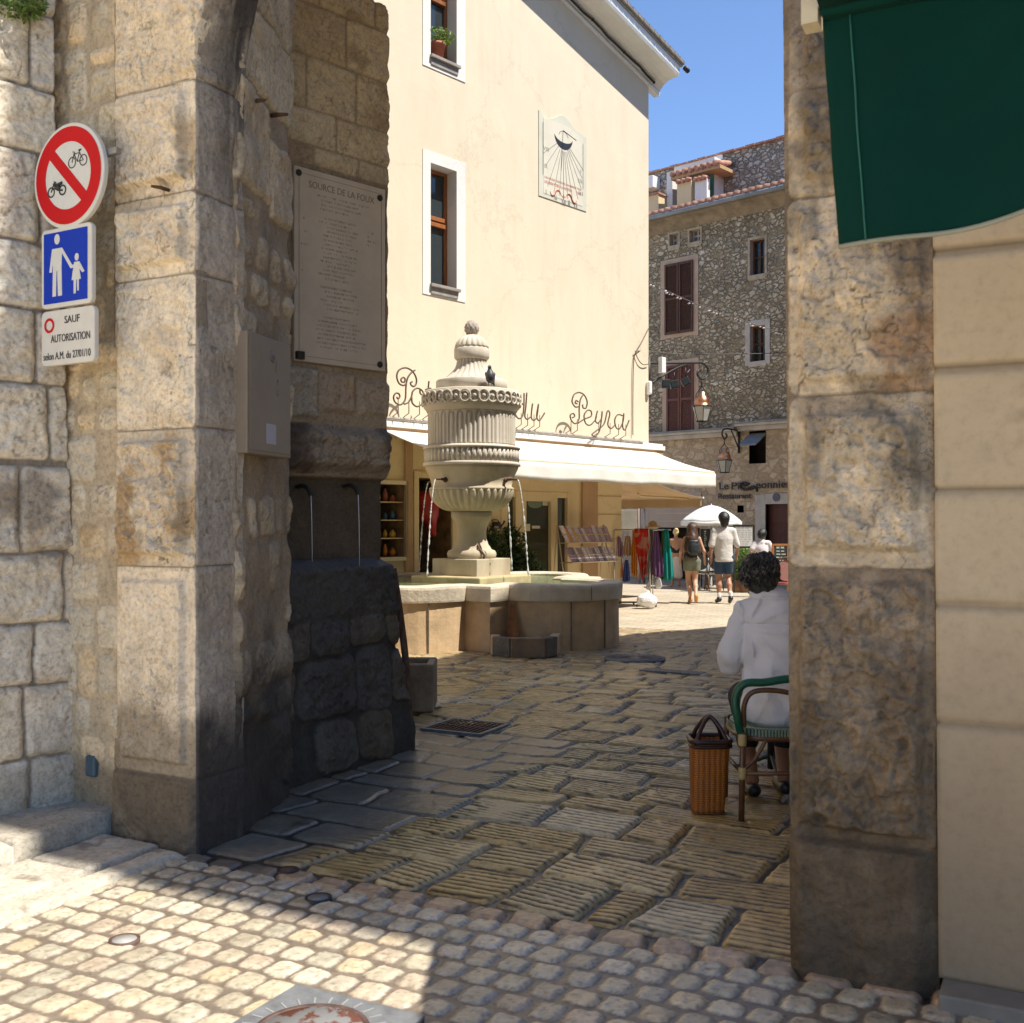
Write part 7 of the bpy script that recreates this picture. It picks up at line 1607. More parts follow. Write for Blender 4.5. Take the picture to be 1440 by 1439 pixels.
# person in a white t-shirt
jc = dict(knee_l=(-.09, .04, .50), ank_l=(-.10, 0, .09), toe_l=(-.11, .13, .03), knee_r=(.09, .04, .50), ank_r=(.10, 0, .09), toe_r=(.11, .13, .03), el_l=(-.30, -.06, 1.17), wr_l=(-.24, .14, 1.08), el_r=(.29, -.04, 1.15), wr_r=(.25, .10, .95))
t, k, V = figure('person', 'dark haired child in a white t-shirt seen from behind near the right pier', ground_at(1071.5, 23.2), 1.45, jc, MT['skin2'])
cloth(t, 'hair', MT['hair_black'], [('e', V((0, -.005, 1.66)), Vector((.125, .125, .125)) * k), ('e', V((-.03, -.04, 1.62)), Vector((.10, .09, .10)) * k)], wob=.016, lo=(-.3, -.3, 1.1), cuts=[(V((0, .13, 1.6)), V((0, .2, 1.56)), .085, .1)])
cloth(t, 't_shirt', MT['tshirt'], [('c', V((0, 0, .93)), V((0, 0, 1.2)), .155 * k, .15 * k, .06, .8), ('e', V((0, 0, 1.25)), Vector((.18, .12, .19)) * k), ('c', V((-.15, 0, 1.42)), V((.15, 0, 1.42)), .064 * k, .064 * k, .04), ('c', V((0, -.01, 1.44)), V((0, -.005, 1.49)), .075 * k, .065 * k, .03), ('c', V((-.18, 0, 1.40)), V((-.26, -.03, 1.26)), .068 * k, .07 * k), ('c', V((.18, 0, 1.40)), V((.26, -.02, 1.25)), .068 * k, .07 * k)], below=.90 * k)
cloth(t, 'shorts', MT['khaki'], [('e', V((0, 0, .92)), Vector((.168, .125, .12)) * k), ('c', V((-.09, 0, .88)), V((-.09, .03, .55)), .098 * k, .095 * k), ('c', V((.09, 0, .88)), V((.09, .03, .55)), .098 * k, .095 * k)], below=.52 * k)
shoes(t, V, jc, MT['shoe'], k)

# ------------------------------------------------------------------ seated person, chair, basket, table
B = Vector((1.53, 6.10, 0))
sp = thing('person', 'grey haired person in a white linen shirt seated with back turned by the right pier', 'person', B)
lo, hi = (-.55, -.35, -.02), (.5, .85, 1.5); rs = .009
s = Sdf(lo, hi, rs)
s.ell((0, .02, .55), (.18, .15, .13), .05); s.cap((0, .02, .58), (-.01, .03, .88), .14, .14, .06); s.ell((-.02, .03, .95), (.17, .115, .19), .05); s.cap((-.19, .04, 1.09), (.16, .04, 1.09), .055, .055, .05)
s.cap((-.05, .03, 1.10), (-.09, .06, 1.22), .055, .05, .03); head(s, (-.105, .085, 1.29), 1.0, -.35)
s.cap((-.08, .05, .53), (-.11, .50, .53), .085, .062, .04); s.cap((.12, .05, .53), (.12, .50, .53), .085, .062, .04)
s.cap((-.11, .50, .53), (-.12, .16, .10), .058, .036, .03); s.cap((.12, .50, .53), (.08, .22, .10), .058, .036, .03); s.cap((-.12, .16, .09), (-.13, .28, .035), .036, .026, .02); s.cap((.08, .22, .09), (.08, .34, .035), .036, .026, .02)
s.cap((-.19, .04, 1.09), (-.262, .10, .80), .050, .040, .03); s.cap((-.262, .10, .80), (-.20, .34, .80), .038, .028, .02); hand(s, (-.20, .34, .80), (.5, .9, -.05), (0, 0, 1))
s.cap((.19, .04, 1.07), (.26, .12, .80), .050, .040, .03); s.cap((.26, .12, .80), (.12, .34, .80), .038, .028, .02); hand(s, (.12, .34, .80), (-.5, .9, -.05), (0, 0, 1))
s.build('body', MT['skin2'], sp)
s = Sdf((-.4, -.2, 1.0), (.25, .35, 1.55), .008); s.ell((-.106, .065, 1.32), (.108, .118, .106), .03); s.ell((-.10, .01, 1.265), (.090, .078, .085), .03); s.ell((-.085, .05, 1.345), (.098, .095, .085), .03)
s.cap((-.175, .20, 1.30), (-.165, .19, 1.22), .055, .05, .02, cut=True); s.wob(.012, 17, 3); s.F += .005 * np.sin(40 * fbm(s.ax[0][:, None, None] * 5 + s.ax[2][None, None, :] * 3, s.ax[2][None, None, :] * 6 + s.ax[1][None, :, None] * 5, 8, 2)); hr = s.build('hair', MT['hair_grey'], sp, smooth=1)
g = random.Random(61)
for nm, mt_, cnt in (('dark_curls', MT['hair_grey'], 420), ('grey_curls', mat('silver_hair', (.13, .12, .105), .5, .3, 20), 130)):
    mb = M()
    for q_ in range(cnt):
        while True:
            v = Vector((g.gauss(0, 1), g.gauss(0, 1), g.gauss(.35, 1))).normalized()
            if not (v.y > .25 and v.z < .25) and v.z > -.85: break
        c0 = B + Vector((-.103, .045, 1.315)); c = c0 + Vector((v.x * .104, v.y * .115, v.z * .103)); tg = v.orthogonal().normalized(); tg.rotate(Matrix.Rotation(g.uniform(0, 6.28), 3, v)); tg = (tg + Vector((0, 0, -.6))).normalized(); bn = v.cross(tg); L_ = g.uniform(.02, .045)
        mb.tube([c + tg * (L_ * t) + bn * (.012 * math.sin(t * 5 + q_)) + v * (.010 + .006 * math.sin(t * 4 + q_) - .016 * t) for t in (0, .2, .4, .6, .8, 1)], [.0030, .0045, .005, .0045, .0035, .001], 5)
    mb.build(nm, mt_, hr)
s = Sdf((-.6, -.4, .3), (.6, .6, 1.4), .009)
s.cap((0, .0, .56), (-.01, .015, .84), .215, .185, .06, sy=.82); s.ell((-.02, .02, .98), (.20, .14, .22), .06); s.cap((-.17, .03, 1.11), (-.06, .03, 1.165), .068, .070, .05); s.cap((.16, .03, 1.10), (-.04, .03, 1.165), .068, .070, .05); s.cap((-.07, .04, 1.15), (-.085, .055, 1.20), .080, .076, .02)
s.cap((-.185, .04, 1.09), (-.252, .07, .86), .072, .076, .014); s.cap((-.252, .07, .86), (-.268, .11, .785), .076, .066, .02); s.cap((-.268, .11, .79), (-.20, .30, .80), .062, .046, .02)
s.cap((.20, .04, 1.06), (.29, .08, .86), .082, .088, .04); s.cap((.29, .08, .86), (.27, .14, .79), .085, .07, .03); s.cap((.27, .14, .79), (.13, .32, .80), .062, .046, .03)
X, Y_, Z = np.meshgrid(*s.ax, indexing='ij')
s.F += .008 * np.sin(X * 42 + 5 * np.sin(Z * 9)) * np.clip((1.0 - Z) * 2.5, 0, 1) + .006 * np.sin((X + Z * .7) * 30 + 3 * np.sin(Z * 17)) * np.clip((X + .18) * -8, 0, 1)
s.F += .009 * fbm(X * 6 + Z * 3, Y_ * 5 + Z * 5, 5, 2); an_ = np.arctan2(Z - 1.0, X + .20); rr2 = np.hypot(Z - 1.0, X + .20); s.F += .022 * (np.abs(np.sin(an_ * 5 + 3 * rr2)) ** .5 - .6) * np.exp(-((rr2 - .14) / .10) ** 2) * (X > -.24); s.F += .018 * (np.abs(np.sin(X * 21 + 1.5 * np.sin(Z * 6))) ** .6 - .6) * np.clip((.98 - Z) * 4, 0, 1) * (X > -.2); s.F += .012 * np.exp(-((Z - 1.03 + .15 * (X + .03) ** 2) / .007) ** 2) * (np.abs(X + .02) < .2); s.F += .014 * np.exp(-((Z - 1.175) / .007) ** 2); s.F += .013 * np.sin((X - .6 * Z) * 38 + 2 * np.sin(Z * 8)) * np.exp(-((Z - .82) / .14) ** 2) * np.exp(-((X + .16) / .07) ** 2)
s.cutbelow(.47); s.build('shirt', MT['shirt'], sp, smooth=0)
s = Sdf(lo, hi, rs)
s.ell((0, .02, .55), (.19, .16, .12), .05); s.cap((-.08, .05, .54), (-.11, .50, .54), .098, .078, .04); s.cap((.12, .05, .54), (.12, .50, .54), .098, .078, .04); s.cap((-.11, .50, .53), (-.117, .30, .30), .076, .066, .03); s.cap((.12, .50, .53), (.10, .32, .30), .076, .066, .03); s.wob(.005, 8); s.build('trousers', mat('dark_navy_trousers', (.012, .014, .03), .85, .2, 6, .5, 12, .02), sp)
for p, q in (((-.12, .13, .07), (-.135, .29, .04)), ((.08, .19, .07), (.08, .35, .04))):
    s = Sdf((-.3, 0, -.01), (.3, .5, .2), .008); s.cap((p[0], p[1] - .02, .045), q, .040, .038, .02); s.cutbelow(.003); s.cutabove(.09); s.build('shoe', MT['shoe'], sp)
# armchair
cc_ = Vector((1.50, 6.02, 0)); ch = thing('cafe_armchair', 'green and cane bistro armchair the seated person sits in', 'chair', cc_)
def A(x, y, z): return cc_ + Vector((x, y, z))
LP = [(-.262, -.26), (.25, -.26), (-.25, .24), (.24, .24)]
for i, (x, y) in enumerate(LP): mb = M(); mb.tube([A(x - .004, y - .02, 0), A(x * .98, y, .25), A(x * .96, y, .47)], .0165, 10); mb.build('leg', MT['rattan'], ch)
mb = M()
def seatfn(i, j):
    a = 2 * PI * i; r = j; sx = abs(math.cos(a)) ** .6 * (1 if math.cos(a) > 0 else -1); sy = abs(math.sin(a)) ** .6 * (1 if math.sin(a) > 0 else -1); return A(.255 * r * sx, .25 * r * sy, .462 + .012 * (1 - r) * -1)
mb.grid(seatfn, 48, 6); mb.build('seat', MT['greenwhite'], ch, recalc=False, solid=.02)
mb = M(); pts = [seatfn(i / 48, 1.02) - Vector((0, 0, .028)) for i in range(49)]; mb.tube(pts, .017, 8, False); mb.build('seat_ring', MT['rattan'], ch)
mb = M(); mb.grid(lambda i, j: A(*(seatfn(i, 1.045) - cc_).to_tuple()[:2], .485 - .05 * j), 96, 3); mb.build('woven_edge', MT['greenwhite'], ch, recalc=False, solid=.004)
mb = M(); gr = spline([A(-.255, -.24, .44), A(-.285, -.27, .55), A(-.295, -.27, .66), A(-.25, -.28, .735), A(-.14, -.29, .745), A(-.02, -.30, .765), A(.12, -.30, .765), A(.25, -.28, .735), A(.295, -.27, .66), A(.285, -.27, .55), A(.255, -.24, .44)], 8); mb.tube(gr, [.022] * len(gr), 10); mb.build('green_back_rail', MT['greencane'], ch)
mb = M(); gr = spline([A(-.245, -.25, .50), A(-.245, -.26, .62), A(-.20, -.27, .69), A(-.08, -.285, .70), A(.05, -.29, .67), A(.2, -.28, .60), A(.24, -.25, .5)], 8); mb.tube(gr, .015, 8); mb.build('inner_cane_hoop', MT['rattan'], ch)
for z in (.25,):
    mb = M(); mb.tube([A(-.26, -.27, z), A(.25, -.27, z)], .012, 8); mb.build('stretcher', MT['rattan'], ch)
    for x in (-.255, .245): mb = M(); mb.tube([A(x, -.26, z), A(x, .24, z)], .012, 8); mb.build('stretcher', MT['rattan'], ch)
for x0, x1 in ((-.25, -.12), (.24, .11)): mb = M(); mb.tube(spline([A(x0, -.265, .27), A((x0 + x1) / 2, -.26, .33), A(x1, -.25, .44)], 5), .011, 8); mb.build('curved_brace', MT['rattan'], ch)
for x, y in LP[:2]:
    for z in (.43, .25):
        mb = M(); mb.lathe([(.021, -.032), (.0235, -.02), (.024, 0), (.0235, .02), (.021, .032)], A(x * .98, y - (.004 if z < .3 else 0), z), 14); mb.build('cane_binding', MT['binding'], ch)
# basket
Bk = Vector((1.085, 5.93, 0)); bk = thing('wicker_basket', 'tall orange wicker basket with dark handles standing beside the chair', 'basket', Bk)
N = 48
def bring(z, o=0.0):
    t = z / .42; hx = .088 + .020 * t + o; hy = .075 + .03 * t + o; pts = []
    for i in range(N):
        a = 2 * PI * i / N; e = .42; pts.append(Bk + Vector((hx * abs(math.cos(a)) ** e * math.copysign(1, math.cos(a)) + .012 * t, hy * abs(math.sin(a)) ** e * math.copysign(1, math.sin(a)), z)))
    return pts
mb = M(); L = [bring(z) for z in np.linspace(.004, .40, 15)]; Li = [bring(z, -.010) for z in np.linspace(.40, .02, 10)]; allr = L + Li; vs = sum(allr, [])
mb.add(vs, [(i * N + j, i * N + (j + 1) % N, (i + 1) * N + (j + 1) % N, (i + 1) * N + j) for i in range(len(allr) - 1) for j in range(N)] + [tuple(range(N - 1, -1, -1)), tuple(range((len(allr) - 1) * N, len(allr) * N))], True); mb.build('woven_body', MT['basket'], bk)
mb = M(); r_ = bring(.402, .0); mb.tube(r_ + [r_[0]], .014, 8, False); r_ = bring(.375, .004); mb.tube(r_ + [r_[0]], .010, 8, False); mb.build('leather_rim', MT['basketrim'], bk)
for sy in (-1, 1):
    mb = M(); mb.tube(spline([Bk + Vector((-.075, sy * .085, .38)), Bk + Vector((-.045, sy * .05, .46)), Bk + Vector((.012, sy * .015, .525)), Bk + Vector((.07, sy * .05, .46)), Bk + Vector((.10, sy * .085, .38))], 6), .012, 8); mb.build('handle', MT['basketrim'], bk)
# table and plate
tc = Vector((1.66, 6.83, 0)); tb = thing('cafe_table', 'small round white table in front of the seated person', 'table', tc)
mb = M(); mb.lathe([(.30, .755), (.345, .755), (.35, .765), (.345, .775), (.0001, .776)], tc, 40); mb.build('table_top', MT['porcelain'], tb)
mb = M(); mb.tube([tc + Vector((0, 0, .03)), tc + Vector((0, 0, .755))], .025, 10); mb.build('pedestal', MT['iron'], tb)
for k_ in range(3): a = k_ * 2.09 + .5; mb = M(); mb.tube(spline([tc + Vector((0, 0, .12)), tc + Vector((.12 * math.cos(a), .12 * math.sin(a), .06)), tc + Vector((.24 * math.cos(a), .24 * math.sin(a), .012))], 4), .014, 6); mb.build('foot', MT['iron'], tb)
pc_ = Vector((1.415, 6.72, .777)); mb = M(); mb.lathe([(.05, 0), (.055, .004), (.10, .018), (.104, .02), (.10, .021), (.05, .009), (.0001, .008)], pc_, 32)
tag(mb.build('plate', MT['porcelain'], origin=pc_), 'white plate at the left edge of the cafe table', 'plate')
pc_ = Vector((1.43, 6.74, .787)); cp = thing('coffee_cup', 'white coffee cup on the plate at the table edge', 'cup', pc_); mb = M(); mb.lathe([(.02, 0), (.035, .02), (.04, .055), (.036, .055), (.03, .02), (.0001, .012)], pc_, 24); mb.build('bowl', MT['porcelain'], cp)
mb = M(); mb.tube(spline([pc_ + Vector((.038, 0, .045)), pc_ + Vector((.06, 0, .04)), pc_ + Vector((.055, 0, .02)), pc_ + Vector((.035, 0, .018))], 4), .004, 6); mb.build('handle', MT['porcelain'], cp)

# ------------------------------------------------------------------ green awning close to the viewer
AW = Wall((.797, 2.6), (.889, -.457)); ga = thing('green_awning', 'dark green canvas awning hanging at the upper right, near the viewer', 'awning', (1.2, 2.7, 2.2))
zb = 1.6 + 389 / 1500 * 2.6; zs = 1.6 + 716 / 1500 * 2.6
def gfn(i, j):
    u = -.022 * j + 1.9 * i + .0; bot = zb + .0 + max(0, (u - .20)) ** 2 * .62 - max(0, (u - .95)) ** 2 * 1.3; u2 = u - .018 * j; z = bot + (zs - bot) * j
    return (u2, .012 * math.sin(u * 16) * (1 - j * .6) + .022 * math.sin(u * 5 + j * 2) * (1 - j) + .008 * math.sin((u * 1.3 - j * .7) * 19) * j * (1 - j) * 3, z)
mb = M(AW); mb.grid(gfn, 120, 40); mb.build('valance', MT['greencanvas'], ga, recalc=False, solid=.003)
mb = M(AW); n_ = 60
mb.tube([Vector((gfn(i / n_, 0)[0], gfn(i / n_, 0)[1] + .001, gfn(i / n_, 0)[2] - .001)) for i in range(n_ + 1)], .006, 6); mb.build('edge_trim', MT['greentrim'], ga)
mb = M(AW); mb.tube([Vector((gfn(.035, j / 12)[0], gfn(.035, j / 12)[1] + .004, gfn(.035, j / 12)[2])) for j in range(13)], .0022, 5); mb.build('seam', mat('green_seam', (.01, .12, .09), .7), ga)
mb = M(AW); mb.grid(lambda i, j: (-.04 + 1.9 * i, .02 + 1.1 * j, zs + .35 * j), 12, 6); mb.build('canopy', MT['greencanvas'], ga, recalc=False, solid=.003)
mb = M(); mb.grid(lambda i, j: (-.3 + .526 * (3.75 - .35 * j) + 2.6 * i, 3.62 - 1.29 * i * (1 - j) - 1.5 * j, 3.75 - .35 * j), 16, 8); mb.build('unseen_upper_canopy', MT['greencanvas'], ga, recalc=False, solid=.004)  # unseen slab added so that its shadow edges the sunlit cobbles
mb = M(AW); mb.box(-.04, 1.9, -.02, .035, zs - .01, zs + .035); mb.build('front_bar', MT['greencanvas'], ga, bevel=.01)
mb = M(AW); mb.box(-.085, -.045, -.03, .03, zs - .02, zs + .10); mb.build('side_arm', mat('cream_arm_paint', (.55, .48, .33), .5), ga)

# ------------------------------------------------------------------ signs on the left wall
SG = Wall(tuple(FW.P(-.78, 0, .20))[:2], (.87, -.49))
def sgu(x, y): return SG.uz(x, y)
sgn = thing('road_sign', 'round red ringed sign banning bicycles and mopeds on the left wall', 'sign', SG.px(97, 320))
cu_, cz_ = sgu(96, 247); rr_ = .262
def disc(mb, r, d0, d1, cu=cu_, cz=cz_, n=56): mb.prism([(cu + r * math.cos(a), cz + r * math.sin(a)) for a in [2 * PI * i / n for i in range(n)]], d0, d1)
mb = M(SG); disc(mb, rr_, -.028, .0); mb.build('casing', MT['signcase'], sgn, bevel=.006)
mb = M(SG)
ro, ri = rr_ * .925, rr_ * .64
for i in range(56):
    a0, a1 = 2 * PI * i / 56, 2 * PI * (i + 1) / 56; mb.add([(cu_ + r * math.cos(a), .0025, cz_ + r * math.sin(a)) for r, a in ((ri, a0), (ro, a0), (ro, a1), (ri, a1))], [(0, 1, 2, 3)])
mb.build('red_ring', MT['red'], sgn, recalc=False)
mb = M(SG); disc(mb, ro, .0, .0018); mb.build('white_face', MT['signwhite'], sgn)
mb = M(SG); w_ = .028; dx, dz = .71 * ri * 1.05, .71 * ri * 1.05
mb.prism([(cu_ - dx - w_ * .7, cz_ + dz - w_ * .7), (cu_ - dx + w_ * .7, cz_ + dz + w_ * .7), (cu_ + dx + w_ * .7, cz_ - dz + w_ * .7), (cu_ + dx - w_ * .7, cz_ - dz - w_ * .7)], .0018, .003); mb.build('red_bar', MT['red'], sgn)
def pic(mb, c0, sc, rings, lines):
    for x, y, r, w in rings: mb.tube([(c0[0] + sc * (x + r * math.cos(a)), .003, c0[1] + sc * (y + r * math.sin(a))) for a in [2 * PI * i / 20 for i in range(21)]], w * sc, 5, False)
    for ln, w in lines: mb.tube([(c0[0] + sc * x, .003, c0[1] + sc * y) for x, y in ln], w * sc, 5)
mb = M(SG); pic(mb, (cu_ + .073, cz_ + .058), .052, [(-.8, 0, .5, .05), (.8, 0, .5, .05)], [([(-.8, 0), (-.45, .95), (-.7, 1.0)], .05), ([(-.5, .75), (.25, .8), (-.05, 0), (-.5, .75)], .05), ([(-.05, 0), (.8, 0), (.25, .8), (.3, 1.0)], .05), ([(.15, 1.02), (.5, 1.05)], .08)])
mb.build('bicycle_symbol', MT['black'], sgn)
mb = M(SG); pic(mb, (cu_ - .078, cz_ - .062), .052, [(-.9, -.1, .45, .07), (.75, -.1, .45, .08)], [([(-.9, -.1), (-.45, .75), (-.25, .8)], .06), ([(-.5, .6), (.1, .5), (.7, .62)], .15), ([(-.2, .25), (.4, .2)], .26), ([(0, .0), (.75, -.1)], .09), ([(-.5, .9), (-.2, .75)], .05)])
mb.build('moped_symbol', MT['black'], sgn)
mb = M(SG); mb.box(cu_ + rr_ * .5, cu_ + rr_ + .05, -.06, -.03, cz_ + .07, cz_ + .10); mb.tube([(cu_ + .02, -.05, cz_ - .93), (cu_ + .02, -.05, cz_ + .25)], .02, 8); mb.build('bracket', MT['steel'], sgn)
def rrect(u0, u1, z0, z1, r, n=5):
    out = []
    for cx, cz, a0 in ((u1 - r, z1 - r, 0), (u0 + r, z1 - r, 90), (u0 + r, z0 + r, 180), (u1 - r, z0 + r, 270)):
        for i in range(n + 1): a = R(a0 + 90 * i / n); out.append((cx + r * math.cos(a), cz + r * math.sin(a)))
    return out
s2 = thing('road_sign', 'square blue sign with a white adult and child holding hands', 'sign', SG.px(94, 432))
u0, z1 = sgu(58, 331.5)[0], sgu(94, 318)[1]; u1 = sgu(129, 313)[0]; z0 = sgu(94, 430.5)[1]
mb = M(SG); mb.prism(rrect(u0, u1, z0, z1, .03), -.028, .0); mb.build('casing', MT['signcase'], s2, bevel=.006)
mb = M(SG); mb.prism([(u0 + .022, z0 + .022), (u1 - .03, z0 + .022), (u1 - .03, z1 - .022), (u0 + .022, z1 - .022)], .0, .002); mb.build('blue_face', MT['blue'], s2)
mb = M(SG); uw, zh = (u1 - u0), (z1 - z0)
def fg(u, z): return (u0 + uw * u, z0 + zh * z)
def bl(pts, r): mb.tube([(fg(*p)[0], .0022, fg(*p)[1]) for p in pts], r, 8)
mb.prism([(fg(.33, .86)[0] + .020 * math.cos(a), fg(.33, .855)[1] + .026 * math.sin(a)) for a in [2 * PI * i / 16 for i in range(16)]], .002, .0035)
mb.prism([fg(.23, .74), fg(.43, .74), fg(.42, .50), (fg(.43, .14)), fg(.35, .14), fg(.335, .46), fg(.32, .46), fg(.31, .14), fg(.24, .14), fg(.25, .5)], .002, .0036)
mb.prism([fg(.23, .74), fg(.27, .70), fg(.225, .45), fg(.175, .45)], .002, .0034); mb.prism([fg(.38, .73), fg(.43, .74), fg(.63, .50), fg(.72, .505), fg(.71, .47), fg(.60, .46)], .002, .0033)
mb.prism([(fg(.72, .585)[0] + .015 * math.cos(a), fg(.72, .59)[1] + .019 * math.sin(a)) for a in [2 * PI * i / 16 for i in range(16)]], .002, .0035)
mb.prism([fg(.67, .53), fg(.77, .53), fg(.87, .40), fg(.83, .385), fg(.77, .44), fg(.80, .31), fg(.76, .31), fg(.76, .17), fg(.73, .17), fg(.725, .31), fg(.71, .31), fg(.70, .14), fg(.66, .14), fg(.66, .31), fg(.62, .31)], .002, .0037)
mb.build('adult_and_child_symbol', MT['signwhite'], s2)
s3 = thing('road_sign', 'white plate reading SAUF AUTORISATION under the blue sign', 'sign', SG.px(95, 512))
u0, u1 = sgu(58, 440)[0], sgu(133, 430)[0]; z1, z0 = sgu(94, 434)[1], sgu(94, 512)[1]
mb = M(SG); mb.prism(rrect(u0, u1, z0, z1, .03), -.028, .0); mb.build('casing', MT['signcase'], s3, bevel=.006)
uw, zh = (u1 - u0), (z1 - z0); mb = M(SG); c0 = fg(.16, .73)
for i in range(32):
    a0, a1 = 2 * PI * i / 32, 2 * PI * (i + 1) / 32; mb.add([(c0[0] + r * 1.0 * math.cos(a), .002, c0[1] + r * math.sin(a)) for r, a in ((.024, a0), (.038, a0), (.038, a1), (.024, a1))], [(0, 1, 2, 3)])
mb.build('red_circle', MT['red'], s3, recalc=False)
for tx, a, b_, c, d in (('SAUF', .45, .73, .735, .87), ('AUTORISATION', .19, .92, .41, .55), ('selon A.M. du 27/01/10', .05, .93, .10, .235)):
    text_mesh(tx, SG, *(fg(a, 0)[0], fg(b_, 0)[0]), fg(0, c)[1], fg(0, d)[1], .0005, 'lettering', MT['black'], s3, .002)
# marble plaque
EP = Wall(tuple(EW.P(0, 0, .035))[:2], (.714, .70))
pa, pb = EW.u(415, .035), EW.u(541.5, .035); z1_, z0_ = EP.uz(478, 252)[1], EP.uz(478, 517)[1]; pt_ = (z1_ + z0_) / 2
u_a, u_b = EP.u(414), EP.u(542); za, zb_ = EP.uz(542, 523)[1], EP.uz(542, 267)[1]
pq = thing('marble_plaque', 'large grey marble plaque engraved Source de la Foux above the spouts', 'plaque', EP.P(u_a, za))
mb = M(EP); mb.box(u_a, u_b, -.03, .0, za, zb_); mb.build('slab', MT['marble'], pq, bevel=.006)
uw, zh, u0, z0 = u_b - u_a, zb_ - za, u_a, za
text_mesh('SOURCE DE LA FOUX', EP, *(fg(.15, 0)[0], fg(.87, 0)[0]), fg(0, .905)[1], fg(0, .94)[1], .0003, 'heading', MT['engrave'], pq, .001)
mb = M(EP)
for x0, x1, y0, y1 in ((.05, .95, .028, .030), (.05, .95, .968, .970), (.045, .050, .03, .97), (.95, .955, .03, .97)): mb.box(fg(x0, 0)[0], fg(x1, 0)[0], .0002, .001, fg(0, y0)[1], fg(0, y1)[1])
mb.build('border_line', MT['engrave'], pq)
mb = M(EP); g = random.Random(77)
faint = mat('worn_engraving', (.24, .195, .15), .8, .3, 30)
for k_ in range(36):
    zf_ = .87 - k_ * .0225
    segs = [(.3, .7)] if k_ % 3 else [(.06, .16), (.25, .62)]
    if k_ in (0, 1, 2): segs = [(.2 + .04 * k_, .85 - .05 * k_)]
    if 4 < k_ < 10: segs += [(.76, .90)]
    if k_ > 28: segs = [(.22, .80 - .02 * (k_ % 3))]
    if k_ in (4, 20, 27): continue
    for a, b_ in segs:
        x = a + g.uniform(0, .05); b_ = b_ - g.uniform(0, .12)
        while x < b_:
            wl = g.uniform(.008, .012)
            if g.random() > .2: 
                if g.random() < .5: mb.box(fg(x, 0)[0], fg(x + wl * .35, 0)[0], .0002, .0009, fg(0, zf_)[1], fg(0, zf_ + .010)[1])
                else: mb.box(fg(x, 0)[0], fg(x + wl * .8, 0)[0], .0002, .0009, fg(0, zf_ + g.choice([0, .004, .008]))[1], fg(0, zf_ + .010)[1])
            x += wl * 1.15
mb.build('engraved_lines', faint, pq)
for x, y in ((.04, .965), (.93, .945), (.93, .035)): mb = M(EP); disc(mb, .022, .0, .012, *fg(x, y), 16); mb.build('fixing_bolt', MT['iron'], pq, bevel=.004)
mb = M(EP); mb.box(u_a + .005, u_a + .06, .0, .03, za + .01, za + .06); mb.build('iron_clamp', MT['iron'], pq)
# electrical box
EB = Wall(tuple(D2.P(0, 0, .06))[:2], (.245, 1.0)); ea, eb = EB.u(348), EB.u(409); zt2, zb2 = EB.uz(348, 464)[1], EB.uz(348, 637)[1]
bx = thing('meter_cabinet', 'beige enamelled meter cabinet with a faded drawing and white sticker', 'cabinet', EB.P(ea, zb2))
mb = M(EB); mb.box(ea, eb, -.10, .0, zb2, zt2); mb.build('case', MT['boxbeige'], bx, bevel=.006)
mb = M(EB); mb.box(ea + .02, eb - .02, .0, .004, zb2 + .02, zt2 - .02); mb.build('door', MT['boxbeige'], bx, bevel=.002)
u0, uw, z0, zh = ea, eb - ea, zb2, zt2 - zb2
mb = M(EB); mb.box(fg(.40, 0)[0], fg(.62, 0)[0], .004, .0055, fg(0, .10)[1], fg(0, .27)[1]); mb.build('sticker', MT['paper'], bx)
mb = M(EB)
for pts in ([(.5, .90), (.48, .82), (.55, .80)], [(.55, .86), (.62, .80), (.6, .72)], [(.66, .66), (.62, .58), (.66, .52)], [(.5, .84), (.58, .84)]): mb.tube([(fg(*p)[0], .0045, fg(*p)[1]) for p in pts], .006, 5)
mb.build('faded_drawing', mat('faded_stencil', (.19, .165, .15), .8), bx)
# rods, spouts, small plate, plants
def rod(p, q, label, r=.008): mb = M(); mb.tube([p, (Vector(p) + Vector(q)) / 2 + Vector((0, 0, .004)), q], [r, r * 1.1, r * .7], 6); tag(mb.build('iron_spike', MT['rust']), label, 'spike')
rod(at(346, 145, 5.75), at(372, 141, 5.58), 'upper rusty iron spike sticking out under the arch', .011)
rod(at(374, 164, 6.0), at(404, 161, 5.84), 'second rusty spike a little lower and right under the arch', .012)
rod(FW.px(238, 268, .0), FW.px(213, 262, .09), 'short iron peg in the joint between two pillar blocks', .009)
for i, (x, y) in enumerate(((418, 685), (484, 684))):
    p = EW.px(x, y, -.06); n3 = Vector((EW.n[0], EW.n[1], 0)); t = thing('wall_spout', ['left curved iron spout of the wall niche', 'right curved iron spout of the wall niche'][i], 'spout', p)
    mb = M(); e1 = p + n3 * .12; tip = p + n3 * .16 + Vector((0, 0, -.06)); mb.tube(spline([p, p + n3 * .07 + Vector((0, 0, .005)), e1 + Vector((0, 0, -.012)), tip], 6), .014, 10); mb.lathe([(.001, 0), (.03, 0)], (p.x, p.y, p.z), 12); mb.build('pipe', MT['iron'], t)
    mb = M(); mb.tube([tip, tip + n3 * .01 + Vector((0, 0, -.2)), tip + n3 * .015 + Vector((0, 0, -.50))], [.0035, .0025, .002], 6); mb.build('water_trickle', MT['stream'], t)
mb = M(FW); a = FW.uz(127, 1090, -.05); b_ = FW.uz(141, 1062, -.05); mb.box(a[0], b_[0], -.06, -.012, a[1], b_[1]); tag(mb.build('hatch_plate', MT['tealplate'], bevel=.012), 'small blue grey metal plate low on the wall left of the pillar', 'plate')
g = random.Random(14); c = SW.px(22, 2, .03); wp_ = thing('wall_plant', 'green plant growing from the top left of the wall', 'plant', c)
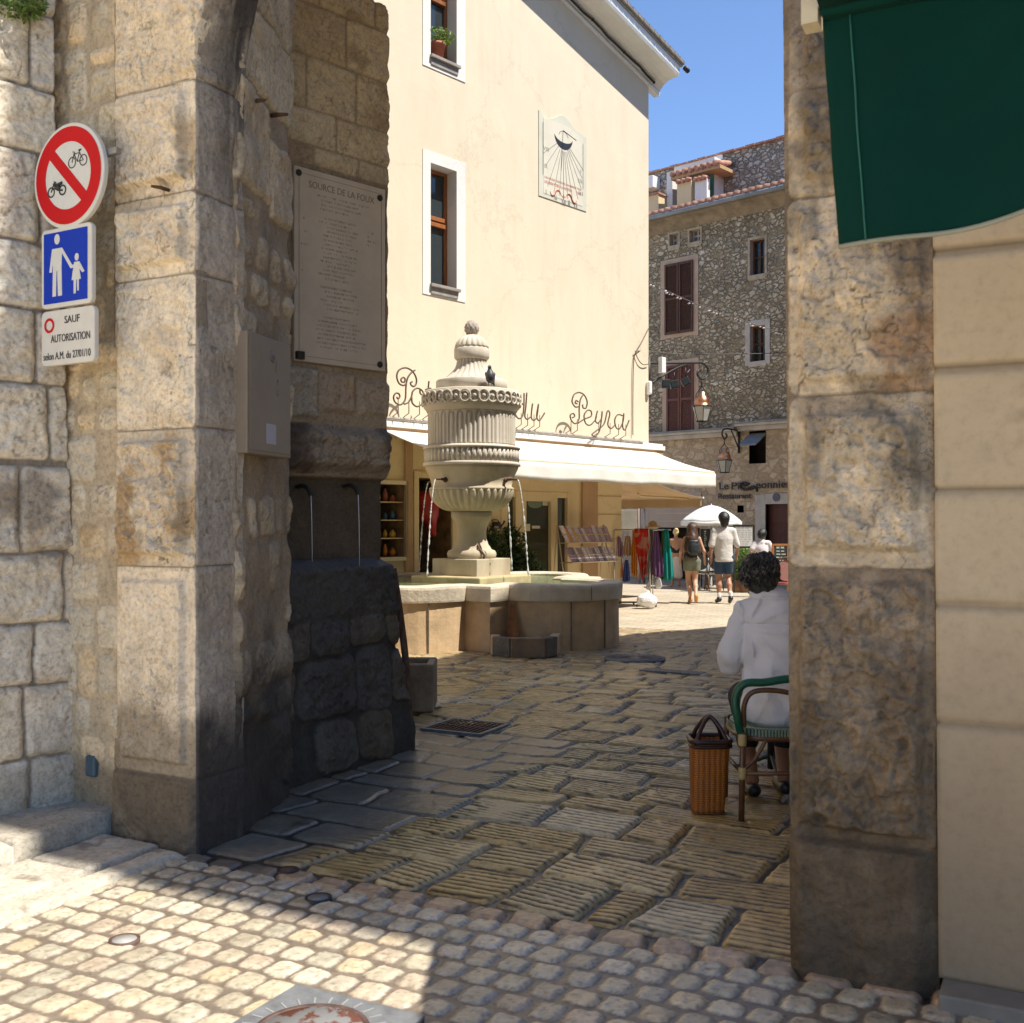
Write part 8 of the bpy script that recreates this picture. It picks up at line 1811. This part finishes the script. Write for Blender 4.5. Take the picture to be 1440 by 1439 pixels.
mb = M(); leaves(mb, c + Vector((0, 0, .0)), (.16, .12, .10), 700, .022, g); mb.build('foliage', mat_leaf('wall_plant_leaves', (.10, .17, .035)), wp_, recalc=False)
mb = M(); mb.tube([c + Vector((0, .05, .1)), c + Vector((0, 0, -.05))], .004, 5); mb.build('stem', MT['rattan'], wp_)
# ------------------------------------------------------------------ covers and grates in the paving
def G2(u, v, z=0): return (u * E1[0] + v * E2[0], u * E1[1] + v * E2[1], z)
def gbox(mb, u0, u1, v0, v1, z0, z1): mb.add([G2(u, v, z) for z in (z0, z1) for v in (v0, v1) for u in (u0, u1)], [(0, 2, 3, 1), (4, 5, 7, 6), (0, 1, 5, 4), (2, 6, 7, 3), (0, 4, 6, 2), (1, 3, 7, 5)])
def guv(px, py): p = gp(px, py); return p.x * E1[0] + p.y * E1[1], p.x * E2[0] + p.y * E2[1]
uc, vc = guv(418, 1386); sz_ = .52
mh = thing('manhole_cover', 'square grey iron manhole cover with a rusty round lid at the bottom', 'manhole cover', G2(uc + sz_ / 2, vc - sz_ / 2, 0))
mb = M(); gbox(mb, uc, uc + sz_, vc - sz_, vc, -.03, .008); mb.build('frame', MT['iron_cover'], mh, bevel=.004)
cm = Vector(G2(uc + sz_ * .50, vc - sz_ * .5, 0)); mb = M(); mb.lathe([(.185, -.01), (.185, .012), (.17, .012), (.168, .0085)], cm, 48); mb.build('lid_ring', MT['rustpatch'], mh)
mm, n, b = newmat('rust_blotched_lid'); co = nd(n, 'ShaderNodeTexCoord').outputs['Object']; n.links.new(ramp(n, noise(n, 11, 4, .6, co).outputs[0], [(.47, (.14, .05, .03)), (.52, (.22, .22, .22))]), b.inputs['Base Color']); b.inputs['Roughness'].default_value = .55
mb = M(); mb.lathe([(.166, -.01), (.166, .0115), (.001, .012)], cm, 48); mb.build('lid', mm, mh)
mb = M()
for k_ in range(26): a = 2 * PI * k_ / 26; c = cm + Vector((.215 * math.cos(a), .215 * math.sin(a), .0088)); mb.obox(c, .022, .003, .0012, (math.cos(a), math.sin(a), 0), (-math.sin(a), math.cos(a), 0))
mb.build('raised_ribs', mat('pale_worn_ribs', (.28, .28, .27), .5), mh)
for i, (x, y, lb) in enumerate(((175, 1322, 'small round iron cap in the sunlit cobbles at lower left'), (448, 1263, 'small dark round iron cap near the edge of the shade'), (405, 1224, 'small round iron cap set among the first grooved slabs'))):
    p = gp(x, y); r = .058 if i < 2 else .05; t = thing('valve_cap', lb, 'cover', (p.x, p.y, 0)); mb = M(); mb.lathe([(r, -.03), (r, .005), (r * .82, .005), (r * .8, .003)], (p.x, p.y, 0), 32); mb.build('ring', MT['rustpatch'] if i == 0 else MT['iron'], t)
    mb = M(); mb.lathe([(r * .79, -.03), (r * .79, .0035), (r * .4, .0035), (r * .38, .005), (.001, .005)], (p.x, p.y, 0), 32); mb.build('cap', mat('pale_iron_cap', (.34, .33, .31), .5) if i == 0 else MT['iron_cover'] if i == 1 else MT['rust'], t)
u0_, v0_ = guv(655, 1022); gt = thing('drain_grate', 'rectangular slotted iron drain grate in the shaded paving', 'drain', G2(u0_, v0_, 0)); a, c = .27, .25
mb = M(); gbox(mb, u0_ - a, u0_ + a, v0_ - c, v0_ - c + .03, -.02, .008); gbox(mb, u0_ - a, u0_ + a, v0_ + c - .03, v0_ + c, -.02, .008); gbox(mb, u0_ - a, u0_ - a + .03, v0_ - c + .03, v0_ + c - .03, -.02, .008); gbox(mb, u0_ + a - .03, u0_ + a, v0_ - c + .03, v0_ + c - .03, -.02, .008); mb.build('frame', MT['iron_cover'], gt)
mb = M(); k_ = u0_ - a + .05
while k_ < u0_ + a - .04: gbox(mb, k_, k_ + .018, v0_ - c + .03, v0_ + c - .03, -.02, .006); k_ += .045
gbox(mb, u0_ - a + .03, u0_ + a - .03, v0_ - .012, v0_ + .012, -.02, .0065); mb.build('bars', MT['rust'], gt)
mb = M(); gbox(mb, u0_ - a + .01, u0_ + a - .01, v0_ - c + .01, v0_ + c - .01, -.03, -.012); mb.build('pit', MT['black'], gt)
u0_, v0_ = guv(945, 945); gt = thing('drain_channel', 'narrow slotted drain channel beyond the grate near the seated person', 'drain', G2(u0_, v0_, 0)); mb = M(); gbox(mb, u0_ - .34, u0_ + .34, v0_ - .10, v0_ + .10, -.02, .012); mb.build('frame', MT['iron_cover'], gt)
mb = M()
for i in range(14): gbox(mb, u0_ - .31 + i * .046, u0_ - .29 + i * .046, v0_ - .08, v0_ + .08, .0, .0135)
mb.build('slots', MT['black'], gt)
p = gp(893, 926); dc = thing('round_cover', 'round cast iron cover with radial pattern by the fountain basin', 'cover', (p.x, p.y, 0)); mb = M(); mb.lathe([(.36, -.02), (.36, .012), (.001, .012)], (p.x, p.y, 0), 48); mb.build('plate', MT['iron_cover'], dc)
mb = M()
for i in range(20): a = 2 * PI * i / 20; mb.obox((p.x + .2 * math.cos(a), p.y + .2 * math.sin(a), .0125), .13, .008, .002, (math.cos(a), math.sin(a), 0), (-math.sin(a), math.cos(a), 0))
mb.build('radial_grooves', MT['black'], dc)
